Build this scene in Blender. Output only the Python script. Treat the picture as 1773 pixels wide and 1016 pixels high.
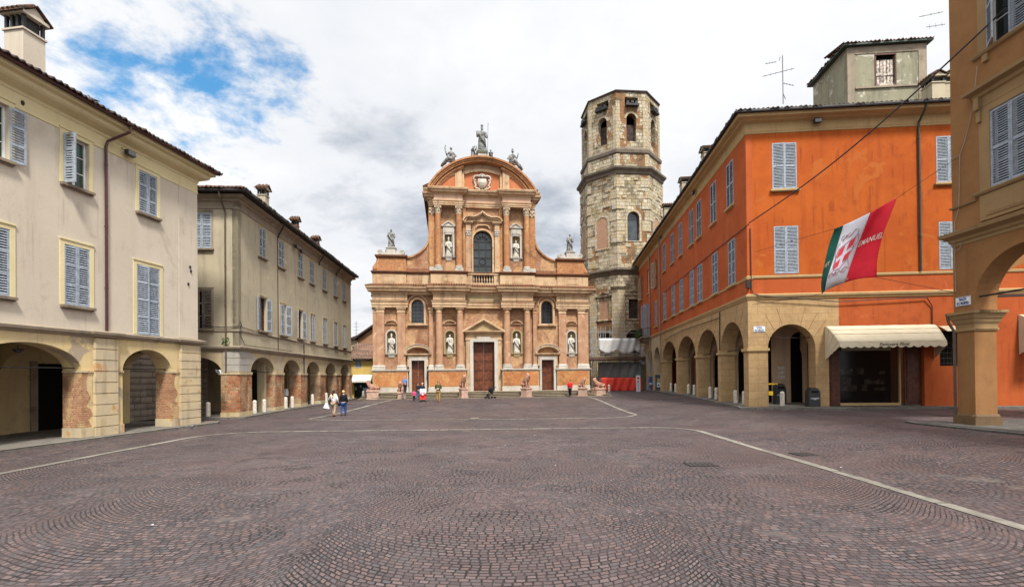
import bpy, bmesh, math, random
from mathutils import Vector, Matrix, Euler
from mathutils.geometry import tessellate_polygon
random.seed(7)
R = math.radians
scn = bpy.context.scene
COL = scn.collection
for o in list(bpy.data.objects): bpy.data.objects.remove(o)

# ---------------------------------------------------------------- camera
FPX, CX, CY, HC = 850.0, 886.5, 645.1, 2.4
camd = bpy.data.cameras.new('camera'); cam = bpy.data.objects.new('camera', camd); COL.objects.link(cam)
camd.sensor_width = 36.0; camd.lens = FPX/1773*36.0
camd.shift_y = (CY-508.0)/1773.0; camd.clip_start = 0.1; camd.clip_end = 1500
RM = Euler((R(90.4), 0, 0)).to_matrix() @ Euler((0, 0, R(-.57))).to_matrix()
cam.location = (0, 0, HC); cam.rotation_euler = RM.to_euler()
scn.camera = cam

# ---------------------------------------------------------------- light
SUN_EL, SUN_AZ = 57.0, 158.0        # azimuth clockwise from +Y: high behind the camera, a little to its right
world = bpy.data.worlds.new('World'); scn.world = world; world.use_nodes = True
def build_world():
    nt = world.node_tree; nt.nodes.clear(); N = nt.nodes.new; L = nt.links.new
    out = N('ShaderNodeOutputWorld'); bg = N('ShaderNodeBackground'); L(bg.outputs[0], out.inputs[0])
    sky = N('ShaderNodeTexSky'); sky.sky_type = 'NISHITA'; sky.sun_disc = False
    sky.sun_elevation = R(SUN_EL); sky.sun_rotation = R(SUN_AZ); sky.air_density = 1.3; sky.ozone_density = 3.0
    bg.inputs[1].default_value = 0.12
    tc = N('ShaderNodeTexCoord'); sep = N('ShaderNodeSeparateXYZ'); L(tc.outputs['Generated'], sep.inputs[0])
    def M(op, a, b=None, c=None, clamp=False):
        n = N('ShaderNodeMath'); n.operation = op; n.use_clamp = clamp
        for i, v in enumerate((a, b, c)):
            if v is None: continue
            if isinstance(v, (int, float)): n.inputs[i].default_value = v
            else: L(v, n.inputs[i])
        return n.outputs[0]
    den = M('ADD', M('MAXIMUM', sep.outputs[2], 0.0), 0.22)
    cmb = N('ShaderNodeCombineXYZ')
    L(M('DIVIDE', sep.outputs[0], den), cmb.inputs[0]); L(M('DIVIDE', sep.outputs[1], den), cmb.inputs[1])
    def noise(vec, scale, detail, rough, dist=0.0, off=(0, 0, 0)):
        mp = N('ShaderNodeMapping'); mp.inputs[1].default_value = off; L(vec, mp.inputs[0])
        n = N('ShaderNodeTexNoise'); n.inputs['Scale'].default_value = scale; n.inputs['Detail'].default_value = detail
        n.inputs['Roughness'].default_value = rough; n.inputs['Distortion'].default_value = dist
        L(mp.outputs[0], n.inputs[0]); return n.outputs[0]
    V = cmb.outputs[0]
    n1 = noise(V, 3.1, 10, .62, .3, (3.1, 1.7, 0)); n2 = noise(V, 1.1, 6, .5, .3, (8, 4, 0)); n3 = noise(V, 7.5, 9, .62, .2, (1, 9, 0))
    # opening in the cloud deck, high on the left
    g0 = (RM @ Vector(((320-CX)/FPX, -(95-CY)/FPX, -1))).normalized()
    dot = N('ShaderNodeVectorMath'); dot.operation = 'DOT_PRODUCT'; L(tc.outputs['Generated'], dot.inputs[0]); dot.inputs[1].default_value = g0
    mr = N('ShaderNodeMapRange'); mr.interpolation_type = 'SMOOTHSTEP'; L(dot.outputs['Value'], mr.inputs[0])
    mr.inputs[1].default_value = .944; mr.inputs[2].default_value = .993; mr.inputs[3].default_value = 0; mr.inputs[4].default_value = 1
    thr = M('MULTIPLY_ADD', mr.outputs[0], .465, -.06)            # 0 deck closed .. .5 half open
    cov = M('SUBTRACT', M('MULTIPLY_ADD', n1, .62, M('MULTIPLY', n3, .42)), thr)
    mc = N('ShaderNodeMapRange'); mc.interpolation_type = 'SMOOTHSTEP'; L(cov, mc.inputs[0])
    mc.inputs[1].default_value = .01; mc.inputs[2].default_value = .17; mc.inputs[3].default_value = 0; mc.inputs[4].default_value = 1
    cr = N('ShaderNodeValToRGB'); e = cr.color_ramp.elements
    e[0].position = .34; e[0].color = (3.0, 3.3, 3.8, 1); e[1].position = .60; e[1].color = (6.2, 6.25, 6.35, 1)
    el = cr.color_ramp.elements.new(.44); el.color = (5.3, 5.45, 5.7, 1)
    L(M('MULTIPLY_ADD', n2, .8, M('MULTIPLY', n3, .2)), cr.inputs[0])
    skc = N('ShaderNodeMix'); skc.data_type = 'RGBA'; skc.blend_type = 'MULTIPLY'; skc.inputs[0].default_value = 1
    L(sky.outputs[0], skc.inputs[6]); skc.inputs[7].default_value = (.55, 1.08, 1.25, 1)
    mx = N('ShaderNodeMix'); mx.data_type = 'RGBA'; L(mc.outputs[0], mx.inputs[0]); L(skc.outputs[2], mx.inputs[6]); L(cr.outputs[0], mx.inputs[7])
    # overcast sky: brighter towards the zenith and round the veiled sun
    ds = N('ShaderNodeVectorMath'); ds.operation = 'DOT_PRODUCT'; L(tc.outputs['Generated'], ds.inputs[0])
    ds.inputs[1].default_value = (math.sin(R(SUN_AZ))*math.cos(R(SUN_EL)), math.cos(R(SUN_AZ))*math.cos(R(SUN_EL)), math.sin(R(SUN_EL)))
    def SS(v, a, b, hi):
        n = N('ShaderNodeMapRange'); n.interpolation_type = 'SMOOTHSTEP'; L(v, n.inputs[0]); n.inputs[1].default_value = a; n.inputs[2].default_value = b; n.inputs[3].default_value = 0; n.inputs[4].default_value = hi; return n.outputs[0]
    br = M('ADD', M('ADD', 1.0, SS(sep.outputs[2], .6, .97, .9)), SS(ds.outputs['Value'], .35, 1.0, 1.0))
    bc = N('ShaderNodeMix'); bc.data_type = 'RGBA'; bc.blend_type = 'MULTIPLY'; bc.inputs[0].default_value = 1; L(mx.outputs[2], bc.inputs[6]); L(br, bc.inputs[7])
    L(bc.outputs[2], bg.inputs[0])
build_world()
sd = bpy.data.lights.new('sun', 'SUN'); sd.energy = 4.3; sd.angle = R(9); sd.color = (1, .955, .88)
sun = bpy.data.objects.new('sun', sd); COL.objects.link(sun); sun.location = (0, -20, 60)
_sd = Vector((math.sin(R(SUN_AZ))*math.cos(R(SUN_EL)), math.cos(R(SUN_AZ))*math.cos(R(SUN_EL)), math.sin(R(SUN_EL))))
sun.rotation_euler = _sd.to_track_quat('Z', 'Y').to_euler()
scn.view_settings.view_transform = 'Standard'; scn.view_settings.look = 'None'
scn.view_settings.exposure = 0.45; scn.view_settings.gamma = 1

# ---------------------------------------------------------------- mesh helpers
class Fr:
    """A wall's frame: u runs along the wall, d stands out of it, z is up."""
    def __init__(s, x, y, ux, uy):
        l = math.hypot(ux, uy); s.x, s.y, s.ux, s.uy = x, y, ux/l, uy/l
        s.nx, s.ny = s.uy, -s.ux; s.rz = math.atan2(s.uy, s.ux)
    def p(s, u, d, z): return Vector((s.x+u*s.ux+d*s.nx, s.y+u*s.uy+d*s.ny, z))
    def side(s, u, d=0, flip=False):                  # frame of the wall that turns the corner at u
        q = s.p(u, d, 0); return Fr(q.x, q.y, s.nx, s.ny) if flip else Fr(q.x, q.y, -s.nx, -s.ny)
F0 = Fr(0, 0, 1, 0)

def ray(px, py): return RM @ Vector(((px-CX)/FPX, -(py-CY)/FPX, -1))
def atY(px, py, Y):
    d = ray(px, py); return Vector((0, 0, HC)) + d*(Y/d.y)
def atZ(px, py, z):
    d = ray(px, py); return Vector((0, 0, HC)) + d*((z-HC)/d.z)

def sm(t): t = max(0.0, min(1.0, t)); return t*t*(3-2*t)
def G(x, y):
    a = .47*sm((y-30)/13)*sm((x+17)/5)*(1-.6*sm((y-52)/12)); b = .3*sm((x-8)/5.5)
    return a+b-a*b/.5

def arch(u0, u1, z0, zs, rise, n=16):
    c, r = (u0+u1)/2, (u1-u0)/2
    return [(u0, z0), (u1, z0)] + [(c+r*math.cos(math.pi*i/n), zs+rise*math.sin(math.pi*i/n)) for i in range(n+1)]
def rect(u0, u1, z0, z1): return [(u0, z0), (u1, z0), (u1, z1), (u0, z1)]

class MB:
    def __init__(s): s.v = []; s.f = []; s.c = []
    def cut(s):
        if s.f: s.c.append((len(s.v), len(s.f)))
        return s
    def q(s, pts, faces):
        b = len(s.v); s.v += [Vector(p) for p in pts]; s.f += [tuple(b+i for i in f) for f in faces]; return s
    def box(s, F, u0, u1, d0, d1, z0, z1):
        p = [F.p(u, d, z) for z in (z0, z1) for u, d in ((u0, d1), (u1, d1), (u1, d0), (u0, d0))]
        return s.q(p, [(0, 1, 5, 4), (1, 2, 6, 5), (2, 3, 7, 6), (3, 0, 4, 7), (4, 5, 6, 7), (3, 2, 1, 0)])
    def panel(s, F, out, holes, t, d=0.0, back=True, rim=True):
        """wall slab: outline with holes, front at d, thickness t going back"""
        loops = [out]+holes
        tri = tessellate_polygon([[Vector((u, z, 0)) for u, z in l] for l in loops])
        flat = [pt for l in loops for pt in l]; n = len(flat)
        pts = [F.p(u, d, z) for u, z in flat] + [F.p(u, d-t, z) for u, z in flat]
        fs = []
        for a, b, c in tri:
            (ax, az), (bx, bz), (cx, cz) = flat[a], flat[b], flat[c]
            ar = (bx-ax)*(cz-az)-(cx-ax)*(bz-az)
            if abs(ar) < 1e-9: continue
            if ar < 0: b, c = c, b
            fs.append((a, b, c))
            if back: fs.append((a+n, c+n, b+n))
        k = 0
        for li, l in enumerate(loops):
            m = len(l)
            if li or rim:
                A = sum(l[i][0]*l[(i+1) % m][1]-l[(i+1) % m][0]*l[i][1] for i in range(m))
                for i in range(m):
                    a, b = k+i, k+(i+1) % m
                    f = (a, b, b+n, a+n)
                    if (A > 0) == (li == 0): f = f[::-1]
                    fs.append(f)
            k += m
        return s.q(pts, fs)
    def mould(s, F, u0, u1, prof, d0=0.0, z=0.0, rl=True, rr=True, base=None):
        """profile (e,z) swept along u with mitred returns at both ends"""
        b = d0-.3 if base is None else base
        n = len(prof); pts = []
        for e, zz in prof:
            a0 = u0-e if rl else u0; a1 = u1+e if rr else u1
            pts += [F.p(a0, b, zz+z), F.p(a0, d0+e, zz+z), F.p(a1, d0+e, zz+z), F.p(a1, b, zz+z)]
        fs = []
        for i in range(n-1):
            for j in range(3):
                fs.append((4*i+j, 4*i+j+1, 4*i+4+j+1, 4*i+4+j))
        fs.append((3, 2, 1, 0)); k = 4*(n-1); fs.append((k, k+1, k+2, k+3))
        return s.q(pts, fs)
    def lathe(s, c, prof, n=16, a0=0.0):
        c = Vector(c); pts = []
        for r, z in prof: pts += [c+Vector((r*math.cos(a0+2*math.pi*i/n), r*math.sin(a0+2*math.pi*i/n), z)) for i in range(n)]
        fs = [(k*n+i, k*n+(i+1) % n, (k+1)*n+(i+1) % n, (k+1)*n+i) for k in range(len(prof)-1) for i in range(n)]
        fs.append(tuple(reversed(range(n)))); m = (len(prof)-1)*n; fs.append(tuple(range(m, m+n)))
        return s.q(pts, fs)
    def tube(s, pts, r, n=6, closed=False):
        pts = [Vector(p) for p in pts]; rs = r if isinstance(r, (list, tuple)) else [r]*len(pts)
        P = []; prev = None
        for i, p in enumerate(pts):
            t = (pts[min(i+1, len(pts)-1)]-pts[max(i-1, 0)]).normalized()
            if prev is None:
                prev = Vector((0, 0, 1)) if abs(t.z) < .9 else Vector((1, 0, 0))
            a = (prev - t*prev.dot(t)).normalized(); b = t.cross(a); prev = a
            P += [p+(a*math.cos(2*math.pi*k/n)+b*math.sin(2*math.pi*k/n))*rs[i] for k in range(n)]
        fs = [(i*n+k, i*n+(k+1) % n, (i+1)*n+(k+1) % n, (i+1)*n+k) for i in range(len(pts)-1) for k in range(n)]
        fs.append(tuple(reversed(range(n)))); m = (len(pts)-1)*n; fs.append(tuple(range(m, m+n)))
        return s.q(P, fs)
    def ribbon(s, F, line, w, d0, d1):
        """band of width w under a line (u,z) in the wall plane, from d0 to d1"""
        n = len(line); P = []
        for i, (u, z) in enumerate(line):
            a, b = line[max(i-1, 0)], line[min(i+1, n-1)]
            tx, tz = b[0]-a[0], b[1]-a[1]; l = math.hypot(tx, tz) or 1
            ox, oz = tz/l*w, -tx/l*w
            P += [F.p(u, d0, z), F.p(u, d1, z), F.p(u+ox, d1, z+oz), F.p(u+ox, d0, z+oz)]
        fs = [(4*i+j, 4*i+4+j, 4*i+4+(j+1) % 4, 4*i+(j+1) % 4) for i in range(n-1) for j in range(4)]
        fs += [(0, 1, 2, 3), tuple(4*(n-1)+k for k in (3, 2, 1, 0))]
        return s.q(P, fs)
    def ball(s, c, rx, ry=None, rz=None, n=10, m=7):
        ry = rx if ry is None else ry; rz = rx if rz is None else rz; c = Vector(c)
        P = [c+Vector((0, 0, -rz))]
        for j in range(1, m):
            a = math.pi*j/m
            P += [c+Vector((rx*math.sin(a)*math.cos(2*math.pi*i/n), ry*math.sin(a)*math.sin(2*math.pi*i/n), -rz*math.cos(a))) for i in range(n)]
        P.append(c+Vector((0, 0, rz))); T = len(P)-1
        fs = [(0, 1+(i+1) % n, 1+i) for i in range(n)]
        fs += [(1+j*n+i, 1+j*n+(i+1) % n, 1+(j+1)*n+(i+1) % n, 1+(j+1)*n+i) for j in range(m-2) for i in range(n)]
        k = 1+(m-2)*n; fs += [(k+i, k+(i+1) % n, T) for i in range(n)]
        return s.q(P, fs)
    def add(s, mesh, M=None):
        M = M or Matrix(); return s.q([M @ v.co for v in mesh.vertices], [tuple(p.vertices) for p in mesh.polygons])
    def mesh(s, name, mat, off=Vector((0, 0, 0)), smooth=False):
        me = bpy.data.meshes.new(name); me.from_pydata([v-off for v in s.v], [], s.f)
        if smooth == 'r': 
            bm = bmesh.new(); bm.from_mesh(me); bmesh.ops.recalc_face_normals(bm, faces=bm.faces); bm.to_mesh(me); bm.free(); smooth = False
        uv = me.uv_layers.new(name='UVMap'); data = uv.data
        for p in me.polygons:
            nx, ny, nz = p.normal
            if abs(nz) > .75: tx, ty, top = 1, 0, True
            else:
                l = math.hypot(nx, ny) or 1; tx, ty, top = -ny/l, nx/l, False
            for li in p.loop_indices:
                v = s.v[me.loops[li].vertex_index]
                data[li].uv = (v.x, v.y) if top else (v.x*tx+v.y*ty, v.z)
        me.materials.append(mat)
        if smooth:
            me.polygons.foreach_set('use_smooth', [True]*len(me.polygons))
        me.update(); return me
    def build(s, name, mat, parent=None, smooth=False, **kw):
        if s.c:
            cs = s.c if s.c[-1][1] == len(s.f) else s.c+[(len(s.v), len(s.f))]; a = (0, 0); o = None
            for b in cs:
                if b[1] > a[1]:
                    k = MB(); k.v = s.v[a[0]:b[0]]; k.f = [tuple(i-a[0] for i in f) for f in s.f[a[1]:b[1]]]; o = k.build(name, mat, parent, smooth, **kw)
                a = b
            return o
        off = Vector(parent['_b']) if parent is not None and '_b' in parent else Vector((0, 0, 0))
        me = s.mesh(name, mat, off, smooth)
        return mk(name, me, parent, b=off if parent is not None else None, **kw)

def mk(name, me, parent=None, loc=None, rz=0.0, b=None, **kw):
    o = bpy.data.objects.new(name, me); COL.objects.link(o)
    if parent is not None: o.parent = parent
    if loc is not None: o.location = Vector(loc)
    o.rotation_euler = (0, 0, rz)
    if b is not None: o['_b'] = list(b)
    for k, v in kw.items(): o[k] = v
    return o
def thing(name, label, cat, loc, group=None, rz=0.0):
    o = mk(name, None, None, loc, rz); o['_b'] = list(loc); o['label'] = label; o['category'] = cat
    if group: o['group'] = group
    return o
def local(o): o['_b'] = [0, 0, 0]; return o
def tag(o, label, cat, group=None):
    o['label'] = label; o['category'] = cat
    if group: o['group'] = group
    return o
def struct(o): o['kind'] = 'structure'; return o
def dup(root, loc, rz, label):
    def cp(o, par):
        c = o.copy(); COL.objects.link(c); c.parent = par
        for ch in [x for x in bpy.data.objects if x.parent is o]: cp(ch, c)
        return c
    c = cp(root, None); c.location = loc; c.rotation_euler = (0, 0, rz); c['label'] = label
    return c

# ---------------------------------------------------------------- materials
class NT:
    def __init__(s, name, rough=.85, spec=.3, metal=0.0):
        s.m = bpy.data.materials.new(name); s.m.use_nodes = True; s.nt = s.m.node_tree
        s.b = s.nt.nodes['Principled BSDF']; s.b.inputs['Roughness'].default_value = rough
        s.b.inputs['Specular IOR Level'].default_value = spec; s.b.inputs['Metallic'].default_value = metal
        s._pos = None; s._uv = None
    def n(s, t): return s.nt.nodes.new('ShaderNode'+t)
    def l(s, a, b): s.nt.links.new(a, b)
    def put(s, sock, v):
        if isinstance(v, (int, float)): sock.default_value = v
        elif isinstance(v, tuple): sock.default_value = v if len(v) == 4 or sock.type == 'VECTOR' else (*v, 1)
        else: s.l(v, sock)
    @property
    def pos(s):
        if s._pos is None: s._pos = s.n('NewGeometry').outputs['Position']
        return s._pos
    @property
    def uv(s):
        if s._uv is None: s._uv = s.n('TexCoord').outputs['UV']
        return s._uv
    def M(s, op, a, b=None, c=None, clamp=False):
        n = s.n('Math'); n.operation = op; n.use_clamp = clamp
        for i, v in enumerate((a, b, c)):
            if v is not None: s.put(n.inputs[i], v)
        return n.outputs[0]
    def map(s, vec, scale=(1, 1, 1), loc=(0, 0, 0)):
        n = s.n('Mapping'); s.l(vec, n.inputs[0]); n.inputs[1].default_value = loc; n.inputs[3].default_value = scale; return n.outputs[0]
    def noise(s, scale, detail=4, rough=.55, vec=None, sc=None, col=False, dist=0.0):
        n = s.n('TexNoise'); v = s.pos if vec is None else vec
        if sc: v = s.map(v, sc)
        s.l(v, n.inputs[0]); n.inputs['Scale'].default_value = scale; n.inputs['Detail'].default_value = detail
        n.inputs['Roughness'].default_value = rough; n.inputs['Distortion'].default_value = dist
        return n.outputs[1 if col else 0]
    def ss(s, v, a, b, lo=0.0, hi=1.0):
        n = s.n('MapRange'); n.interpolation_type = 'SMOOTHSTEP'; s.put(n.inputs[0], v)
        n.inputs[1].default_value = a; n.inputs[2].default_value = b; n.inputs[3].default_value = lo; n.inputs[4].default_value = hi
        return n.outputs[0]
    def mix(s, f, a, b, mode='MIX'):
        n = s.n('Mix'); n.data_type = 'RGBA'; n.blend_type = mode
        s.put(n.inputs[0], f); s.put(n.inputs[6], a); s.put(n.inputs[7], b); return n.outputs[2]
    def brick(s, w, h, mortar, c1, c2, cm, off=.5, smooth=.1, bias=0.0, vec=None):
        n = s.n('TexBrick'); s.l(s.uv if vec is None else vec, n.inputs[0]); n.offset = off
        for k, v in (('Color1', c1), ('Color2', c2), ('Mortar', cm)): s.put(n.inputs[k], v)
        n.inputs['Scale'].default_value = 1; n.inputs['Mortar Size'].default_value = mortar; n.inputs['Mortar Smooth'].default_value = smooth
        n.inputs['Bias'].default_value = bias; n.inputs['Brick Width'].default_value = w; n.inputs['Row Height'].default_value = h
        return n.outputs[0], n.outputs[1]
    def bump(s, h, strength=.3, dist=.02):
        n = s.n('Bump'); s.l(h, n.inputs['Height']); n.inputs['Strength'].default_value = strength; n.inputs['Distance'].default_value = dist
        s.l(n.outputs[0], s.b.inputs['Normal'])
    def done(s, col=None):
        if col is not None: s.put(s.b.inputs['Base Color'], col)
        return s.m
def mul(c, k): return tuple(min(1, x*k) for x in c)
def plain(name, c, rough=.7, spec=.3, metal=0.0, var=.12, scale=3.0):
    t = NT(name, rough, spec, metal)
    n = t.noise(scale, 5, .6)
    return t.done(t.mix(t.ss(n, .3, .7), mul(c, 1-var), mul(c, 1+var)))
def stucco(name, c, c2, stain=(.3, .26, .2), amt=.5, big=.35, rough=.9, streak=.35, patch=None, ps=.6, pt=.62):
    t = NT(name, rough, .15)
    a = t.noise(big, 7, .62, dist=.4); col = t.mix(t.ss(a, .32, .68), c, c2)
    st = t.noise(1.0, 6, .6, sc=(1.6, 1.6, .16)); col = t.mix(t.ss(st, .5, .78, 0, streak), col, stain)
    s2 = t.noise(1.0, 5, .6, sc=(5, 5, .22)); g2 = t.noise(.8, 3, .5); col = t.mix(t.M('MULTIPLY', t.ss(s2, .52, .68, 0, streak), t.ss(g2, .45, .6)), col, mul(stain, .85))
    b = t.noise(1.3, 8, .66); col = t.mix(t.ss(b, .54, .74, 0, amt), col, stain)
    if patch:
        c_ = t.noise(ps, 9, .68, dist=.7); col = t.mix(t.ss(c_, pt, pt+.04), col, patch)
    f = t.noise(30, 3, .7); col = t.mix(t.ss(f, .3, .75, 0, .22), col, mul(c, .6))
    ck = t.M('ABSOLUTE', t.M('SUBTRACT', t.noise(.42, 9, .62, dist=1.1), .5)); gate = t.ss(t.noise(.22, 2), .5, .6)
    col = t.mix(t.M('MULTIPLY', t.ss(ck, .0, .004, .28, 0), gate), col, mul(c, .4))
    sp = t.noise(3.6, 6, .75); col = t.mix(t.ss(sp, .66, .72, 0, amt), col, mul(stain, .7))
    t.bump(t.noise(14, 6, .7), .25, .02); return t.done(col)
def masonry(name, c1, c2, cm, w, h, mortar, patch, pc, pt=.56, stain=(.1, .09, .075), stain_t=.55, bumpd=.03, soft=.15):
    t = NT(name, .93, .12)
    wv = t.noise(.9, 2, .5, col=True); uvw = t.mix(.03, t.uv, wv, 'ADD')
    col, fac = t.brick(w, h, mortar, c1, c2, cm, vec=uvw, smooth=soft)
    col2, _ = t.brick(w*.5, h, mortar, mul(c1, .82), mul(c2, 1.12), cm, vec=t.map(uvw, (1, 1, 1), (.37, h*7, 0)), smooth=soft)
    col = t.mix(t.ss(t.noise(.8, 3), .46, .54), col, col2)
    if patch:
        pcol, _ = t.brick(.26, .08, .006, pc, mul(pc, .72), mul(pc, 1.35), vec=t.uv)
        pn = t.noise(patch, 5, .62, sc=(1, 1, .7), dist=.3); col = t.mix(t.ss(pn, pt, pt+.03), col, pcol)
    g = t.noise(.5, 8, .68, dist=.5); col = t.mix(t.ss(g, stain_t, stain_t+.2, 0, .75), col, stain)
    g2 = t.noise(5, 6, .7); col = t.mix(t.ss(g2, .35, .75, 0, .45), col, mul(c1, .5))
    hgt = t.M('SUBTRACT', t.M('MULTIPLY', t.noise(6, 6, .7), .6), t.M('MULTIPLY', fac, .5))
    t.bump(hgt, .6, bumpd); return t.done(col)
# ---------------------------------------------------------------- material set
def cobble_mat():
    t = NT('cobbles', .62, .32)
    s = t.n('SeparateXYZ'); wob = t.noise(.45, 2, .5, col=True); w2 = t.noise(6.5, 3, .6, col=True)
    p = t.mix(1.0, t.mix(.9, t.pos, t.mix(1.0, wob, (.5, .5, .5), 'SUBTRACT'), 'ADD'), t.mix(1.0, w2, (.5, .5, .5), 'SUBTRACT'), 'ADD')
    vm = t.n('VectorMath'); vm.operation = 'MULTIPLY_ADD'; t.l(wob, vm.inputs[0]); vm.inputs[1].default_value = (.34, .34, 0); t.l(t.pos, vm.inputs[2])
    vm2 = t.n('VectorMath'); vm2.operation = 'MULTIPLY_ADD'; t.l(w2, vm2.inputs[0]); vm2.inputs[1].default_value = (.062, .05, 0); t.l(vm.outputs[0], vm2.inputs[2])
    t.l(vm2.outputs[0], s.inputs[0]); X, Y = s.outputs[0], s.outputs[1]
    W, RR, S = 5.2, 3.3, .1
    cell = t.M('ROUND', t.M('DIVIDE', X, W)); xl = t.M('SUBTRACT', X, t.M('MULTIPLY', cell, W))
    sag = t.M('SUBTRACT', RR, t.M('SQRT', t.M('SUBTRACT', RR*RR, t.M('MULTIPLY', xl, xl))))
    v = t.M('DIVIDE', t.M('SUBTRACT', Y, sag), S); row = t.M('FLOOR', v); fy = t.M('SUBTRACT', v, row)
    wn = t.n('TexWhiteNoise'); wn.noise_dimensions = '2D'; c0 = t.n('CombineXYZ'); t.l(row, c0.inputs[0]); t.l(cell, c0.inputs[1]); t.l(c0.outputs[0], wn.inputs[0])
    al = t.M('ADD', t.M('DIVIDE', t.M('MULTIPLY', t.M('ARCSINE', t.M('DIVIDE', xl, RR)), RR), t.M('MULTIPLY_ADD', wn.outputs[0], .03, .115)), t.M('MULTIPLY', wn.outputs[0], 7.0))
    ix = t.M('FLOOR', al); fx = t.M('SUBTRACT', al, ix)
    ed = t.M('MINIMUM', t.M('MINIMUM', fx, t.M('SUBTRACT', 1.0, fx)), t.M('MULTIPLY', t.M('MINIMUM', fy, t.M('SUBTRACT', 1.0, fy)), .68))
    wv = t.noise(.55, 4, .6); jw = t.ss(wv, .35, .7, .085, .17)
    joint = t.ss(t.M('DIVIDE', ed, jw), .45, 1.15, 1, 0)
    c1 = t.n('CombineXYZ'); t.l(row, c1.inputs[0]); t.l(ix, c1.inputs[1]); t.l(cell, c1.inputs[2])
    w3 = t.n('TexWhiteNoise'); t.l(c1.outputs[0], w3.inputs[0])
    rmp = t.n('ValToRGB'); t.l(w3.outputs[0], rmp.inputs[0]); e = rmp.color_ramp.elements
    e[0].position = 0; e[0].color = (.050, .042, .045, 1); e[1].position = 1; e[1].color = (.158, .124, .124, 1)
    for ps, c in ((.3, (.094, .071, .072, 1)), (.55, (.082, .075, .081, 1)), (.8, (.138, .09, .083, 1))):
        k = rmp.color_ramp.elements.new(ps); k.color = c
    col = rmp.outputs[0]
    big = t.noise(.22, 6, .6, dist=.5); col = t.mix(t.ss(big, .38, .66, 0, .55), col, (.118, .076, .07))
    big2 = t.noise(.6, 7, .65, dist=.6); col = t.mix(t.ss(big2, .5, .72, 0, .5), col, (.112, .101, .1))
    gr = t.noise(55, 3, .7); col = t.mix(t.ss(gr, .3, .8, 0, .5), col, (.026, .021, .022))
    jn = t.noise(.33, 5, .6, sc=(1, 1.3, 1)); jc = t.mix(t.ss(jn, .62, .68), (.003, .003, .003), (.10, .083, .068))
    fill = t.ss(t.noise(.28, 5, .62, vec=t.map(t.pos, (1, 1, 1), (31, 7, 0)), dist=.5), .36, .54, .4, 1.0)
    strong = t.ss(t.noise(1.1, 4, .65), .5, .6)
    col = t.mix(t.M('MULTIPLY', joint, t.M('MAXIMUM', t.M('MULTIPLY', fill, t.M('MULTIPLY_ADD', w3.outputs[0], .5, .5)), t.M('MULTIPLY', strong, .85))), col, jc)
    t.bump(t.M('ADD', t.M('MULTIPLY', joint, -1.0), t.M('MULTIPLY', gr, .25)), .55, .012)
    t.put(t.b.inputs['Roughness'], t.ss(t.noise(1.1, 6, .6), .35, .7, .5, .78))
    return t.done(col)
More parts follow.
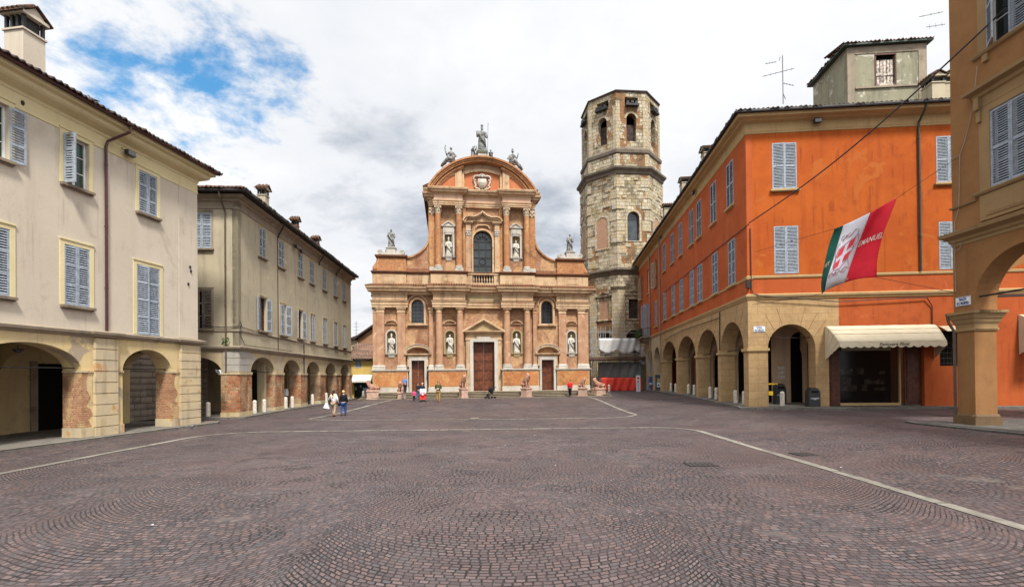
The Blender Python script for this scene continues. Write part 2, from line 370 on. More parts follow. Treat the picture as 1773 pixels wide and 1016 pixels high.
MT = dict(
    cobble=cobble_mat(),
    strip=masonry('pale_paving', (.19, .175, .15), (.25, .23, .195), (.07, .06, .05), .9, 3, .03, None, None, stain=(.11, .09, .08), stain_t=.46, bumpd=.01),
    pave=masonry('pavement_slabs', (.14, .128, .11), (.18, .162, .14), (.08, .07, .06), .8, .5, .012, None, None, stain=(.12, .105, .09), stain_t=.5, bumpd=.01),
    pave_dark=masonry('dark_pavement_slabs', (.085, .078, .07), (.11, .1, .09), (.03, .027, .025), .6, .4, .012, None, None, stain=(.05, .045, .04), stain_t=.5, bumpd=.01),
    b1wall=stucco('greige_plaster', (.52, .455, .365), (.58, .51, .41), (.36, .3, .23), .4, streak=.4, patch=(.47, .4, .31), ps=.3, pt=.64),
    cream=stucco('cream_trim', (.68, .59, .35), (.6, .51, .28), (.45, .37, .22), .25, streak=.2),
    b1arc=stucco('stained_arcade_plaster', (.66, .51, .25), (.56, .44, .26), (.25, .17, .1), .65, big=.8, streak=.75, patch=(.36, .29, .21), ps=.7, pt=.6),
    b1ash=stucco('worn_ashlar', (.56, .45, .27), (.45, .38, .27), (.2, .125, .07), .8, big=1.1, streak=.6, patch=(.47, .25, .1), ps=.9, pt=.58),
    b1brick=masonry('worn_red_brick', (.36, .145, .07), (.45, .23, .12), (.40, .29, .19), .27, .085, .014, .8, (.50, .34, .18), .53, stain=(.14, .08, .05), stain_t=.5),
    ledge=stucco('weathered_stone_ledge', (.33, .27, .2), (.24, .2, .15), (.1, .085, .07), .7, big=1.2, streak=.2),
    b2wall=stucco('grey_olive_plaster', (.46, .40, .28), (.38, .335, .245), (.22, .18, .13), .45, big=.3, streak=.5, patch=(.55, .47, .34), ps=.35, pt=.62),
    b2arc=stucco('grey_ochre_ashlar', (.52, .40, .22), (.42, .35, .24), (.17, .13, .09), .65, big=.6, streak=.5, patch=(.42, .39, .34), ps=.5, pt=.58),
    b2brick=masonry('orange_red_brick', (.33, .115, .05), (.46, .235, .12), (.30, .2, .13), .5, .19, .022, 1.0, (.40, .28, .17), .5, stain=(.09, .06, .045), stain_t=.44),
    inner=stucco('arcade_inside_plaster', (.60, .48, .26), (.52, .41, .23), (.2, .16, .11), .5, streak=.3),
    grey_ashlar=masonry('grey_ashlar', (.27, .23, .185), (.32, .275, .22), (.07, .06, .05), 1.6, .36, .02, None, None, stain=(.12, .1, .085), stain_t=.5),
    orange=stucco('orange_plaster', (.45, .105, .018), (.38, .08, .015), (.24, .045, .014), .6, big=.6, streak=.6, patch=(.42, .115, .025), ps=.45, pt=.58),
    orange2=stucco('red_orange_plaster', (.45, .105, .03), (.38, .08, .023), (.22, .045, .018), .5, big=.5, streak=.45, patch=(.46, .12, .05), ps=.45, pt=.62),
    oarc=masonry('ochre_ashlar_render', (.48, .325, .165), (.42, .275, .135), (.27, .155, .08), 1.5, .46, .010, None, None, stain=(.33, .19, .09), stain_t=.54, bumpd=.008),
    ocream=stucco('ochre_cornice', (.50, .35, .17), (.42, .29, .14), (.2, .14, .08), .35, streak=.25),
    nearw=stucco('tawny_plaster', (.30, .153, .06), (.255, .125, .05), (.14, .07, .032), .4, big=.8, streak=.2),
    neart=stucco('tan_trim', (.32, .21, .1), (.27, .175, .085), (.15, .1, .055), .35, streak=.2),
    sill=plain('sill_stone', (.2, .155, .11), .8, var=.3),
    shutter=plain('blue_grey_shutter', (.285, .325, .375), .6, var=.22, scale=7),
    shutter_old=plain('weathered_brown_shutter', (.16, .13, .10), .8, var=.3),
    iron=plain('dark_iron', (.03, .028, .028), .6, .4, .3),
    pipe_red=plain('oxblood_downpipe', (.06, .018, .016), .45, .5),
    pipe_green=plain('dark_green_downpipe', (.03, .045, .035), .5, .5),
    pipe_brown=plain('brown_downpipe', (.09, .06, .04), .5, .5),
    tile=masonry('clay_roof_tiles', (.17, .085, .05), (.1, .06, .045), (.03, .02, .016), .24, .4, .02, .8, (.2, .13, .09), .6, stain=(.05, .045, .035), stain_t=.5, bumpd=.02),
    tile_dark=plain('mossy_eaves_tiles', (.05, .036, .028), .9, var=.5, scale=9),
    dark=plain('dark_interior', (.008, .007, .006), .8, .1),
    wood=plain('brown_painted_wood', (.085, .028, .014), .55, .35, var=.3, scale=5),
    wood_door=plain('red_brown_door_wood', (.115, .034, .013), .5, .35, var=.35, scale=2.2),
    white_frame=plain('white_window_frame', (.7, .7, .68), .5),
    white_stone=stucco('white_marble', (.50, .465, .41), (.41, .38, .33), (.17, .15, .125), .6, big=1.2, streak=.35),
    statue=plain('white_statue_marble', (.47, .445, .39), .7, var=.2, scale=4),
    statue_grey=plain('weathered_statue_stone', (.17, .168, .16), .85, var=.75, scale=4),
    lion=plain('pink_red_marble', (.34, .18, .125), .65, var=.3, scale=7),
    pinkstone=plain('pale_pink_marble', (.42, .28, .215), .7, var=.2, scale=4),
    bollard=plain('pale_granite', (.52, .47, .4), .8, var=.22, scale=9),
    black=plain('black_metal', (.02, .02, .022), .4, .5),
)
def glass_mat(name, c, rough=.08):
    t = NT(name, rough, .6); t.bump(t.noise(1.5, 2), .05, .02); return t.done(t.mix(t.ss(t.noise(.9, 3), .35, .65), c, mul(c, .5)))
MT['glass'] = glass_mat('dark_window_glass', (.02, .028, .026)); MT['glass_green'] = glass_mat('greenish_glass', (.03, .06, .045), .15)

# ---------------------------------------------------------------- ground
def ground():
    xs = [-300, -150, -90, -60, -45] + [x*1.0 for x in range(-35, 41)] + [50, 65, 95, 150, 300]
    ys = [-300, -120, -50, -25, -12, -6] + [y*1.0 for y in range(-3, 91)] + [100, 120, 160, 240, 500]
    m = MB(); nx = len(xs)
    m.q([(x, y, G(x, y)) for y in ys for x in xs], [(j*nx+i, j*nx+i+1, (j+1)*nx+i+1, (j+1)*nx+i) for j in range(len(ys)-1) for i in range(nx-1)])
    struct(m.build('ground', MT['cobble'], smooth=True))
ground()
def band(name, pts, w, mat, h=.012):
    P = []
    dense = [Vector(pts[0])]
    for a, b in zip(pts, pts[1:]):
        a, b = Vector(a), Vector(b); k = max(1, int((b-a).length/.7))
        dense += [a+(b-a)*(i/k) for i in range(1, k+1)]
    n = len(dense); m = MB()
    for i, p in enumerate(dense):
        t = (dense[min(i+1, n-1)]-dense[max(i-1, 0)]).normalized(); s_ = Vector((t.y, -t.x))*(w/2)
        for q in (p-s_, p+s_): P.append((q.x, q.y, G(q.x, q.y)+h))
    m.q(P, [(2*i, 2*i+1, 2*i+3, 2*i+2) for i in range(n-1)])
    struct(m.build(name, mat))
def arcp(cx, cy, r, a0, a1, n=8): return [(cx+r*math.cos(R(a0+(a1-a0)*i/n)), cy+r*math.sin(R(a0+(a1-a0)*i/n))) for i in range(n+1)]
band('paving_band', [(-13.3, 3), (-13.3, 19.7)] + arcp(-10.9, 19.7, 2.4, 180, 90)[1:] + [(-7.5, 22.15), (4, 22.3)] + [(6.2, 22.3)] + arcp(6.2, 20.6, 1.7, 90, 0)[1:] + [(7.85, 16.2), (7.85, 10.9), (7.72, 3)], .26, MT['strip'])
band('paving_band', [(-10.0, 43.5), (-11.95, 29.3)] + [(-11.8, 28.5), (-11.0, 28.05), (-9, 27.7), (0, 27.3), (5.8, 27.6), (6.7, 28.3), (7.5, 29.6), (6.75, 44.6)], .24, MT['strip'])

def slab(name, outline, h, mat, kerb=True):
    """raised pavement that follows the ground; outline is a convex-ish polygon in x,y"""
    m = MB(); n = len(outline)
    cx = sum(p[0] for p in outline)/n; cy = sum(p[1] for p in outline)/n
    dn = []
    for i in range(n):
        a, b = Vector(outline[i]), Vector(outline[(i+1) % n]); k = max(1, int((b-a).length/1.5))
        dn += [a+(b-a)*(j/k) for j in range(k)]
    from mathutils.geometry import delaunay_2d_cdt
    N = len(dn); xs = [p.x for p in dn]; ys = [p.y for p in dn]
    inner = [Vector((x+.5, y+.5)) for x in range(int(min(xs))-1, int(max(xs))+1, 2) for y in range(int(min(ys))-1, int(max(ys))+1, 2)]
    V, E_, Fc, *_ = delaunay_2d_cdt([Vector((p.x, p.y)) for p in dn]+inner, [(i, (i+1) % N) for i in range(N)], [list(range(N))], 1, 1e-4)
    m.q([(v.x, v.y, G(v.x, v.y)+h) for v in V], [tuple(q) for q in Fc])
    P = [(p.x, p.y, G(p.x, p.y)+h) for p in dn]+[(p.x, p.y, G(p.x, p.y)-.3) for p in dn]; f = []
    A = sum(dn[i].x*dn[(i+1) % N].y-dn[(i+1) % N].x*dn[i].y for i in range(N))
    f += [((i, (i+1) % N, (i+1) % N+N, i+N) if A < 0 else (i+N, (i+1) % N+N, (i+1) % N, i)) for i in range(N)]
    m.q(P, f); struct(m.build(name, mat))

# frames of the walls round the square
B1 = Fr(-16.534, 25.825, .135, 1)
B2 = Fr(-16.678, 29.974, -.052, 1)
B2E = Fr(-16.678, 29.974, 1, .052)
OL = Fr(14.227, 29.517, -.093, -1)
OR = Fr(14.227, 29.517, 1, -.085)
NR = Fr(17.63, 18.687, .003, -1)
CH = Fr(-2.693, 47.35, .99164, .12905)
def xy(F, u, d): p = F.p(u, d, 0); return (p.x, p.y)
slab('pavement', [xy(B1, -26, .75), xy(B1, .5, .75), xy(B1, 1.2, .3), xy(B1, 1.2, -8), xy(B1, -26, -8)][::-1], .1, MT['pave'])
slab('pavement', [xy(B2, -.5, .55), xy(B2, 25.2, .5), xy(B2, 25.2, -8), xy(B2, -.9, -9), xy(B2E, -6, .6), xy(B2E, -.2, .7)][::-1], .1, MT['pave'])
band('kerb', [xy(B1, -26, .66), xy(B1, .45, .66), xy(B1, 1.1, .3)], .2, MT['strip'], .106)
band('kerb', [xy(B2E, -6, .5), xy(B2E, -.2, .6), xy(B2, -.2, .48), xy(B2, 25, .42)], .16, MT['strip'], .106)
slab('pavement', [xy(OL, -46, .45), xy(OL, -.6, .5), xy(OL, .55, .75), xy(OR, .4, .95), xy(OR, 2.6, 1.0), xy(OR, 3.1, 1.6), xy(OR, 4.6, 1.65), xy(OR, 5.6, .9), xy(OR, 25, .8), xy(OR, 25, -6), xy(OR, 4.8, -6), xy(OL, -46, -5)][::-1], .12, MT['pave'])
band('kerb', [xy(OL, -44, .37), xy(OL, -.6, .42), xy(OL, .45, .68), xy(OR, .4, .86), xy(OR, 2.6, .92), xy(OR, 3.1, 1.5), xy(OR, 4.6, 1.55), xy(OR, 5.4, .82), xy(OR, 24, .72)], .16, MT['strip'], .126)
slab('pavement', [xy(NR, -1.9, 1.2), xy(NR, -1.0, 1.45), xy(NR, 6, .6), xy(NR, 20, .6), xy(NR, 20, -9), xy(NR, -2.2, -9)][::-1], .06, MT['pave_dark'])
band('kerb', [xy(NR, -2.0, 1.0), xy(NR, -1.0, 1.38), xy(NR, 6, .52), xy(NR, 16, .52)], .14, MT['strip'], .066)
# ---------------------------------------------------------------- building parts
_C = {}; _RJ = random.Random(17)
def cached(key, fn):
    if key not in _C: _C[key] = fn()
    return _C[key]
def leaf_mesh(w, h, mat, sgn, rails=2):
    """louvred shutter leaf hinged on x=0, reaching sgn*w"""
    def f():
        m = MB(); x = lambda a: a*sgn
        def bx(a, b, z0, z1, d0=0, d1=.045):
            a, b = sorted((x(a), x(b))); m.box(F0, a, b, d0, d1, z0, z1)
        bx(0, .07, 0, h); bx(w-.07, w-.004, 0, h)
        zs = [0.0]+[h*(i+1)/(rails+1) for i in range(rails)]+[h]
        for i, z in enumerate(zs):
            a = z if i == 0 else (z-.09 if i == len(zs)-1 else z-.045); bx(.0702, w-.0742, a+.001, a+.089, .002, .043)
        for i in range(len(zs)-1):
            a, b = zs[i]+(.09 if i == 0 else .05), zs[i+1]-(.09 if i == len(zs)-2 else .05)
            n = max(3, int((b-a)/.085)); st = (b-a)/n
            for k in range(n):
                z = a+k*st; p = [F0.p(x(q), d, zz) for q in (.071, w-.075) for d, zz in ((.04, z+.0), (.043, z+.012), (.008, z+st*.62), (.004, z+st*.62-.012))]
                m.q(p, [(0, 1, 5, 4), (1, 2, 6, 5), (2, 3, 7, 6), (3, 0, 4, 7), (0, 3, 2, 1), (4, 5, 6, 7)])
        return m.mesh('shutter', mat)
    return cached(('leaf', round(w, 3), round(h, 3), mat.name, sgn, rails), f)
def pane_mesh(w, h, depth, frame, glass, arched=False):
    def f():
        m = MB(); m.box(F0, -w/2+.002, w/2-.002, -depth-.03, -depth, .002, h-.002); return m.mesh('pane', glass)
    def g():
        m = MB(); t = .07
        for a, b, c, d in ((-w/2+.003, -w/2+t, .003, h-.003), (w/2-t, w/2-.003, .003, h-.003), (-w/2+t, w/2-t, .003, t), (-w/2+t, w/2-t, h-t, h-.003), (-.05, .05, t, h-t)):
            m.box(F0, a, b, -depth+.003, -depth+.055, c, d)
        for k in (1, 2): z = h*k/3; m.box(F0, -w/2+t, w/2-t, -depth+.003, -depth+.03, z-.015, z+.015)
        return m.mesh('window', frame)
    return cached(('pane', round(w, 3), round(h, 3), depth, glass.name), f), cached(('wf', round(w, 3), round(h, 3), depth, frame.name), g)
def window(root, F, u, z, w, h, shut=(0, 0), trim=None, tw=.12, sill=None, smat=None, frame=None, glass=None, depth=.2, rails=2, slab=.1, sillw=.16, over=False):
    """window centred on u with its sill at z. shut: opening angle of the left and right leaf in degrees, None = no leaf"""
    frame = frame or MT['white_frame']; glass = glass or MT['glass']; smat = smat or MT['shutter']
    base = Vector(root['_b']); pm, wm = pane_mesh(w, h, depth, frame, glass)
    o = local(mk('window', wm, root, F.p(u, 0, z)-base, F.rz)); mk('pane', pm, o)
    if trim:
        def f():
            m = MB(); e = .035
            m.box(F0, -w/2-tw, -w/2-.001, -.02, e, -.0 if sill is None else .001, h+.001); m.box(F0, w/2+.001, w/2+tw, -.02, e, .001, h+.001)
            m.box(F0, -w/2-tw, w/2+tw, -.02, e, h+.001, h+tw); m.box(F0, -w/2-tw-.02, w/2+tw+.02, -.02, e+.03, h+tw, h+tw+.05)
            return m.mesh('surround', trim)
        mk('surround', cached(('tr', round(w, 3), round(h, 3), trim.name, tw), f), o)
    if sill:
        def f():
            m = MB(); m.box(F0, -w/2-sillw, w/2+sillw, -.15, .16, -slab, -.001); m.box(F0, -w/2-sillw+.04, w/2+sillw-.04, -.05, .10, -slab-.05, -slab-.0005)
            return m.mesh('sill', sill)
        mk('sill', cached(('sl', round(w, 3), sill.name, slab, sillw), f), o)
    for sg, ang in zip((1, -1), shut):
        if ang is None: continue
        aj = _RJ.uniform(0, 1)**3*7 if ang == 0 else ang+_RJ.uniform(-6, 6)
        lm = leaf_mesh(w/2, h-.02, smat, sg, rails)
        a = mk('shutter', lm, o, (-sg*w/2, -.01 if ang == 0 else -.045, .01), -sg*R(aj))
        if ang == 0: a.location.y = .03
    return o
def corr_roof(F, u0, u1, d0, z0, run, rise, hipL=False, hipR=False, pitch=.24, mat=None, thick=.1):
    """roof slope of pantiles from the eaves (d0,z0) back by run, up by rise"""
    m = MB(); n = max(2, int((u1-u0)/pitch)); K = 6; P = []; rn = random.Random(3)
    for i in range(n*K+1):
        u = u0+(u1-u0)*i/(n*K); c = math.cos(2*math.pi*i/K); b = .055*c*(1 if c > 0 else .5)
        rr = run
        if hipL: rr = min(rr, max(.05, u-u0))
        if hipR: rr = min(rr, max(.05, u1-u))
        j = (i+K//2)//K; rn.seed(j*13+7); jd = rn.uniform(-.05, .05); jz = rn.uniform(-.012, .012)
        P += [F.p(u, d0+jd, z0+b+jz), F.p(u, d0-rr, z0+rise*rr/run+b), F.p(u, d0+jd, z0+b*.7-thick*.5+jz)]
    f = []
    for i in range(n*K): a = 3*i; f += [(a, a+3, a+4, a+1), (a+2, a+5, a+3, a)]
    m.q(P, f); return m
def rim_eaves(m, F, u0, u1, d, z, h=.12, dep=.5): m.box(F, u0, u1, d-dep, d, z-h, z); return m
def gutter(m, pts, r=.09): m.tube(pts, r, 8); return m
def chimney(root, loc, w, d, h, bmat, rz=0.0, cap=.55, gable=True):
    base = Vector(root['_b']); F = Fr(0, 0, 1, 0)
    m = MB(); m.box(F0, -w/2, w/2, -d/2, d/2, 0, h); m.box(F0, -w/2-.05, w/2+.05, -d/2-.05, d/2+.05, h+.001, h+.07)
    o = local(mk('chimney', m.mesh('chimney', bmat), root, Vector(loc)-base, rz))
    m = MB(); k = max(2, int(d/.28)+1)
    for i in range(k):
        y = -d/2+.05+(d-.1)*i/(k-1)
        for x in (-w/2+.06, w/2-.06): m.box(F0, x-.05, x+.05, -y-.05, -y+.05, h+.071, h+cap*.62)
    m.box(F0, -w/2+.16, w/2-.16, -d/2+.1, d/2-.1, h+.071, h+cap*.6)
    mk('flue_opening', m.mesh('flue', MT['iron']), o)
    m = MB(); m.box(F0, -w/2-.08, w/2+.08, -d/2-.1, d/2+.1, h+cap*.62+.001, h+cap*.74)
    m.q([(-w/2, -d/2-.05, h+cap*.74), (w/2, -d/2-.05, h+cap*.74), (0, -d/2-.05, h+cap*1.1), (-w/2, d/2+.05, h+cap*.74), (w/2, d/2+.05, h+cap*.74), (0, d/2+.05, h+cap*1.1)], [(0, 1, 2), (3, 5, 4)])
    mk('cap_gable', m.mesh('gable', bmat), o)
    m = MB(); q = [(-w/2-.18, h+cap*.66), (0, h+cap*1.14), (w/2+.18, h+cap*.66)]; nk = max(3, int(d/.16))
    for s_ in (0, 1):
        (xa, za), (xb, zb) = q[s_], q[s_+1]
        for i in range(nk):
            y = -d/2-.1+(d+.2)*(i+.5)/nk; m.tube([(xa, y, za+.05), (xb, y, zb+.05)], .075, 6)
        m.q([(xa, -d/2-.16, za), (xb, -d/2-.16, zb), (xb, d/2+.16, zb), (xa, d/2+.16, za), (xa, -d/2-.16, za+.05), (xb, -d/2-.16, zb+.05), (xb, d/2+.16, zb+.05), (xa, d/2+.16, za+.05)], [(0, 1, 2, 3), (4, 7, 6, 5), (0, 4, 5, 1), (3, 2, 6, 7), (0, 3, 7, 4), (1, 5, 6, 2)])
    mk('cap_tiles', m.mesh('cap', MT['tile']), o)
    return o
def rustic(m, F, u0, u1, d, z0, z1, n, gap=.035, back=0.0, rnd=None):
    h = (z1-z0)/n
    for i in range(n): m.box(F, u0+.002*(i % 2), u1-.002*(i % 2), back, d+.003*(i % 3), z0+i*h+.001, z0+(i+1)*h-gap)
    m.box(F, u0+.02, u1-.02, back-.001, d-.04, z0, z1-.03); return m
def text_mesh(body, size, shear=0.0, bold=0.0, extr=.004, sp=1.0, w=None):
    cu = bpy.data.curves.new('lettering', 'FONT'); cu.body = body; cu.size = size; cu.align_x = 'CENTER'; cu.align_y = 'CENTER'
    cu.shear = shear; cu.offset = bold; cu.extrude = extr; cu.space_character = sp; cu.resolution_u = 3; cu.space_line = .9
    o = bpy.data.objects.new('t', cu); COL.objects.link(o); bpy.context.view_layer.update()
    me = bpy.data.meshes.new_from_object(o.evaluated_get(bpy.context.evaluated_depsgraph_get()))
    bpy.data.objects.remove(o); bpy.data.curves.remove(cu)
    if w:
        xs = [v.co.x for v in me.vertices]; k = w/max(.01, max(xs)-min(xs))
        for v in me.vertices: v.co.x *= k
    return me
def wall_text(F, u, d, z, me, m=None):
    """lay text mesh on a wall frame, facing out"""
    m = m or MB()
    M4 = Matrix(((F.ux, 0, F.nx, F.p(u, d, z).x), (F.uy, 0, F.ny, F.p(u, d, z).y), (0, 1, 0, z), (0, 0, 0, 1)))
    return m.add(me, M4)
ink_blue = plain('blue_lettering', (.03, .05, .17), .5); enamel = plain('white_enamel', (.7, .72, .74), .35, .5, var=.05)
def street_sign(F, u, z, w, h, lines, label):
    base = F.p(u, .02, z); o = thing('street_sign', label, 'street sign', base)
    m = MB(); m.box(F, u-w/2, u+w/2, .003, .03, z-h/2, z+h/2); m.build('plate', enamel, o)
    m = MB()
    for a, b, c, d in ((u-w/2+.01, u+w/2-.01, z+h/2-.025, z+h/2-.01), (u-w/2+.01, u+w/2-.01, z-h/2+.01, z-h/2+.025)): m.box(F, a, b, .03, .034, c, d)
    for i, t in enumerate(lines): wall_text(F, u, .033, z+h*(.2-.42*i), text_mesh(t, h*.42, bold=.004, w=w*(.5 if i == 0 else .82)), m)
    m.build('lettering', ink_blue, o)
def downpipe(root, pts, r, mat):
    m = MB(); m.tube(pts, r, 8)
    a, b = Vector(pts[-2]), Vector(pts[-1])
    n = max(2, int((a-b).length/2.2))
    for i in range(n): p = a+(b-a)*((i+.3)/n); m.lathe((p.x, p.y, p.z), [(r+.012, -.03), (r+.012, .03)], 10)
    m.build('downpipe', mat, root, smooth=False)
def back_box(root, name, mat, F, u0, u1, dA, dB, z0, z1):
    m = MB(); m.box(F, u0, u1, dB, dA, z0, z1); return m.build(name, mat, root)
def floodlight(root, F, u, d, z):
    m = MB(); m.box(F, u-.2, u+.2, d+.12, d+.3, z-.12, z+.1); m.tube([F.p(u, d-.1, z+.25), F.p(u, d+.18, z+.08)], .025)
    m.tube([F.p(u-.22, d+.2, z), F.p(u-.22, d-.05, z+.2)], .015); fl = m.build('floodlight', MT['black'], root)
    m = MB(); m.box(F, u-.17, u+.17, d+.301, d+.315, z-.1, z+.08); m.build('lens', plain('lamp_lens', (.12, .12, .12), .2, .6), fl)

def uzd(F, px, py, d=0.0):
    """where the line of sight through a photo pixel meets the plane at distance d from a wall"""
    r = ray(px, py); q = F.p(0, d, 0); t = (q.x*F.nx+q.y*F.ny)/(r.x*F.nx+r.y*F.ny); P = r*t
    return (P.x-q.x)*F.ux+(P.y-q.y)*F.uy, P.z+HC
# ---------------------------------------------------------------- left house over the arcade
def left_house():
    F = B1; T = thing('arcaded_house', 'greige plaster house with cream trim over two stained arcade arches, nearest on the left', 'house', F.p(-6, 0, 0))
    U0, U1 = -24.0, .02
    wins = []                                            # u, z, w, h, shutter angles, kind
    for k in range(6):
        u = (-2.98, -6.26, -9.12, -12.4, -15.7, -19.0)[k]
        if k == 0: wins.append((u, 10.08, .98, 1.95, (0, 0), 's'))
        elif k == 1: wins.append((u, 10.12, .98, 1.95, (84, None), 's'))
        elif k == 2: wins.append((u, 10.15, .98, 1.95, (None, 176), 's'))
        else: wins.append((u, 10.15, .98, 1.95, (0, 0), 's'))
        if k == 0: wins.append((u, 4.47, 1.24, 3.2, (0, 0), 'd'))
        else: wins.append((u, 5.36, 1.0, 2.38, (0, 0), 's'))
    holes = [rect(u-w/2, u+w/2, z, z+h) for u, z, w, h, s_, k in wins]
    m = MB(); m.panel(F, rect(U0, U1, 4.36, 12.72), holes, .35)
    m.box(F, U1-.35, U1, -12, -.351, 4.36, 12.72); m.box(F, U0, U0+.3, -12, -.351, .0, 12.7); m.box(F, U0+.3, U1-.35, -12, -11.7, 0, 12.7)
    m.build('wall', MT['b1wall'], T)
    m = MB(); m.box(F, -1.2, -1.14, 0, .018, 4.5, 12.3); m.box(F, -1.13, U1, .0, .012, 4.5, 12.3); m.build('corner_strip', MT['b1wall'], T)
    for u, z, w, h, s_, k in wins:
        window(T, F, u, z, w, h, s_, trim=MT['cream'], tw=.17, sill=MT['sill'] if k == 's' else None, rails=3 if k == 'd' else 2, frame=MT['white_frame'], glass=MT['glass_green'])
    # arcade wall
    arcs = [(-20.4, -16.6, 1.1), (-15.6, -11.4, 1.1), (-9.92, -6.1, 1.02), (-4.3, -1.68, 1.0)]
    m = MB()
    ph = [arch(a, b, .02, 2.8, r, 20) for a, b, r in arcs]
    ou = [(U0, 0)]
    for h_ in ph:
        a, b = h_[0][0], h_[1][0]; ou += [(a, 0)] + [(x, z) for x, z in reversed(h_[2:])] + [(b, 0)]
    ou += [(U1, 0), (U1, 4.2), (U0, 4.2)]
    m.panel(F, ou, [], .85); m.build('arcade_wall', MT['b1arc'], T)
    # end wall of the arcade (to the side street), with its own arch
    E = Fr(*xy(F, U1, -.851)[:2], -F.nx, -F.ny); E = Fr(E.x, E.y, E.ux, E.uy)
    ee = arch(.6, 3.2, 0, 2.8, 1.0)
    m = MB(); o2 = [(0.001, 0), (.6, 0)]+[(x, z) for x, z in reversed(ee[2:])][0:]+[(3.2, 0), (11, 0), (11, 4.2), (0.001, 4.2)]
    m.panel(E, o2, [], .5); m.build('end_wall', MT['b1arc'], T)
    m = MB(); rustic(m, F, -5.62, -4.62, .13, 0.02, 4.18, 9); m.build('pilaster', MT['b1ash'], T)
    m = MB(); rustic(m, F, -1.2, .06, .13, 0.02, 4.18, 10); m.build('pilaster', MT['b1ash'], T)
    for a, b in ((-6.1, -5.63), (-1.68, -1.21)):         # bared brick of the piers
        m = MB(); m.box(F, a-.012, a+.05, -.86, .014, .5, 2.72); m.panel(F, [(a+.05, .5), (b-.06, .5), (b-.2, .8), (b-.02, 1.0), (b-.12, 1.25), (b-.3, 1.35), (b-.1, 1.7), (b-.25, 2.0), (b-.33, 2.3), (b-.2, 2.72), (a+.05, 2.72)], [], .05, d=.012); m.build('bared_brick', MT['b1brick'], T)
    m = MB()
    for a, b in ((-6.1, -5.62), (-4.61, -4.3), (-1.68, -1.21), (-10.6, -9.92)):
        m.box(F, a-.03, b+.03, -.87, .05, 2.72, 2.81); m.cut(); m.box(F, a-.04, b+.03, -.87, .05, .06, .48); m.cut()
    m.build('impost', MT['b1ash'], T)
    m = MB(); pr = [(0, 4.18), (.06, 4.2), (.08, 4.24), (.16, 4.3), (.18, 4.4), (.0, 4.46)]
    m.mould(F, U0, U1+.05, pr, .0); m.mould(F, -5.66, -4.58, pr, .13, .003); m.mould(F, -1.24, U1+.06, pr, .13, .003)
    m.build('string_course', MT['ledge'], T)
    # inside of the arcade
    dl = uzd(F, 64, 700, -4.9)[0]; dr = uzd(F, 150, 700, -4.9)[0]; rl = uzd(F, 190, 700, -4.9)[0]
    m = MB(); m.box(F, U0, U1, -5.2, -4.9, .1, 4.3); m.box(F, U0, U1-.5, -5.6, -.851, 4.02, 4.16)
    for u in (-10.35, -5.1):                             # cross arches
        X = Fr(*xy(F, u, -.86), -F.nx, -F.ny); aa = arch(.35, 3.85, .1, 2.5, 1.25, 14)
        m.panel(X, [(0, .1), (.35, .1)]+list(reversed(aa[2:]))+[(3.85, .1), (4.05, .1), (4.05, 4.0), (0, 4.0)], [], .42)
    m.build('arcade_inside', MT['inner'], T)
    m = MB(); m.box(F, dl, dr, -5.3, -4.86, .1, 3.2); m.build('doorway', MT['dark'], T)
    m = MB(); m.box(F, dl-.3, dl-.001, -4.9, -4.83, .1, 3.3); m.build('door_post', MT['ledge'], T)
    m = MB()
    for i in range(11): m.box(F, rl, 6.5, -5.0, -4.8+.004*(i % 2), .1+i*.355, .1+(i+1)*.355-.03)
    m.box(F, rl, 6.5, -5.0, -4.85, .1, 4.0); m.build('rusticated_inside_wall', MT['grey_ashlar'], T)
    m = MB()
    for a, b in ((-9.92, -6.1), (-4.3, -1.68), (-15.6, -11.4)): m.tube([F.p(a-.1, -.3, 2.9), F.p(b+.1, -.3, 2.9)], .022)
    m.build('tie_rod', MT['iron'], T)
    m = MB(); c = F.p(-7.9, -.6, 3.72); m.tube([c, c-Vector((0, 0, .12))], .02); m.ball(c-Vector((0, 0, .2)), .13, .13, .08); m.tube([c+Vector((-.2, 0, -.16)), c+Vector((.2, 0, -.16))], .03); m.build('arcade_lamp', MT['black'], T)
    # cornice and eaves
    m = MB(); pr = [(0, 12.15), (.03, 12.17), (.03, 12.24), (.015, 12.26), (.015, 12.7), (.05, 12.74), (.06, 12.84), (.34, 12.98), (.42, 13.06), (.44, 13.2), (.6, 13.24), (.62, 13.38), (0, 13.42)]
    m.mould(F, U0, U1, pr, 0); m.build('cornice', MT['cream'], T)
    m = corr_roof(F, U0, U1+.85, .86, 13.5, 6, 2.0, hipR=True, mat=None); m.build('roof', MT['tile_dark'], T)
    S = Fr(*xy(F, U1+.85, .86), -F.nx, -F.ny); mm = corr_roof(S, 0, 12, 0, 13.5, 6, 2.0, hipL=True, hipR=True); mm.build('roof', MT['tile'], T)
    m = MB(); m.box(F, U0, U1+.68, -11, .62, 13.421, 13.46); gutter(m, [F.p(U0, .74, 13.42), F.p(U1+.72, .74, 13.42)], .075); m.build('gutter', MT['pipe_red'], T)
    downpipe(T, [F.p(-4.55, .74, 13.36), F.p(-4.6, .7, 13.1), F.p(-5.05, .12, 12.55), F.p(-5.1, .09, 12.3), F.p(-5.1, .09, 4.46)], .055, MT['pipe_red'])
    cu, cz = uzd(F, 46, 110, -1.2); chimney(T, F.p(cu-.05, -1.2, cz-2.2), .78, .85, 3.2, MT['b1wall'], F.rz, cap=.95)
    floodlight(T, F, -4.1, .02, 12.45)
    m = MB()
    for u, z in ((-8.2, 12.45), (-.5, 8.2), (-.45, 8.0), (-.62, 7.3)): m.ball(F.p(u, .02, z), .06, .06, .09); m.cut()
    m.build('wall_fitting', MT['iron'], T)
    street_sign(F, -.42, 4.0, .52, .3, ('PIAZZA', 'S. PROSPERO'), 'small white sign reading PIAZZA on the corner pilaster of the left greige house')
left_house()
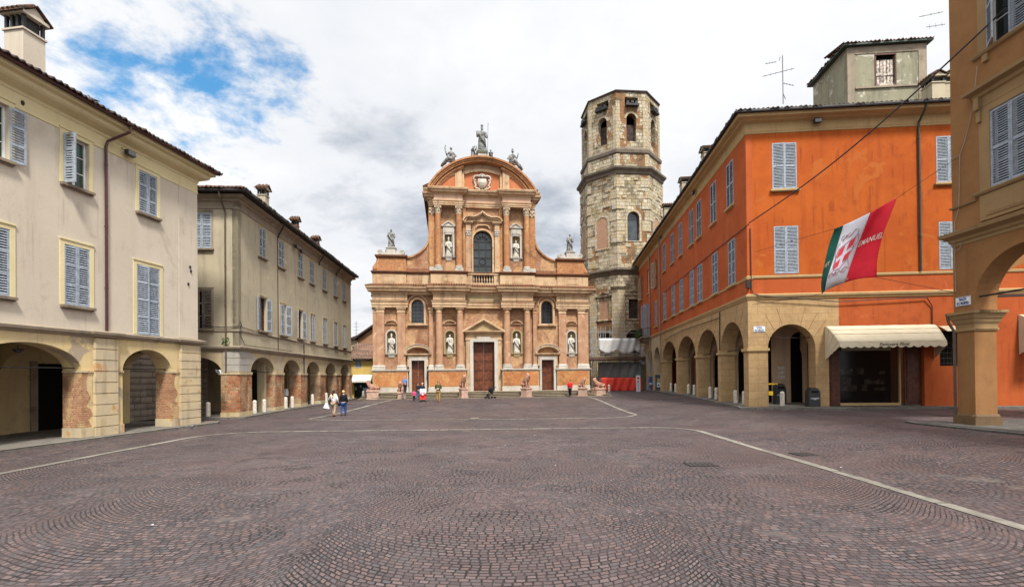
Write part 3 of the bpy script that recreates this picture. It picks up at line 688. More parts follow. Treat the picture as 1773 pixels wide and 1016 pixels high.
def arcade_outline(U0, U1, ztop, arcs, zs, n=18, z0=0.0):
    ou = [(U0, z0)]
    for a, b, r in arcs: ou += [(a, z0)]+[(x, z) for x, z in reversed(arch(a, b, z0, zs, r, n)[2:])]+[(b, z0)]
    return ou+[(U1, z0), (U1, ztop), (U0, ztop)]

# ---------------------------------------------------------------- long grey house
def grey_house():
    F, E = B2, B2E
    T = thing('arcaded_house', 'long grey olive plaster house with dark eaves over red brick arcade piers, beside the church', 'house', F.p(12, 0, 0))
    U1 = 25.0
    up = [3.22, 6.3, 10.03, 12.7, 16.02, 19.28, 22.38]
    ws = [(u, 10.6, .95, 1.95, (0, 0)) for u in up]
    lw = [(3.3, (165, 160)), (6.55, (10, 150)), (9.9, (160, 160)), (12.75, (0, 0)), (16.05, (0, 0)), (19.3, (0, 0)), (22.4, (0, 0))]
    wl = [(u, 5.62, 1.0, 2.25, a) for u, a in lw]
    holes = [rect(u-w/2, u+w/2, z, z+h) for u, z, w, h, s_ in ws+wl]
    m = MB(); m.panel(F, rect(0, U1, 4.3, 13.3), holes, .35)
    he = [(-2.15, 10.35, 1.15, 2.2, (0, 0)), (-2.15, 5.45, 1.15, 2.4, (20, 0))]
    m.panel(E, rect(-10, -.36, 4.3, 13.3), [rect(u-w/2, u+w/2, z, z+h) for u, z, w, h, s_ in he], .35)
    m.box(E, -.36, 0, -.35, 0, 4.3, 13.3)
    m.box(F, U1-.3, U1, -10, -.351, 0, 13.3); m.box(F, 0, U1, -10.3, -10, 0, 13.3)
    m.build('wall', MT['b2wall'], T)
    for u, z, w, h, s_ in ws+wl: window(T, F, u, z, w, h, s_, trim=MT['b2arc'], tw=.1, sill=MT['sill'], frame=MT['wood'] if s_ != (0, 0) else None)
    for i, (u, z, w, h, s_) in enumerate(he): window(T, E, u, z, w, h, s_, trim=MT['ledge'], tw=.1, sill=MT['sill'], smat=MT['shutter_old'] if i else None)
    arcs = [(1.54, 5.05, 1.02), (6.59, 9.86, 1.02), (11.32, 14.56, 1.02), (16.14, 19.37, 1.02), (20.95, 24.06, 1.02)]
    m = MB(); m.panel(F, arcade_outline(0, U1, 4.12, arcs, 2.82), [], .85)
    m.panel(E, [(-10, 0), (-4.2, 0)]+list(reversed(arch(-4.2, -1.02, 0, 2.8, .95)[2:]))+[(-1.02, 0), (-.851, 0), (-.851, 4.12), (-10, 4.12)], [], .7)
    m.build('arcade_wall', MT['b2arc'], T)
    m = MB(); ps = [(0.0, 1.54)]+[(arcs[i][1], arcs[i+1][0]) for i in range(4)]+[(24.06, U1)]
    for i, (a, b) in enumerate(ps):
        c = a+.62*(b-a) if i else 1.0
        m.box(F, a-.015, c-.09, -.865, .05, .36, 2.66); m.box(F, c+.09, b+.015, -.865, .05, .36, 2.66); m.box(F, c-.1, c+.1, -.7, .015, .36, 2.66); m.cut()
    m.box(E, -1.04, -.02, -.02, .06, .36, 2.66)
    m.build('pier_brick', MT['b2brick'], T)
    m = MB()
    for a, b in ps: m.box(F, a-.04, b+.04, -.88, .09, 2.66, 2.82); m.cut(); m.box(F, a-.03, b+.03, -.87, .07, 0, .36); m.cut()
    m.box(E, -1.1, .07, -.1, .1, 2.661, 2.821); m.box(E, -1.07, .05, -.1, .08, 0, .361)
    m.build('impost', MT['b2arc'], T)
    m = MB(); n = 26
    for i in range(3): m.box(F, .02, 1.45, -.1, .022+.004*i, 2.86+i*.42, 2.86+(i+1)*.42-.03); m.box(E, -.9, -.001, -.1, .025+.004*i, 2.86+i*.42, 2.86+(i+1)*.42-.03)
    m.build('corner_quoin', stucco('bare_cement_render', (.40, .375, .33), (.33, .31, .27), (.16, .15, .13), .7, big=1.2, streak=.3, patch=(.55, .53, .48), ps=1.3, pt=.6), T)
    m = MB(); pr = [(0, 4.1), (.07, 4.12), (.09, 4.2), (.17, 4.26), (.19, 4.36), (0, 4.42)]
    m.mould(F, -.02, U1, pr, .0); m.mould(E, -10, .02, pr, 0, .003)
    pr2 = [(0, 5.28), (.05, 5.3), (.06, 5.38), (0, 5.42)]
    m.mould(F, 0, U1, pr2, .0); m.mould(E, -10, 0, pr2, 0, .003)
    m.build('string_course', MT['ledge'], T)
    m = MB(); m.box(F, 4.6, U1, -4.6, -4.4, .1, 4.1); m.box(F, .2, U1-.4, -4.6, -.851, 3.96, 4.1); m.box(F, 4.6, 4.8, -9.9, -4.601, .1, 4.1)
    for a, b in ps[1:5]:
        c = (a+b)/2; X = Fr(*xy(F, c, -.86), -F.nx, -F.ny)
        aa = arch(.3, 3.3, .1, 2.7, 1.1, 12); m.panel(X, [(0, .1), (.3, .1)]+list(reversed(aa[2:]))+[(3.3, .1), (3.55, .1), (3.55, 3.95), (0, 3.95)], [], .4)
    m.build('arcade_inside', MT['inner'], T)
    m = MB()
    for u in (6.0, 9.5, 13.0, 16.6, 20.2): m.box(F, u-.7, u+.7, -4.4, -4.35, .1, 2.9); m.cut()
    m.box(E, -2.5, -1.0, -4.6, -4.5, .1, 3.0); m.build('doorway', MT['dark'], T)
    m = MB(); m.box(E, -8, -.5, -4.9, -4.62, .1, 4.0); m.build('entrance_wall', MT['b2arc'], T)
    m = MB()
    for a, b, r in arcs: m.tube([F.p(a-.1, -.4, 2.86), F.p(b+.1, -.4, 2.86)], .022); m.cut()
    m.tube([E.p(-4.3, -.3, 2.9), E.p(-.9, -.3, 2.9)], .02); m.build('tie_rod', MT['iron'], T)
    m = MB(); pr = [(0, 12.75), (.05, 12.78), (.06, 12.9), (.03, 12.92), (.03, 13.2), (.12, 13.25), (.14, 13.35), (.45, 13.45), (.47, 13.55), (0, 13.6)]
    m.mould(F, 0, U1, pr, 0); m.mould(E, -10, 0, pr, 0, .003); m.build('cornice', MT['ledge'], T)
    m = MB(); m.box(F, -.8, U1+.3, -10, .68, 13.62, 13.7); m.build('eaves_board', MT['iron'], T)
    S = Fr(*xy(F, -.95, .85), F.ux, F.uy); r = corr_roof(S, 0, U1+1.2, 0, 13.78, 5, 1.75, hipL=True, hipR=True); r.build('roof', MT['tile_dark'], T)
    S = Fr(*xy(F, -.95, .85), F.nx, F.ny); S = Fr(F.p(-.95, -11, 0).x, F.p(-.95, -11, 0).y, F.nx, F.ny)
    r = corr_roof(S, 0, 11.85, 0, 13.8, 5, 1.75, hipL=True, hipR=True); r.build('roof', MT['tile'], T)
    m = MB(); gutter(m, [F.p(U1+.2, .78, 13.66), F.p(-.85, .78, 13.66), F.p(-.85, -10, 13.66)], .08); m.build('gutter', MT['iron'], T)
    downpipe(T, [E.p(-.72, .8, 13.6), E.p(-.72, .7, 13.3), E.p(-.72, .1, 12.6), E.p(-.72, .09, 12.4), E.p(-.72, .09, 2.8)], .05, MT['pipe_brown'])
    m = MB()
    for u in (5.2, 13.9, 18.9): m.tube([F.p(u, .72, 13.6), F.p(u+.1, .6, 13.3), F.p(u+.5, .12, 12.9), F.p(u+.5, .06, 12.6)], .05); m.cut()
    m.tube([F.p(5.6, .05, 12.7), F.p(5.6, .05, 4.4)], .025); m.tube([F.p(10.6, .06, 5.2), F.p(10.6, .06, 2.6)], .04)
    m.tube([E.p(-3, .06, 5.75), E.p(-1, .08, 5.55), E.p(0, .06, 5.6), F.p(.05, .1, 5.9), F.p(.3, .05, 5.6), F.p(4, .05, 5.35), F.p(9, .05, 5.3)], .022)
    m.tube([F.p(.1, .08, 5.7), F.p(.2, .05, 5.0), F.p(.6, .08, 4.5), F.p(8, .08, 4.5)], .02); m.build('wall_cable', MT['iron'], T)
    floodlight(T, F, 8.6, .05, 12.75); floodlight(T, F, 9.7, .05, 12.65)
    chimney(T, F.p(7.3, -1.7, 13.9), .62, .6, 2.3, MT['b2wall'], F.rz, cap=.75); chimney(T, F.p(13.8, -1.8, 13.9), .48, .5, 2.0, MT['b2brick'], F.rz, cap=.75); chimney(T, F.p(18.5, -1.6, 13.9), .7, .5, 1.7, MT['b2brick'], F.rz, cap=.7)
    m = MB(); rn = random.Random(2)
    for i in range(46):
        c = E.p(-.7+rn.uniform(-.16, .2), .12+rn.uniform(0, .16), 4.45+rn.uniform(0, .42)); a = rn.uniform(0, 6.3)
        m.q([c, c+Vector((.09*math.cos(a), .09*math.sin(a), .05)), c+Vector((.05*math.cos(a+1.2), .05*math.sin(a+1.2), .1))], [(0, 1, 2)])
    tag(m.build('weed_tuft', plain('weed_green', (.07, .12, .03), .8)), 'green weed tuft growing behind the downpipe on the grey house ledge', 'plant')
grey_house()

def see_glass():
    t = NT('shop_glass', .12, .4); t.b.inputs['Alpha'].default_value = .45; return t.done((.01, .01, .01))

# ---------------------------------------------------------------- orange corner house
def orange_house():
    T = thing('arcaded_house', 'bright orange corner house with blue grey shutters over ochre ashlar arches', 'house', OL.p(-10, -5, .4))
    L, Q = OL, OR
    UF = -24.9
    up = [-2.77, -6.23, -9.88, -12.17, -15.9, -19.1, -22.8]; lo = [-2.6, -6.05, -9.82, -12.2, -15.75, -18.9, -22.8]
    ws = [(u, 13.38, 1.3, 2.95) for u in up]+[(u, 8.2, 1.3, 2.98) for u in lo]
    m = MB(); m.panel(L, rect(UF, 0, 7.0, 17.4), [rect(u-w/2, u+w/2, z, z+h) for u, z, w, h in ws], .35); m.build('red_wall', MT['orange2'], T)
    wr = [(2.22, 13.41, 1.4, 2.8), (11.42, 13.41, 1.4, 2.75), (2.26, 8.36, 1.4, 2.86), (11.5, 8.36, 1.4, 2.8), (16.5, 8.36, 1.4, 2.8)]
    m = MB(); m.panel(Q, rect(.351, 25, 8.3, 17.4), [rect(u-w/2, u+w/2, z, z+h) for u, z, w, h in wr], .35); m.box(Q, .002, .35, -.34, .0, 8.3, 17.39); m.build('wall', MT['orange'], T)
    for u, z, w, h in ws: window(T, L, u, z, w, h, (0, 0), sill=MT['ocream'], rails=3 if z < 10 else 1, sillw=.1)
    for u, z, w, h in wr: window(T, Q, u, z, w, h, (0, 0), sill=MT['ocream'] if z > 10 else None, rails=1, sillw=.14)
    # ground floor, right facade
    shop = (4.66, 9.9, .5, 4.6)
    m = MB(); m.panel(Q, [(5.2, .4), (9.9, .4)]+[(9.9, 4.6), (5.2, 4.6)][:0]+[(25, .4), (25, 8.28), (.36, 8.28), (.36, 6.98), (5.2, 6.98)] if False else [(9.9, .2), (10.75, .2), (10.75, 2.75), (10.75, 4.8), (12.1, 4.8), (12.1, 2.75), (10.751, 2.749), (10.751, .2), (25, .2), (25, 8.28), (.36, 8.28), (.36, 6.98), (5.2, 6.98), (5.2, 4.6), (9.9, 4.6)], [], .35)
    m.build('ground_floor_wall', MT['orange2'], T)
    m = MB(); m.box(Q, 10.75, 12.1, -.3, -.2, 2.7, 4.85); w = m.build('barred_window', MT['dark'], T)
    m = MB()
    for i in range(7):
        u = 10.85+i*.2; m.tube([Q.p(u, -.1, 2.75), Q.p(u, -.1, 4.8)], .012, 4); z = 2.9+i*.3; m.tube([Q.p(10.75, -.1, z), Q.p(12.1, -.1, z)], .012, 4)
    m.build('grille', MT['iron'], w)
    arcs = [(-24.25, -18.05, 2.0), (-17.44, -11.34, 2.0), (-10.79, -5.67, 2.0), (-5.08, -.75, 2.0)]
    m = MB(); m.panel(L, arcade_outline(UF, 0, 6.95, arcs, 3.82, 22, .2), [], 1.0)
    m.panel(Q, [(1.001, .2), (1.13, .2)]+list(reversed(arch(1.13, 3.85, .2, 3.9, 1.44, 20)[2:]))+[(3.85, .2), (4.6, .2), (4.6, 4.6), (5.2, 4.6), (5.2, 6.95), (1.001, 6.95)], [], .8)
    m.box(Q, .003, 1.0, -.5, .0, .2, 6.94)
    m.build('arcade_wall', MT['oarc'], T)
    m = MB()
    def joints(F, a, b, zs, r, zt):
        c = (a+b)/2; hw = (b-a)/2
        for k in range(1, 8):
            t = math.pi*k/8
            if k == 4: continue
            x, z = c+hw*math.cos(t), zs+r*math.sin(t); zz = min(zt, z+1.05); xx = c+(hw+.55)*math.cos(t)*(1.12)
            m.tube([F.p(x, .0, z+.03), F.p(xx, .0, zz)], .011, 4)
    for a, b, r in arcs: joints(L, a, b, 3.85, r, 6.8)
    joints(Q, 1.13, 3.85, 3.93, 1.44, 6.6); m.build('voussoir_joint', plain('joint_brown', (.2, .1, .05), .9), T)
    m = MB(); ps = [(UF, -24.25)]+[(arcs[i][1], arcs[i+1][0]) for i in range(3)]
    for a, b in ps+[(-.75, .0)]: m.box(L, a-.08, b+.08, -1.06, .09, 3.76, 3.92); m.cut()
    m.box(Q, -.09, 1.2, -.9, .09, 3.77, 3.93); m.build('impost', MT['ocream'], T)
    m = MB(); pr = [(0, 6.84), (.05, 6.86), (.07, 6.95), (.12, 7.0), (.14, 7.12), (.09, 7.15), (0, 7.18)]
    m.mould(L, -39.5, 0, pr, 0); m.mould(Q, 0, 25, pr, 0, .003)
    pr = [(0, 8.1), (.05, 8.13), (.07, 8.24), (0, 8.28)]; m.mould(L, UF, 0, pr, 0, -.06); m.mould(Q, 0, 25, pr, 0, .0)
    m.build('string_course', MT['ocream'], T)
    m = MB(); pr = [(0, 16.8), (.04, 16.82), (.05, 16.88), (.02, 16.9), (.05, 16.98), (.05, 17.04), (.02, 17.06), (.02, 17.4), (.06, 17.44), (.3, 17.5), (.34, 17.56), (.62, 17.6), (.66, 17.78), (0, 17.82)]
    m.mould(L, -39.5, 0, pr, 0); m.mould(Q, 0, 25, pr, 0, .003); m.build('cornice', MT['ocream'], T)
    c = L.p(.86, .86, 0)
    S = Fr(*xy(L, -40.5, .84), L.ux, L.uy); corr_roof(S, 0, 41.3, 0, 17.92, 8, 2.6, hipL=True, hipR=True, pitch=.26).build('roof', MT['tile_dark'], T)
    S = Fr(*xy(Q, -.84, .84), Q.ux, Q.uy); corr_roof(S, 0, 27, 0, 17.93, 8, 2.6, hipL=True, pitch=.26).build('roof', MT['tile_dark'], T)
    m = MB(); m.box(L, -40, .7, -6, .72, 17.822, 17.86); m.box(Q, -.7, 25, -6, .72, 17.824, 17.862)
    gutter(m, [L.p(-40, .8, 17.84), Vector((c.x+.06, c.y+.06, 17.84)), Q.p(25, .8, 17.84)], .085); m.build('gutter', MT['iron'], T)
    downpipe(T, [Q.p(9.74, .72, 17.8), Q.p(9.74, .6, 17.5), Q.p(9.74, .1, 17.0), Q.p(9.74, .09, 16.9), Q.p(9.74, .09, 8.3)], .06, MT['pipe_green'])
    # inside the arcade
    dl, dr = uzd(Q, 1369, 640, -3.6)[0], uzd(Q, 1401, 640, -3.6)[0]
    m = MB(); m.box(L, -40, -3.8, -5.2, -4.9, .3, 6.9); m.box(L, -40, -.9, -5.0, -1.01, 6.2, 6.5); m.box(Q, 1.3, 12, -3.0, -.81, 6.2, 6.5)
    m.panel(Q, [(4.0, .3), (4.15, .3)][:0]+[(2.9, .3), (dl, .3)]+list(reversed(arch(dl, dr, .3, 4.55, .6, 12)[2:]))+[(dr, .3), (12, .3), (12, 6.2), (2.9, 6.2)], [], .12, d=-3.6)
    m.box(Q, 5.5, 5.65, -3.6, -.81, .3, 6.2)
    for a, b in ps[1:]:
        X = Fr(*xy(L, (a+b)/2, -1.0), -L.nx, -L.ny); aa = arch(.3, 3.6, .3, 3.6, 1.6, 12); m.panel(X, [(0, .3), (.3, .3)]+list(reversed(aa[2:]))+[(3.6, .3), (3.9, .3), (3.9, 6.2), (0, 6.2)], [], .4)
    m.build('arcade_inside', stucco('pinkish_arcade_plaster', (.60, .42, .27), (.52, .37, .24), (.2, .14, .1), .5), T)
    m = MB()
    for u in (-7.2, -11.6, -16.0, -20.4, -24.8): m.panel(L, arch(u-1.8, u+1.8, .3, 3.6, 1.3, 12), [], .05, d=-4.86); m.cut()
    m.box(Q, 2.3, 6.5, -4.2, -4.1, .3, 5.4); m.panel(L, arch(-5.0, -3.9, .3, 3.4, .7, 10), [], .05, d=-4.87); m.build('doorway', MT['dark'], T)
    m = MB()
    for a, b, r in arcs: m.tube([L.p(a-.1, -.5, 4.0), L.p(b+.1, -.5, 4.0)], .03); m.tube([L.p((a+b)/2, -.5, 4.0), L.p((a+b)/2, -.55, 4.25)], .03); m.cut()
    m.tube([Q.p(1.0, -.4, 4.55), Q.p(4.0, -.4, 4.55)], .02); m.build('tie_rod', MT['iron'], T)
    m = MB(); m.box(Q, 2.15, 2.45, -3.3, -3.05, 4.2, 4.6); m.build('arcade_lamp', MT['iron'], T)
    # shop front
    m = MB(); m.box(Q, 5.35, 8.72, -.45, -.4, .62, 4.6); m.cut(); sh = m.build('shop_front', see_glass(), T); m = MB(); m.box(Q, 5.66, 9.9, -3, -2.9, .4, 4.7); m.build('shop_interior', MT['dark'], sh)
    m = MB(); m.box(Q, 5.35, 8.8, -.5, -.3, .45, .6); m.box(Q, 8.72, 8.8, -.42, -.3, .601, 4.6); m.build('shop_frame', MT['ocream'], sh)
    m = MB()
    for a, b in ((4.68, 5.33), (8.95, 9.88)):
        m.box(Q, a, b, -.3, -.22, .5, 4.6)
        for z0, z1 in ((.62, 1.9), (2.05, 4.4)): m.box(Q, a+.1, b-.1, -.22, -.19, z0, z1); m.box(Q, a+.16, b-.16, -.19, -.175, z0+.07, z1-.07)
        m.cut()
    m.build('wooden_panel', MT['wood'], sh)
    m = MB(); m.box(Q, 5.5, 8.3, -.39, -.34, 3.72, 4.2); sg = m.build('shop_sign', plain('dim_sign_board', (.3, .26, .17), .7), sh)
    wall_text(Q, 6.9, -.33, 3.96, text_mesh('Pasticceria Motti', .36, shear=.3)).build('lettering', MT['iron'], sg)
    m = MB(); rn = random.Random(4)
    for i in range(16):
        u = rn.uniform(5.6, 8.5); z = rn.choice((1.3, 1.7, 2.3)); m.box(Q, u, u+rn.uniform(.08, .3), -.9-rn.random()*.6, -.8, z, z+rn.uniform(.1, .4))
    m.build('shop_goods', plain('shop_goods', (.3, .24, .17), .7, var=.6, scale=6), sh)
    # second section further along the left facade
    m = MB(); w2 = [(-27.6, 12.6, 1.2, 3.0, (150, 150)), (-32.3, 12.6, 1.2, 3.0, (None, None)), (-37.0, 12.6, 1.2, 3.0, (150, 150)), (-27.5, 8.0, 1.2, 3.0, (0, 0)), (-32.5, 7.25, 1.5, 4.0, (120, 100)), (-37.2, 8.0, 1.2, 3.0, (0, 0))]
    m.panel(L, rect(-39.4, UF-.002, 7.0, 17.4), [rect(u-w/2, u+w/2, z, z+h) for u, z, w, h, s_ in w2], .35); m.box(L, -39.4, -39.1, -9, -.351, 0, 17.4); m.build('far_wall', MT['orange2'], T)
    for u, z, w, h, s_ in w2: window(T, L, u, z, w, h, s_, trim=None, sill=MT['ocream'], smat=MT['b2wall'] if z > 12 and s_[0] else MT['shutter'])
    arcs2 = [(-28.9, -25.6, 1.7), (-33.2, -30.0, 1.7), (-37.9, -34.4, 1.7)]
    m = MB(); m.panel(L, arcade_outline(-39.4, UF-.002, 6.95, arcs2, 3.9, 14, .1), [], 1.0); m.build('far_arcade_wall', MT['b2arc'], T)
    downpipe(T, [L.p(UF, .2, 17.4), L.p(UF, .1, 17.0), L.p(UF, .1, 2.6)], .07, MT['ledge']); downpipe(T, [L.p(-30.9, .2, 17.4), L.p(-30.9, .1, 17.0), L.p(-30.9, .1, 2.6)], .07, MT['ledge'])
    m = MB(); m.box(L, -35, -30.6, 0, 1.1, 6.95, 7.1); m.box(L, -34.4, -34, 0, .8, 6.5, 6.949); m.box(L, -31.6, -31.2, 0, .8, 6.5, 6.949); bl = m.build('balcony', MT['ledge'], T)
    m = MB()
    for i in range(23): u = -35+.2*i; m.tube([L.p(u, 1.04, 7.1), L.p(u, 1.04, 8.1)], .014, 4)
    m.tube([L.p(-35, .05, 8.1), L.p(-35, 1.04, 8.1), L.p(-30.6, 1.04, 8.1), L.p(-30.6, .05, 8.1)], .025)
    for i in range(5): m.tube([L.p(-35, .2*i+.1, 7.1), L.p(-35, .2*i+.1, 8.1)], .014, 4); m.tube([L.p(-30.6, .2*i+.1, 7.1), L.p(-30.6, .2*i+.1, 8.1)], .014, 4)
    m.build('railing', MT['iron'], bl)
    m = MB(); rn = random.Random(5)
    for i in range(420):
        c = L.p(rn.uniform(-35.1, -31.5), rn.uniform(.9, 1.35), 7.2+abs(rn.gauss(0, .42))); a = rn.uniform(0, 6.3); s_ = rn.uniform(.08, .2)
        m.q([c, c+Vector((s_*math.cos(a), s_*math.sin(a), rn.uniform(-.1, .1))), c+Vector((s_*.5*math.cos(a+1), s_*.5*math.sin(a+1), s_))], [(0, 1, 2)])
    tag(m.build('balcony_plant', plain('balcony_leaves', (.06, .1, .03), .8, var=.4, scale=6)), 'green plants trailing over the iron balcony of the orange house', 'plant')
    # roof furniture
    for px, py, d, w_, h_ in ((1226, 262, -1.2, .9, 1.2), (1187, 318, -1.2, 1.0, 1.6), (1156, 362, -1.2, .8, 1.6)):
        u, z = uzd(L, px, py, d); chimney(T, L.p(u, d, z-.9-h_*.5), w_, .9, h_, MT['b2wall'], L.rz, cap=.6)
    u, z = uzd(Q, 1624, 150, -3.0); chimney(T, Q.p(u-.3, -3.0, z-1.3), .75, .9, 1.3, MT['b2wall'], Q.rz, cap=.65); chimney(T, Q.p(u+.55, -3.2, z-1.3), .7, .9, 1.35, MT['b2wall'], Q.rz, cap=.65)
    floodlight(T, Q, 4.02, .05, 17.3); floodlight(T, L, -10.5, .05, 17.2); floodlight(T, L, -23.5, .05, 17.2)
    m = MB()
    m.tube([L.p(-.1, .05, 10.2), L.p(-8, .05, 10.05), L.p(-24, .05, 9.6)][0:0] or [uv3(L, 1297, 388, .05), uv3(L, 1240, 432, .05), uv3(L, 1150, 506, .05)], .025)
    m.tube([uv3(Q, 1299, 395, .05), uv3(Q, 1301, 500, .06), uv3(Q, 1304, 508, .1), uv3(Q, 1318, 512, .2), uv3(Q, 1450, 522, .16), uv3(Q, 1560, 516, .16), uv3(Q, 1605, 515, .12), uv3(Q, 1614, 530, .06), uv3(Q, 1614, 562, .05)], .03)
    m.tube([uv3(L, 1246, 540, .05), uv3(L, 1246, 607, .05)], .035); m.tube([uv3(L, 1246, 550, .1), uv3(L, 1180, 572, .1), uv3(L, 1150, 588, .1)], .03)
    m.box(Q, -.12, .12, .0, .18, 7.55, 7.95); m.build('wall_cable', MT['iron'], T)
    street_sign(Q, *uzd(Q, 1314.5, 569.5)[:2], .66, .36, ('VIA', 'DEL TORRAZZO'), 'small white sign reading VIA DEL TORRAZZO beside the arch on the orange house corner')
def uv3(F, px, py, d):
    u, z = uzd(F, px, py, d); return F.p(u, d, z)
orange_house()

def roof_turret():
    F = OR; d = -4.5
    u0, zb = uzd(F, 1468, 178, d); u1, zt = uzd(F, 1603, 72, d); z0 = 18.6; z1 = uzd(F, 1535, 79, d)[1]
    T = thing('roof_turret', 'stained grey rendered roof room with a peeling shuttered window on the orange house roof', 'roof room', F.p((u0+u1)/2, d, z0))
    ww = uzd(F, 1517, 150, d)[0]; wx = uzd(F, 1550, 150, d)[0]; wz0 = uzd(F, 1530, 149, d)[1]; wz1 = uzd(F, 1530, 96, d)[1]
    dep = 4.4; m = MB(); m.panel(F, rect(u0, u1, z0, z1), [rect(ww, wx, wz0, wz1)], .3, d=d); m.box(F, u1-.3, u1, d-dep, d-.301, z0, z1)
    S = Fr(*xy(F, u0, d-dep), F.nx, F.ny)                # left face, looking at the camera's left
    m.panel(S, rect(0, dep-.301, z0, z1), [rect(1.7, 2.6, z0+1.0, z0+2.7)], .25); m.box(F, u0+.25, u1-.3, d-dep, d-dep+.2, z0, z1)
    m.build('wall', stucco('stained_turret_render', (.31, .29, .2), (.25, .24, .17), (.13, .125, .09), .75, big=.8, streak=.7, patch=(.52, .49, .4), ps=.8, pt=.58), T)
    m = MB(); m.box(F, u0-.02, u0+.45, d-.1, d+.04, z0, z1-.02); m.box(F, u1-.5, u1+.02, d-.1, d+.04, z0, z1-.02); m.box(F, u0+.45, u1-.5, d-.1, d+.041, z1-.5, z1-.02); m.box(F, u0+.45, u1-.5, d-.1, d+.1, wz0-.14, wz0-.02)
    m.build('trim', MT['ledge'], T)
    m = MB(); c = (ww+wx)/2; wd = wx-ww; h = wz1-wz0; hz = h-.12*h
    for i in range(5): a = ww+.1*wd+i*.18*wd; m.box(F, a, a+.14*wd, d-.18, d-.12, wz0+.02, wz0+hz)
    m.box(F, ww+.05*wd, wx-.05*wd, d-.12, d-.08, wz0+h*.36, wz0+h*.43); m.box(F, ww+.05*wd, wx-.05*wd, d-.12, d-.08, wz0+.05, wz0+.2)
    w = m.build('window', plain('peeling_white_paint', (.42, .36, .31), .8, var=.7, scale=7), T)
    m = MB(); m.box(F, ww, wx, d-.28, d-.22, wz0, wz1); m.build('pane', MT['dark'], w)
    m = MB(); m.box(F, ww-.08, ww, d-.2, d+.03, wz0, wz1); m.box(F, wx, wx+.08, d-.2, d+.03, wz0, wz1); m.box(F, ww-.08, wx+.08, d-.2, d+.05, wz1, wz1+.09); m.build('surround', MT['wood'], w)
    m = MB(); m.panel(S, rect(1.71, 2.59, z0+1.01, z0+2.69), [], .05, d=-.1); m.build('side_window', MT['shutter'], T)
    # lean-to roof falling to the left, tiles on top
    A = Fr(*xy(F, u0-.4, d+.35), F.ux, F.uy); m = MB()
    for i in range(0, 1):
        P = [F.p(u0-.35, d+.3, z1+.0), F.p(u1+.3, d+.3, z1+.02), F.p(u1+.3, d-dep-.2, z1-.9+.9), F.p(u0-.35, d-dep-.2, z1-.0)]
        m.q(P+[p+Vector((0, 0, .12)) for p in P], [(3, 2, 1, 0), (4, 5, 6, 7), (0, 1, 5, 4), (1, 2, 6, 5), (2, 3, 7, 6), (3, 0, 4, 7)])
    m.build('eaves_board', MT['pipe_green'], T)
    corr_roof(A, 0, u1-u0+.7, 0, z1+.17, 2.5, .5, pitch=.24).build('roof', MT['tile'], T)
    m = MB(); S2 = Fr(*xy(F, u0-.4, d-dep-.2), F.nx, F.ny); corr_roof(S2, 0, dep+.5, 0, z1+.16, 2.5, .5, hipR=True, hipL=True, pitch=.24).build('roof', MT['tile'], T)
roof_turret()
def antenna(px, py, d, F, hpx, label, arms):
    u, z = uzd(F, px, py, d); b = F.p(u, d, z); k = (b.y/FPX)
    m = MB(); m.tube([b, b+Vector((0, 0, hpx*k))], .03, 6)
    for (dx0, dy0, dx1, dy1, nel, el) in arms:
        a = b+Vector((dx0*k, .0, dy0*k)); c = b+Vector((dx1*k, .4, dy1*k)); m.tube([a, c], .018, 5)
        for i in range(nel): q = a+(c-a)*((i+.5)/nel); m.tube([q-Vector((.04, .06, el)), q+Vector((.04, .06, el))], .01, 4)
    o = m.build('tv_antenna', plain('aerial_metal', (.09, .09, .1), .5, .5, .6)); tag(o, label, 'antenna', None); return o
antenna(1356, 180, -3, OR, 84, 'tall thin rooftop aerial mast with three arms left of the roof turret', [(-35, 48, 26, 68, 6, .12), (-30, 70, -5, 80, 4, .1), (0, 36, 25, 38, 4, .1), (0, 18, 10, 14, 3, .12), (-4, 82, 0, 82, 1, .1)])
antenna(1655, 130, -4, OR, 130, 'rooftop aerial reaching out from behind the tawny house at top right', [(-62, 102, -12, 118, 3, .12), (-50, 84, -8, 96, 3, .2)])
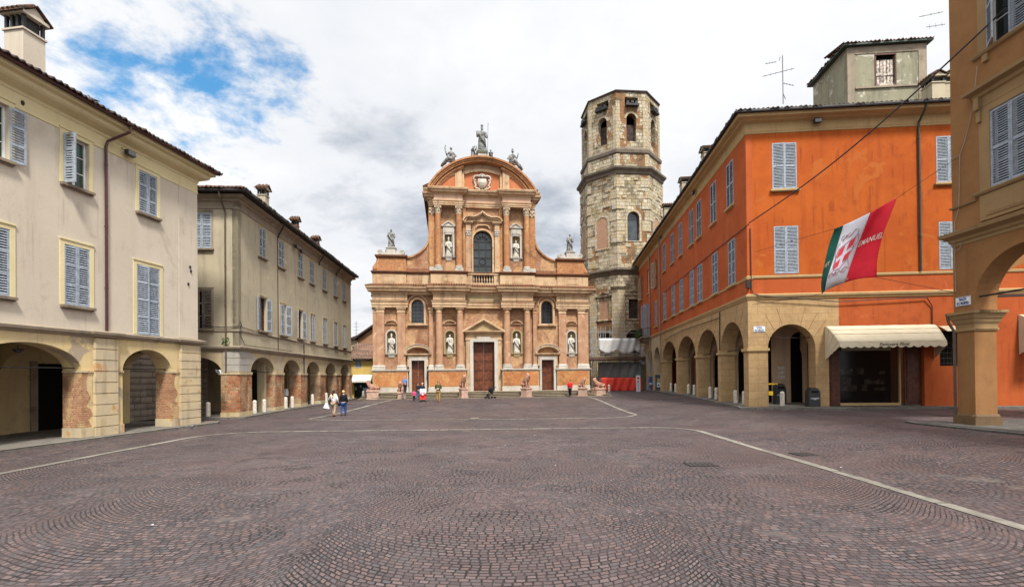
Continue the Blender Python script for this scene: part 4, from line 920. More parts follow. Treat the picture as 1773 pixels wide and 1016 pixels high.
# ---------------------------------------------------------------- tawny house, nearest on the right
def near_house():
    F = NR; T = thing('arcaded_house', 'tawny brown plaster house on a tall square arcade pillar, nearest on the right', 'house', F.p(3, -1, .4))
    zb = .36; UE = -.86
    win = [(1.46, 9.1, 1.42, 2.85, 'l'), (1.46, 14.25, 1.42, 2.8, 'u'), (5.0, 9.1, 1.42, 2.85, 'l'), (5.0, 14.25, 1.42, 2.8, 'u')]
    ar = arch(.02, 4.0, 4.72, 5.0, 1.85, 24)
    m = MB(); m.panel(F, [(UE, 4.72), (.02, 4.72)]+list(reversed(ar[2:]))+[(4.0, 4.72), (4.7, 4.72), (4.7, 0), (20, 0), (20, 19.5), (UE, 19.5)], [rect(u-w/2, u+w/2, z, z+h) for u, z, w, h, k in win], .5)
    E = Fr(*xy(F, UE, 0), F.nx, F.ny); E = Fr(*xy(F, UE, -12), F.nx, F.ny)
    ea = arch(5.5, 11.1, 4.72, 5.0, 1.85, 20)
    m.panel(E, [(0, 0), (4.8, 0), (4.8, 4.72), (5.5, 4.72)]+list(reversed(ea[2:]))+[(11.1, 4.72), (11.49, 4.72), (11.49, 19.5), (0, 19.5)], [], .5)
    m.panel(F, [(UE, 4.72), (.02, 4.72)]+list(reversed(ar[2:]))+[(4.0, 4.72), (4.7, 4.72), (4.7, 7.2), (UE, 7.2)], [], .36, d=-.502)
    m.build('wall', MT['nearw'], T)
    m = MB(); m.box(F, -.74, -.005, -.84, -.0, zb+.36, 4.0); m.build('pillar', MT['nearw'], T)
    m = MB(); pr = [(0, 3.95), (.03, 3.97), (.03, 4.05), (0, 4.07), (.01, 4.2), (.06, 4.3), (.09, 4.42), (.12, 4.44), (.17, 4.6), (.22, 4.62), (.22, 4.72), (0, 4.73)]
    m.mould(F, -.76, .01, pr, .02, base=-.84)
    X = Fr(*xy(F, .01, .02), -F.nx, -F.ny); m.mould(X, 0, .9, pr, 0, .002, base=-.2, rl=False)
    m.cut(); m.mould(F, 4.0, 4.7, pr, .02, base=-.84); m.build('capital', MT['neart'], T)
    m = MB(); m.box(F, 4.05, 4.7, -.84, 0, 0, 4.0); m.cut(); m.box(F, -.85, .09, -.94, .1, zb-.25, zb+.3); m.mould(F, -.78, .03, [(.06, zb+.3), (.06, zb+.34), (.03, zb+.38), (0, zb+.42)], .0, base=-.86); m.build('pillar_base', stucco('soiled_pillar_base', (.16, .1, .05), (.12, .08, .045), (.06, .045, .03), .6), T)
    m = MB(); pr = [(0, 7.32), (.03, 7.34), (.03, 7.45), (.09, 7.5), (.1, 7.6), (.3, 7.72), (.33, 7.86), (.0, 7.96)]
    m.mould(F, UE, 20, pr, 0); m.mould(F, UE, .12, [(0, 8.82), (.06, 8.84), (.08, 8.9), (0, 8.93)], 0)
    m.build('string_course', MT['neart'], T)
    for u, z, w, h, k in win:
        window(T, F, u, z, w, h, (0, 0) if k == 'l' else (32, 0), rails=1, trim=None)
        m = MB(); a, b = u-w/2, u+w/2
        m.box(F, a-.3, a-.001, -.01, .05, z+.0, z+h+.25); m.box(F, b+.001, b+.3, -.01, .05, z, z+h+.25); m.box(F, a-.001, b+.001, -.01, .05, z+h+.001, z+h+.25)
        m.box(F, a-.42, a-.3, -.01, .03, z, z+h+.25); m.box(F, b+.3, b+.42, -.01, .03, z, z+h+.25)
        m.mould(F, a-.5, b+.5, [(0, z-.16), (.1, z-.12), (.14, z-.04), (.14, z), (0, z+.0)], 0)
        if k == 'l':
            m.mould(F, a-.45, b+.45, [(0, z+h+.25), (.04, z+h+.27), (.04, z+h+.62), (.12, z+h+.68), (.14, z+h+.8), (.34, z+h+.88), (.36, z+h+1.0), (.0, z+h+1.06)], 0)
            for q in (a-.36, b+.36):
                m.box(F, q-.09, q+.09, .03, .2, z+h+.2, z+h+.66); m.box(F, q-.075, q+.075, .03, .12, z+h-.25, z+h+.199); m.tube([F.p(q-.09, .14, z+h+.26), F.p(q+.09, .14, z+h+.26)], .07, 8)
            m.box(F, a-.4, b+.4, 0, .06, z-1.1, z-.16); m.box(F, a-.15, b+.15, .06, .09, z-.95, z-.3); m.box(F, a-.05, b+.05, .09, .1, z-.88, z-.37)
        else:
            for q in (a-.1, b+.1): m.box(F, q-.1, q+.1, .0, .1, z-.42, z-.16)
        m.build('window_surround', MT['neart'], T)
    m = MB(); m.tube([F.p(.02, -.2, 5.25), F.p(4.0, -.2, 5.25)], .035); m.tube([Vector((18.0, 19.2, 5.3)), Vector((23, 19.2, 5.45))], .04); m.build('tie_rod', MT['iron'], T)
    downpipe(T, [F.p(-.93, .22, 4.7), F.p(-.92, .16, 4.35), F.p(-.81, .04, 4.0), F.p(-.81, .04, zb-.1)], .05, MT['pipe_brown'])
    m = MB()
    m.tube([uv3(F, 1692, 114, .1), uv3(F, 1684, 190, .06), uv3(F, 1670, 245, .05), uv3(F, 1662, 268, .05), uv3(F, 1660, 360, .05)], .012); m.tube([uv3(F, 1662, 268, .05), uv3(F, 1648, 275, .1)], .012)
    m.tube([uv3(F, 1660, 362, .05), uv3(F, 1653, 385, .05), uv3(F, 1652, 420, .1), uv3(F, 1655, 505, .05)], .01)
    m.tube([F.p(-.6+.22*math.cos(a), .06, 7.55+.4*math.sin(a)) for a in [i*.45 for i in range(15)]], .012)
    m.build('wall_cable', plain('old_white_cable', (.3, .27, .22), .7), T)
    street_sign(F, -.43, 5.14, .62, .36, ('PIAZZA', 'DI S. PROSPERO'), 'white sign reading PIAZZA DI S. PROSPERO on the tawny house above its pillar')
near_house()

# ---------------------------------------------------------------- church
def church():
    F = CH; T = thing('church', 'baroque brick and stone church facade with paired columns and a round topped upper storey', 'church', F.p(0, -2, 1))
    WD = 10.44; W0 = -.3
    brick = masonry('rose_brick', (.29, .135, .075), (.37, .205, .12), (.40, .28, .18), .3, .085, .01, .55, (.50, .31, .165), .5, stain=(.20, .08, .04), stain_t=.46, bumpd=.006)
    bpan = masonry('orange_brick', (.42, .14, .045), (.48, .19, .07), (.42, .27, .14), .3, .085, .01, .9, (.52, .28, .12), .54, stain=(.2, .07, .03), stain_t=.48, bumpd=.006)
    upb = masonry('upper_orange_brick', (.37, .155, .065), (.45, .21, .095), (.34, .2, .11), .3, .085, .01, 1.1, (.48, .27, .13), .55, stain=(.1, .055, .035), stain_t=.5, bumpd=.006)
    ochre = stucco('ochre_mouldings', (.54, .39, .24), (.44, .28, .165), (.15, .09, .055), .9, big=.9, streak=.6, patch=(.42, .19, .09), ps=.9, pt=.6)
    shaft = stucco('pink_brick_shafts', (.46, .28, .175), (.36, .19, .11), (.17, .10, .065), .65, big=1.3, streak=.3, patch=(.58, .38, .26), ps=1.5, pt=.6)
    frz = stucco('greenish_frieze', (.40, .31, .17), (.34, .25, .14), (.18, .14, .08), .5, big=.8, streak=.4)
    roofm = stucco('ledge_tiles', (.17, .07, .035), (.10, .05, .028), (.03, .022, .016), .8, big=1.5, streak=.1)
    ws = MT['white_stone']
    UB = W0                                              # wall face
    def both(fn):
        for s in (-1, 1): fn(s)
    def S(s, a, b): return (a, b) if s > 0 else (-b, -a)
    # front wall with its outline: wings, volutes, upper storey
    vol = [(5.18, 17.4), (5.2, 15.85), (5.28, 15.4), (5.46, 14.98), (5.7, 14.68), (5.97, 14.42), (6.28, 14.2), (6.61, 14.03), (6.95, 13.9), (7.3, 13.84)]
    right = [(WD-.02, .6), (WD-.02, 12.72), (10.0, 12.74), (9.98, 13.7), (7.3, 13.7)]+[(u, z) for u, z in reversed(vol)]+[(5.15, 20.3)]
    out = [(-u, z) for u, z in reversed(right)][::-1]
    outline = right+[(-u, z) for u, z in reversed(right)]
    H = []
    for s in (-1, 1):
        a, b = S(s, 5.68, 6.86); H.append(rect(a, b, .9, 3.98)); H.append(arch(a, b, 7.54, 9.2, .58, 14))
        for c in (8.74, 3.25): H.append(arch(s*c-.42, s*c+.42, 4.66, 6.4, .42, 12))
        H.append(arch(s*3.28-.38, s*3.28+.38, 13.98, 15.92, .38, 12))
    H.append(rect(-1.02, 1.02, .95, 5.74)); H.append(arch(-.92, .92, 12.45, 15.6, .95, 16))
    m = MB(); m.panel(F, outline, H, .9, d=UB); m.build('front_wall', brick, T)
    m = MB()
    m.box(F, -WD+.1, -WD+.6, -30, UB-.901, .4, 10.4); m.box(F, WD-.6, WD-.1, -30, UB-.901, .4, 10.4); m.box(F, -5, 5, -30, UB-.902, 10.2, 20.2)
    m.build('nave', brick, T)
    m = MB()
    m.q([F.p(-5.75, -1.25, 21.1), F.p(0, -1.25, 24.0), F.p(5.75, -1.25, 21.1), F.p(5.75, -30, 21.1), F.p(0, -30, 24.0), F.p(-5.75, -30, 21.1)], [(0, 1, 4, 5), (1, 2, 3, 4), (0, 2, 1), (0, 5, 3, 2)])
    m.box(F, -5.7, -5.1, -30, -1.25, 20.2, 21.08); m.box(F, 5.1, 5.7, -30, -1.25, 20.2, 21.08); m.box(F, -5.1, 5.1, -30, -1.25, 20.2, 21.07); m.build('nave_roof', MT['tile'], T)
    m = MB()
    for s in (-1, 1): m.q([F.p(s*(WD+.3), -1.3, 10.4), F.p(s*5, -1.3, 13.2), F.p(s*5, -30, 13.2), F.p(s*(WD+.3), -30, 10.4), F.p(s*(WD+.3), -1.3, 10.2), F.p(s*5, -1.3, 13), F.p(s*5, -30, 13), F.p(s*(WD+.3), -30, 10.2)], [(0, 1, 2, 3), (4, 7, 6, 5), (0, 4, 5, 1), (3, 2, 6, 7), (0, 3, 7, 4)])
    m.build('aisle_roof', MT['tile'], T)
    # plinth zone
    segs = [(-10.46, -7.17), (-5.27, -1.72), (1.72, 5.3), (7.17, 10.46)]
    pf = [.12, .55, .55, .12]
    m = MB(); q = MB(); w = MB()
    for (a, b), d in zip(segs, pf):
        m.box(F, a+.02, b-.02, UB-.01, d-.06, .6, 2.94); m.cut()
        q.box(F, a+.1, b-.1, d-.06, d-.03, 1.55, 2.84); q.cut()
        w.box(F, a-.02, b+.02, UB-.01, d+.02, .55, 1.42)
        w.mould(F, a-.01, b+.01, [(0, 2.92), (.04, 2.94), (.06, 3.0), (.12, 3.04), (.12, 3.12), (0, 3.13)], d-.06, base=UB-.01); w.cut()
    m.build('pedestal', ochre, T); q.build('pedestal_brick_panel', bpan, T); w.build('pedestal_stone', ws, T)
    # pilasters and columns, lower order
    m = MB(); w = MB(); cp = MB()
    for s in (-1, 1):
        for a, b, d in ((7.42, 8.16, 0.0), (9.36, 10.06, 0.0), (5.45-.6, 5.2, -.02), (10.07, 10.43, -.12)):
            a, b = S(s, a, b)
            m.box(F, a, b, UB-.01, d, 3.5, 8.6); m.cut()
            w.mould(F, a, b, [(.08, 3.13), (.08, 3.3), (.05, 3.33), (.07, 3.4), (.03, 3.5), (0, 3.56)], d, base=UB-.01); w.cut()
            cp.mould(F, a, b, [(0, 8.5), (.03, 8.52), (.03, 8.58), (0, 8.6), (0, 8.75), (.05, 8.8), (.08, 8.88), (.09, 8.96), (0, 8.97)], d, base=UB-.01); cp.cut()
        for u in (2.26, 4.26):
            c = F.p(s*u, .08, 0); c.z = 0
            m.lathe(c, [(.355, 3.5), (.35, 4.8), (.335, 6.5), (.30, 8.52)], 24); m.cut()
            w.box(F, s*u-.44, s*u+.44, -.33, .5, 3.135, 3.28); w.lathe(c, [(.43, 3.28), (.46, 3.33), (.45, 3.4), (.4, 3.42), (.4, 3.45), (.42, 3.5), (.37, 3.56)], 24); w.cut()
            cp.lathe(c, [(.33, 8.5), (.33, 8.56), (.3, 8.58), (.3, 8.7), (.36, 8.8), (.39, 8.86)], 24); cp.box(F, s*u-.4, s*u+.4, -.3, .47, 8.86, 8.98); cp.cut()
    m.build('column', shaft, T, smooth=False); w.build('column_base', ws, T); cp.build('column_capital', ochre, T)
    # lower entablature
    arc_ = [(0, 8.98), (.05, 8.985), (.05, 9.2), (.09, 9.22), (.09, 9.45), (.15, 9.52), (.16, 9.6), (0, 9.63)]
    cor = [(0, 10.2), (.06, 10.22), (.1, 10.32), (.12, 10.42), (.4, 10.5), (.42, 10.68), (.52, 10.74), (.56, 10.86), (.56, 10.92), (0, 10.93)]
    til = [(0, 10.925), (.58, 10.93), (.58, 11.0), (.1, 11.2), (0, 11.2)]
    segs = [(-10.2, 10.2, -.02, 0, 1), (-10.44, -7.2, .06, .003, 1), (7.2, 10.44, .06, .003, 1), (-4.8, -1.75, .48, .006, 1), (1.75, 4.8, .48, .006, 1)]
    m = MB(); f = MB(); tl = MB(); fz = MB()
    for a, b, d, dz, r_ in segs:
        m.mould(F, a, b, cor, d, dz, base=UB-.01); tl.mould(F, a, b, til, d, dz, base=UB-.01)
        aa, bb = (a, b) if d > 0 else (-1.9, 1.9)
        m.mould(F, aa, bb, arc_, d, dz, base=UB-.01); tl.mould(F, aa, bb, [(.0, 9.6), (.175, 9.605), (.17, 9.645), (0, 9.66)], d, dz, base=UB-.01)
        (fz if d < 0 else f).box(F, aa+.01, bb-.01, UB-.01, d+.01, 9.6+dz, 10.22+dz); f.cut()
    for a, b, d in ((-10.2, 10.2, -.02), (-4.8, -1.75, .48), (1.75, 4.8, .48)):
        n = int((b-a)/.23)
        for i in range(n): u = a+(i+.5)*(b-a)/n; tl.tube([F.p(u, d+.6, 11.0), F.p(u, d+.1, 11.2)], .06, 6)
    m.build('lower_entablature', ochre, T); f.build('frieze', ochre, T); fz.build('frieze_band', frz, T); tl.build('cornice_tiles', roofm, T)
    # attic storey above it
    m = MB(); pn = MB(); lg = MB()
    for a, b, d in ((-10.42, -7.3, .02), (7.3, 10.42, .02), (-5.0, -1.6, .42), (1.6, 5.0, .42), (-7.3, -5.0, -.12), (5.0, 7.3, -.12)):
        m.box(F, a+.003, b-.003, UB-.01, d, 11.0, 12.16); m.cut()
        if d > 0:
            c = (a+b)/2; e = .55 if d > .1 else .62
            for x0, x1, z0, z1 in ((c-e, c+e, 11.95, 12.0), (c-e, c+e, 11.35, 11.4), (c-e, c-e+.05, 11.4, 11.95), (c+e-.05, c+e, 11.4, 11.95)): pn.box(F, x0, x1, d, d+.025, z0, z1)
            pn.box(F, c-e+.1, c+e-.1, d, d+.02, 11.45, 11.9)
        lg.mould(F, a, b, [(0, 12.14), (.05, 12.16), (.06, 12.26), (.14, 12.32), (.14, 12.4), (0, 12.46)], d, .003 if abs(a) > 7 or d > .1 else 0, base=UB-.01); lg.cut()
    for x_ in (): pass
    m.build('attic_wall', ochre, T); pn.build('attic_panel', ochre, T)
    for s in (-1, 1):
        a, b = S(s, 7.32, 10.0)
        lg.mould(F, a, b, [(0, 13.66), (.1, 13.7), (.16, 13.8), (.16, 13.93), (0, 13.96)], -.0, base=UB-.9)
        a2, b2 = S(s, 5.2, 10.3); lg.q([F.p(a2, UB-.01, 12.4), F.p(b2, UB-.01, 12.4), F.p(b2, .0, 12.42), F.p(a2, .0, 12.42), F.p(a2, UB-.01, 12.78), F.p(b2, UB-.01, 12.78)], [(0, 3, 2, 1), (3, 0, 4), (1, 2, 5), (2, 3, 4, 5), (0, 1, 5, 4)])
    lg.build('ledge', roofm, T)
    m = MB()
    for s in (-1, 1):
        a, b = S(s, 7.3, 10.0); m.box(F, a+.003, b-.003, UB-.01, -.02, 12.46, 13.68)
        m.ribbon(F, [(s*9.98, 12.74), (s*10.0, 13.2), (s*9.98, 13.69)] if s < 0 else [(9.98, 13.69), (10.0, 13.2), (9.98, 12.74)], .12, UB-.5, -.05)
        sw = [(s*10.42, 12.6), (s*10.4, 12.8), (s*10.25, 13.05), (s*10.08, 13.3), (s*9.99, 13.68)]
        m.panel(F, [(s*9.9, 12.6)]+sw+[(s*9.9, 13.68)], [], .7, d=-.1)
        v = [(s*u, z) for u, z in vol]
        m.ribbon(F, v if s > 0 else v[::-1], -.16 if False else .16, UB-.92, UB+.14)
        m.ribbon(F, [(s*(u+.0), z-.3) for u, z in (vol if s > 0 else vol[::-1])][1:-1], .05, UB-.0, UB+.05); m.cut()
    m.build('volute', upb, T)
    # side doors, windows
    for s in (-1, 1):
        c = s*6.27
        m = MB(); m.box(F, c-.82, c-.6, UB-.3, .0, .95, 4.2); m.box(F, c+.6, c+.82, UB-.3, .0, .95, 4.2); m.box(F, c-.6, c+.6, UB-.3, .002, 3.98, 4.2); m.mould(F, c-.86, c+.86, [(0, 4.2), (.06, 4.22), (.06, 4.28), (0, 4.3)], -.05)
        m.build('door_frame', ws, T)
        m = MB(); m.box(F, c-.98, c-.82, UB-.1, -.06, 3.4, 4.42); m.box(F, c+.82, c+.98, UB-.1, -.06, 3.4, 4.42); m.box(F, c-.82, c+.82, UB-.1, -.1, 4.3, 4.42)
        m.mould(F, c-1.05, c+1.05, [(0, 4.4), (.05, 4.42), (.2, 4.48), (.24, 4.56), (.24, 4.62), (0, 4.64)], -.1)
        ar = [(c-1.27*math.cos(math.pi*i/14), 4.6+.8*math.sin(math.pi*i/14)) for i in range(15)]; m.ribbon(F, ar, .15, UB-.1, .16); m.ribbon(F, [(c+(u-c)*.86, 4.6+(z-4.6)*.78) for u, z in ar], .07, UB-.1, .08)
        m.build('segmental_pediment', ochre, T)
        m = MB()
        ar = [(c-1.27*math.cos(math.pi*i/14), 4.65+.8*math.sin(math.pi*i/14)+.07) for i in range(15)]; m.ribbon(F, ar, .05, UB-.1, .2); m.build('pediment_capping', ws, T)
        d_ = local(mk('door', None, T, F.p(c, UB-.25, .95)-Vector(T['_b']), F.rz))
        for q_ in (-1, 1):
            m = MB(); a, b = (0, .6) if q_ > 0 else (-.6, 0); m.box(F0, a+.004, b-.004, -.05, 0, 0, 3.02)
            for z0, z1 in ((.12, .7), (.82, 1.65), (1.77, 2.9)): m.box(F0, a+.09, b-.09, 0, .022, z0, z1); m.box(F0, a+.16, b-.16, .022, .04, z0+.07, z1-.07)
            mk('door_leaf', m.mesh('leaf', MT['wood_door']), d_)
        # arched window above
        m = MB(); r1 = arch(c-.78, c+.78, 7.3, 9.2, .78, 16); r0 = arch(c-.585, c+.585, 7.54, 9.2, .585, 16)
        m.panel(F, r1, [r0], .25, d=-.17); m.mould(F, c-.86, c+.86, [(0, 7.28), (.08, 7.3), (.1, 7.4), (.02, 7.44)], -.16); o = m.build('window_surround', ochre, T)
        m = MB(); m.box(F, c-.6, c+.6, UB-.5, UB-.45, 7.5, 9.8); g = m.build('window_glass', glass_mat('grey_leaded_glass', (.025, .03, .035), .2), o)
        m = MB()
        for k in (-.2, .2): m.tube([F.p(c+k, UB-.42, 7.54), F.p(c+k, UB-.42, 9.7)], .014, 4)
        for k in range(6): z = 7.8+k*.34; m.tube([F.p(c-.58, UB-.42, z), F.p(c+.58, UB-.42, z)], .014, 4)
        m.build('window_bars', MT['iron'], g)
        m = MB(); m.ribbon(F, [(c-.95*math.cos(math.pi*i/12), 9.3+.95*math.sin(math.pi*i/12)-.0) for i in range(13)], .1, UB-.1, -.14); m.build('window_arch', ochre, T)
    # niches
    def niche(u, z0, zs, r, fw, mat, ztop, white=True, ped='seg', name='niche'):
        m = MB(); a0 = arch(u-r, u+r, z0, zs, r, 12); a1 = arch(u-r-fw, u+r+fw, z0-.06, zs, r+fw, 12)
        m.panel(F, a1, [a0], .3, d=UB+.07)
        m.mould(F, u-r-fw, u+r+fw, [(0, z0-.16), (.08, z0-.12), (.12, z0-.02), (0, z0)], UB+.05); m.mould(F, u-.22, u+.22, [(0, z0-.42), (.03, z0-.4), (.08, z0-.2), (.08, z0-.161)], UB+.02)
        o = m.build(name, mat, T)
        m = MB(); n = 10; P = []                           # half dome shell
        for j in range(9):
            if j < 2: zz, rr = (z0, zs)[j], r
            else: t = (j-1)/7*math.pi/2; zz, rr = zs+r*math.sin(t), max(.001, r*math.cos(t))
            P += [F.p(u+rr*math.cos(math.pi*i/n), UB-.1-rr*math.sin(math.pi*i/n)*.95, zz) for i in range(n+1)]
        m.q(P, [(j*(n+1)+i, j*(n+1)+i+1, (j+1)*(n+1)+i+1, (j+1)*(n+1)+i) for j in range(8) for i in range(n)]); m.box(F, u-r, u+r, UB-.8, UB-.0, z0-.05, z0+.001)
        m.build('niche_shell', frz, o, smooth=True)
        m = MB()
        if ped == 'seg':
            m.mould(F, u-.52, u+.52, [(0, ztop-.46), (.03, ztop-.45), (.1, ztop-.42), (.12, ztop-.36), (0, ztop-.35)], UB+.03)
            m.ribbon(F, [(u-.6*math.cos(math.pi*i/10), ztop-.36+.36*math.sin(math.pi*i/10)) for i in range(11)], .09, UB, UB+.16)
            m.build('niche_pediment', ochre, o)
        else:
            m.box(F, u-.52, u+.52, UB, UB+.07, zs+r-.2, ztop-.66); m.mould(F, u-.56, u+.56, [(0, ztop-.62), (.05, ztop-.6), (.12, ztop-.52), (.12, ztop-.46), (0, ztop-.45)], UB+.03)
            m.ribbon(F, [(u-.68, ztop-.44), (u, ztop), (u+.68, ztop-.44)], .1, UB, UB+.16); m.panel(F, [(u-.5, ztop-.46), (u+.5, ztop-.46), (u, ztop-.12)], [], .1, d=UB+.06)
            m.box(F, u-.28, u+.28, UB+.07, UB+.1, zs+r-.02, ztop-.72)
            m.build('niche_pediment', ws, o)
    for s in (-1, 1):
        niche(s*8.74, 4.66, 6.4, .42, .13, ws, 7.85); niche(s*3.25, 4.66, 6.4, .42, .12, frz, 7.85); niche(s*3.28, 13.98, 15.92, .38, .17, ws, 17.4, ped='tri')
    # main door
    m = MB(); m.box(F, -1.35, -1.02, UB-.3, .08, .95, 6.02); m.box(F, 1.02, 1.35, UB-.3, .08, .95, 6.02); m.box(F, -1.02, 1.02, UB-.3, .082, 5.74, 6.02); m.box(F, -1.42, -1.35, UB, .04, .95, 1.4); m.box(F, 1.35, 1.42, UB, .04, .95, 1.4)
    m.mould(F, -.62, .62, [(0, 6.02), (.03, 6.03), (.03, 6.2), (0, 6.22)], .0); m.build('portal_frame', ws, T)
    m = MB(); m.box(F, -1.72, -1.36, UB, -.02, .95, 6.3); m.box(F, 1.36, 1.72, UB, -.02, .95, 6.3); m.mould(F, -1.74, 1.74, [(0, 5.9), (.04, 5.92), (.04, 6.0), (0, 6.02)], -.0, base=UB); m.box(F, -1.71, 1.71, UB, -.05, 6.02, 6.62)
    m.mould(F, -1.78, 1.78, [(0, 6.55), (.1, 6.58), (.3, 6.66), (.34, 6.74), (.34, 6.8), (0, 6.82)], -.02, base=UB)
    m.ribbon(F, [(-2.12, 6.8), (0, 8.0), (2.12, 6.8)], .2, UB, .34); m.ribbon(F, [(-1.66, 6.84), (0, 7.76), (1.66, 6.84)], .1, UB, .2); m.build('portal_pediment', ochre, T)
    m = MB(); m.panel(F, [(-1.6, 6.8), (1.6, 6.8), (0, 7.7)], [], .2, d=.02); m.build('pediment_field', frz, T)
    d_ = local(mk('door', None, T, F.p(0, UB-.3, .95)-Vector(T['_b']), F.rz))
    for q_ in (-1, 1):
        m = MB(); a, b = (0, 1.02) if q_ > 0 else (-1.02, 0); m.box(F0, a+.004, b-.004, -.06, 0, 0, 4.79)
        for k in range(5):
            z0 = .15+k*.92
            for x0, x1 in ((a+.08, (a+b)/2-.03), ((a+b)/2+.03, b-.08)): m.box(F0, x0, x1, 0, .03, z0, z0+.82); m.box(F0, x0+.07, x1-.07, .03, .055, z0+.09, z0+.73)
        mk('door_leaf', m.mesh('leaf', MT['wood_door']), d_)
    # balustrade and bay above the portal
    m = MB(); m.box(F, -1.6, -1.03, UB-.01, .02, 11.0, 12.2); m.box(F, 1.03, 1.6, UB-.01, .02, 11.0, 12.2); m.box(F, -1.03, 1.03, UB-.01, .02, 11.0, 11.42); m.mould(F, -1.6, 1.6, [(0, 12.16), (.06, 12.2), (.06, 12.3), (0, 12.32)], .02, base=UB-.01); m.build('balustrade', ochre, T)
    m = MB()
    for i in range(8):
        c = F.p(-.9+i*.257, -.08, 0); m.lathe(c, [(.06, 11.42), (.06, 11.47), (.035, 11.5), (.075, 11.66), (.07, 11.75), (.03, 11.95), (.04, 12.05), (.06, 12.08), (.06, 12.16)], 8); m.cut()
    m.build('baluster', ochre, T); m = MB(); m.box(F, -1.03, 1.03, UB+.001, UB+.01, 11.42, 12.16); m.build('balustrade_shade_sheet', MT['iron'], T)  # thin dark sheet on the wall imitates the shade between the balusters
    # upper order
    m = MB(); w = MB(); cp = MB(); cm = MB()
    def leafcap(c, r, z0, z1):
        cm.lathe(c, [(r*.92, z0), (r*.95, z0+(z1-z0)*.5), (r*1.2, z1-.12)], 16)
        for k in range(8):
            a = k*math.pi/4+.39
            for (zz, hh, rr) in ((z0, .32, r*.98), (z0+.24, .34, r*1.04)):
                aa = a+(.39 if hh > .33 else 0); cx, sx = math.cos(aa), math.sin(aa); t = Vector((-sx, cx, 0)); n_ = Vector((cx, sx, 0))
                p = [c+n_*rr+t*.09+Vector((0, 0, zz)), c+n_*rr-t*.09+Vector((0, 0, zz)), c+n_*(rr+.03)-t*.08+Vector((0, 0, zz+hh*.8)), c+n_*(rr+.03)+t*.08+Vector((0, 0, zz+hh*.8)), c+n_*(rr+.14)+Vector((0, 0, zz+hh)), c+n_*(rr+.13)+Vector((0, 0, zz+hh*.8))]
                cm.q(p, [(0, 1, 2, 3), (3, 2, 4), (2, 5, 4), (5, 3, 4)])
        for k in range(4):
            a = math.atan2(F.uy, F.ux)+math.pi/4+k*math.pi/2; cm.ball(c+Vector((math.cos(a)*r*1.35, math.sin(a)*r*1.35, z1-.17)), .1, n=8, m=5)
        q_ = r*1.25
        u_ = (c-F.p(0, 0, 0)).dot(Vector((F.ux, F.uy, 0))); dd = (c-F.p(0, 0, 0)).dot(Vector((F.nx, F.ny, 0))); cm.box(F, u_-q_, u_+q_, dd-q_, dd+q_, z1-.1, z1)
    for s in (-1, 1):
        m.cut()
        for u in (2.3, 4.28):
            c = F.p(s*u, .06, 0); c.z = 0
            m.lathe(c, [(.30, 13.0), (.3, 14), (.285, 16), (.255, 17.95)], 24); m.cut()
            w.box(F, s*u-.4, s*u+.4, -.33, .44, 12.47, 12.64); w.lathe(c, [(.39, 12.64), (.42, 12.7), (.41, 12.78), (.35, 12.8), (.35, 12.86), (.38, 12.93), (.31, 13.0)], 24); w.cut()
            leafcap(c, .27, 17.93, 18.68); cm.cut()
        a, b = S(s, 4.6, 5.12); m.box(F, a, b, UB-.01, -.1, 12.9, 17.95); cm.box(F, a+.02, b-.02, UB, -.08, 17.95, 18.6); w.box(F, a-.0, b+.06, UB, -.04, 12.47, 12.9)
        for k in range(3): cm.ball(F.p(s*(4.7+.16*k), -.06, 18.1+.2*(k % 2)), .11, .09, .14, 8, 5); cm.ball(F.p(s*(4.7+.16*k), -.05, 18.42), .1, .08, .12, 8, 5)
        cm.cut(); w.cut()
        a, b = S(s, 1.62, 1.9); m.box(F, a, b, UB-.01, -.12, 12.5, 18.7)
        a, b = S(s, 5.12, 5.19); m.box(F, a, b, UB-.5, -.2, 13.5, 18.7); m.cut()
    m.build('upper_column', upb, T); w.build('upper_column_base', ws, T); cm.build('corinthian_capital', stucco('capital_stone', (.56, .45, .31), (.48, .38, .27), (.25, .18, .12), .5), T)
    arc2 = [(0, 18.7), (.04, 18.705), (.04, 18.85), (.08, 18.87), (.08, 19.02), (.13, 19.08), (.14, 19.15), (0, 19.17)]
    cor2 = [(0, 19.66), (.06, 19.68), (.1, 19.8), (.34, 19.87), (.36, 20.02), (.48, 20.08), (.52, 20.2), (.52, 20.28), (0, 20.32)]
    m = MB(); f = MB(); fz = MB()
    for a, b, d, dz in ((-5.1, 5.1, -.1, 0), (-4.66, -1.9, .4, .004), (1.9, 4.66, .4, .004)):
        m.mould(F, a, b, arc2, d, dz, base=UB-.6 if d < 0 else UB-.01); m.mould(F, a, b, cor2, d, dz, base=UB-.6 if d < 0 else UB-.01)
        f.box(F, a+.01, b-.01, UB-.01, d+.01, 19.15+dz, 19.68+dz)
    for s in (-1, 1): a, b = S(s, 4.9, 5.2); m.mould(F, a, b, cor2, -.05, -.35, base=UB-.6)
    m.build('upper_entablature', ochre, T); f.build('upper_frieze', stucco('rosy_frieze', (.58, .42, .3), (.5, .31, .21), (.3, .18, .12), .5), T)
    # round pediment
    def circ(Rr, n, a0, a1, cz=17.5): return [(Rr*math.sin(R(a0+(a1-a0)*i/n)), cz+Rr*math.cos(R(a0+(a1-a0)*i/n))) for i in range(n+1)]
    RO = 5.96
    m = MB(); m.ribbon(F, circ(RO+.0, 40, -61, 61), .16, UB-.9, .68); m.ribbon(F, circ(RO-.16, 40, -61, 61), .16, UB-.9, .56)
    m.ribbon(F, circ(RO-.32, 40, -60, 60), .14, UB-.9, .48)
    for s in (-1, 1): m.ribbon(F, circ(RO-.55, 14, s*20 if s > 0 else -59, 59 if s > 0 else -20), .14, UB-.1, .34); m.ribbon(F, circ(RO-.69, 14, s*21 if s > 0 else -58, 58 if s > 0 else -21), .12, UB-.1, .24)
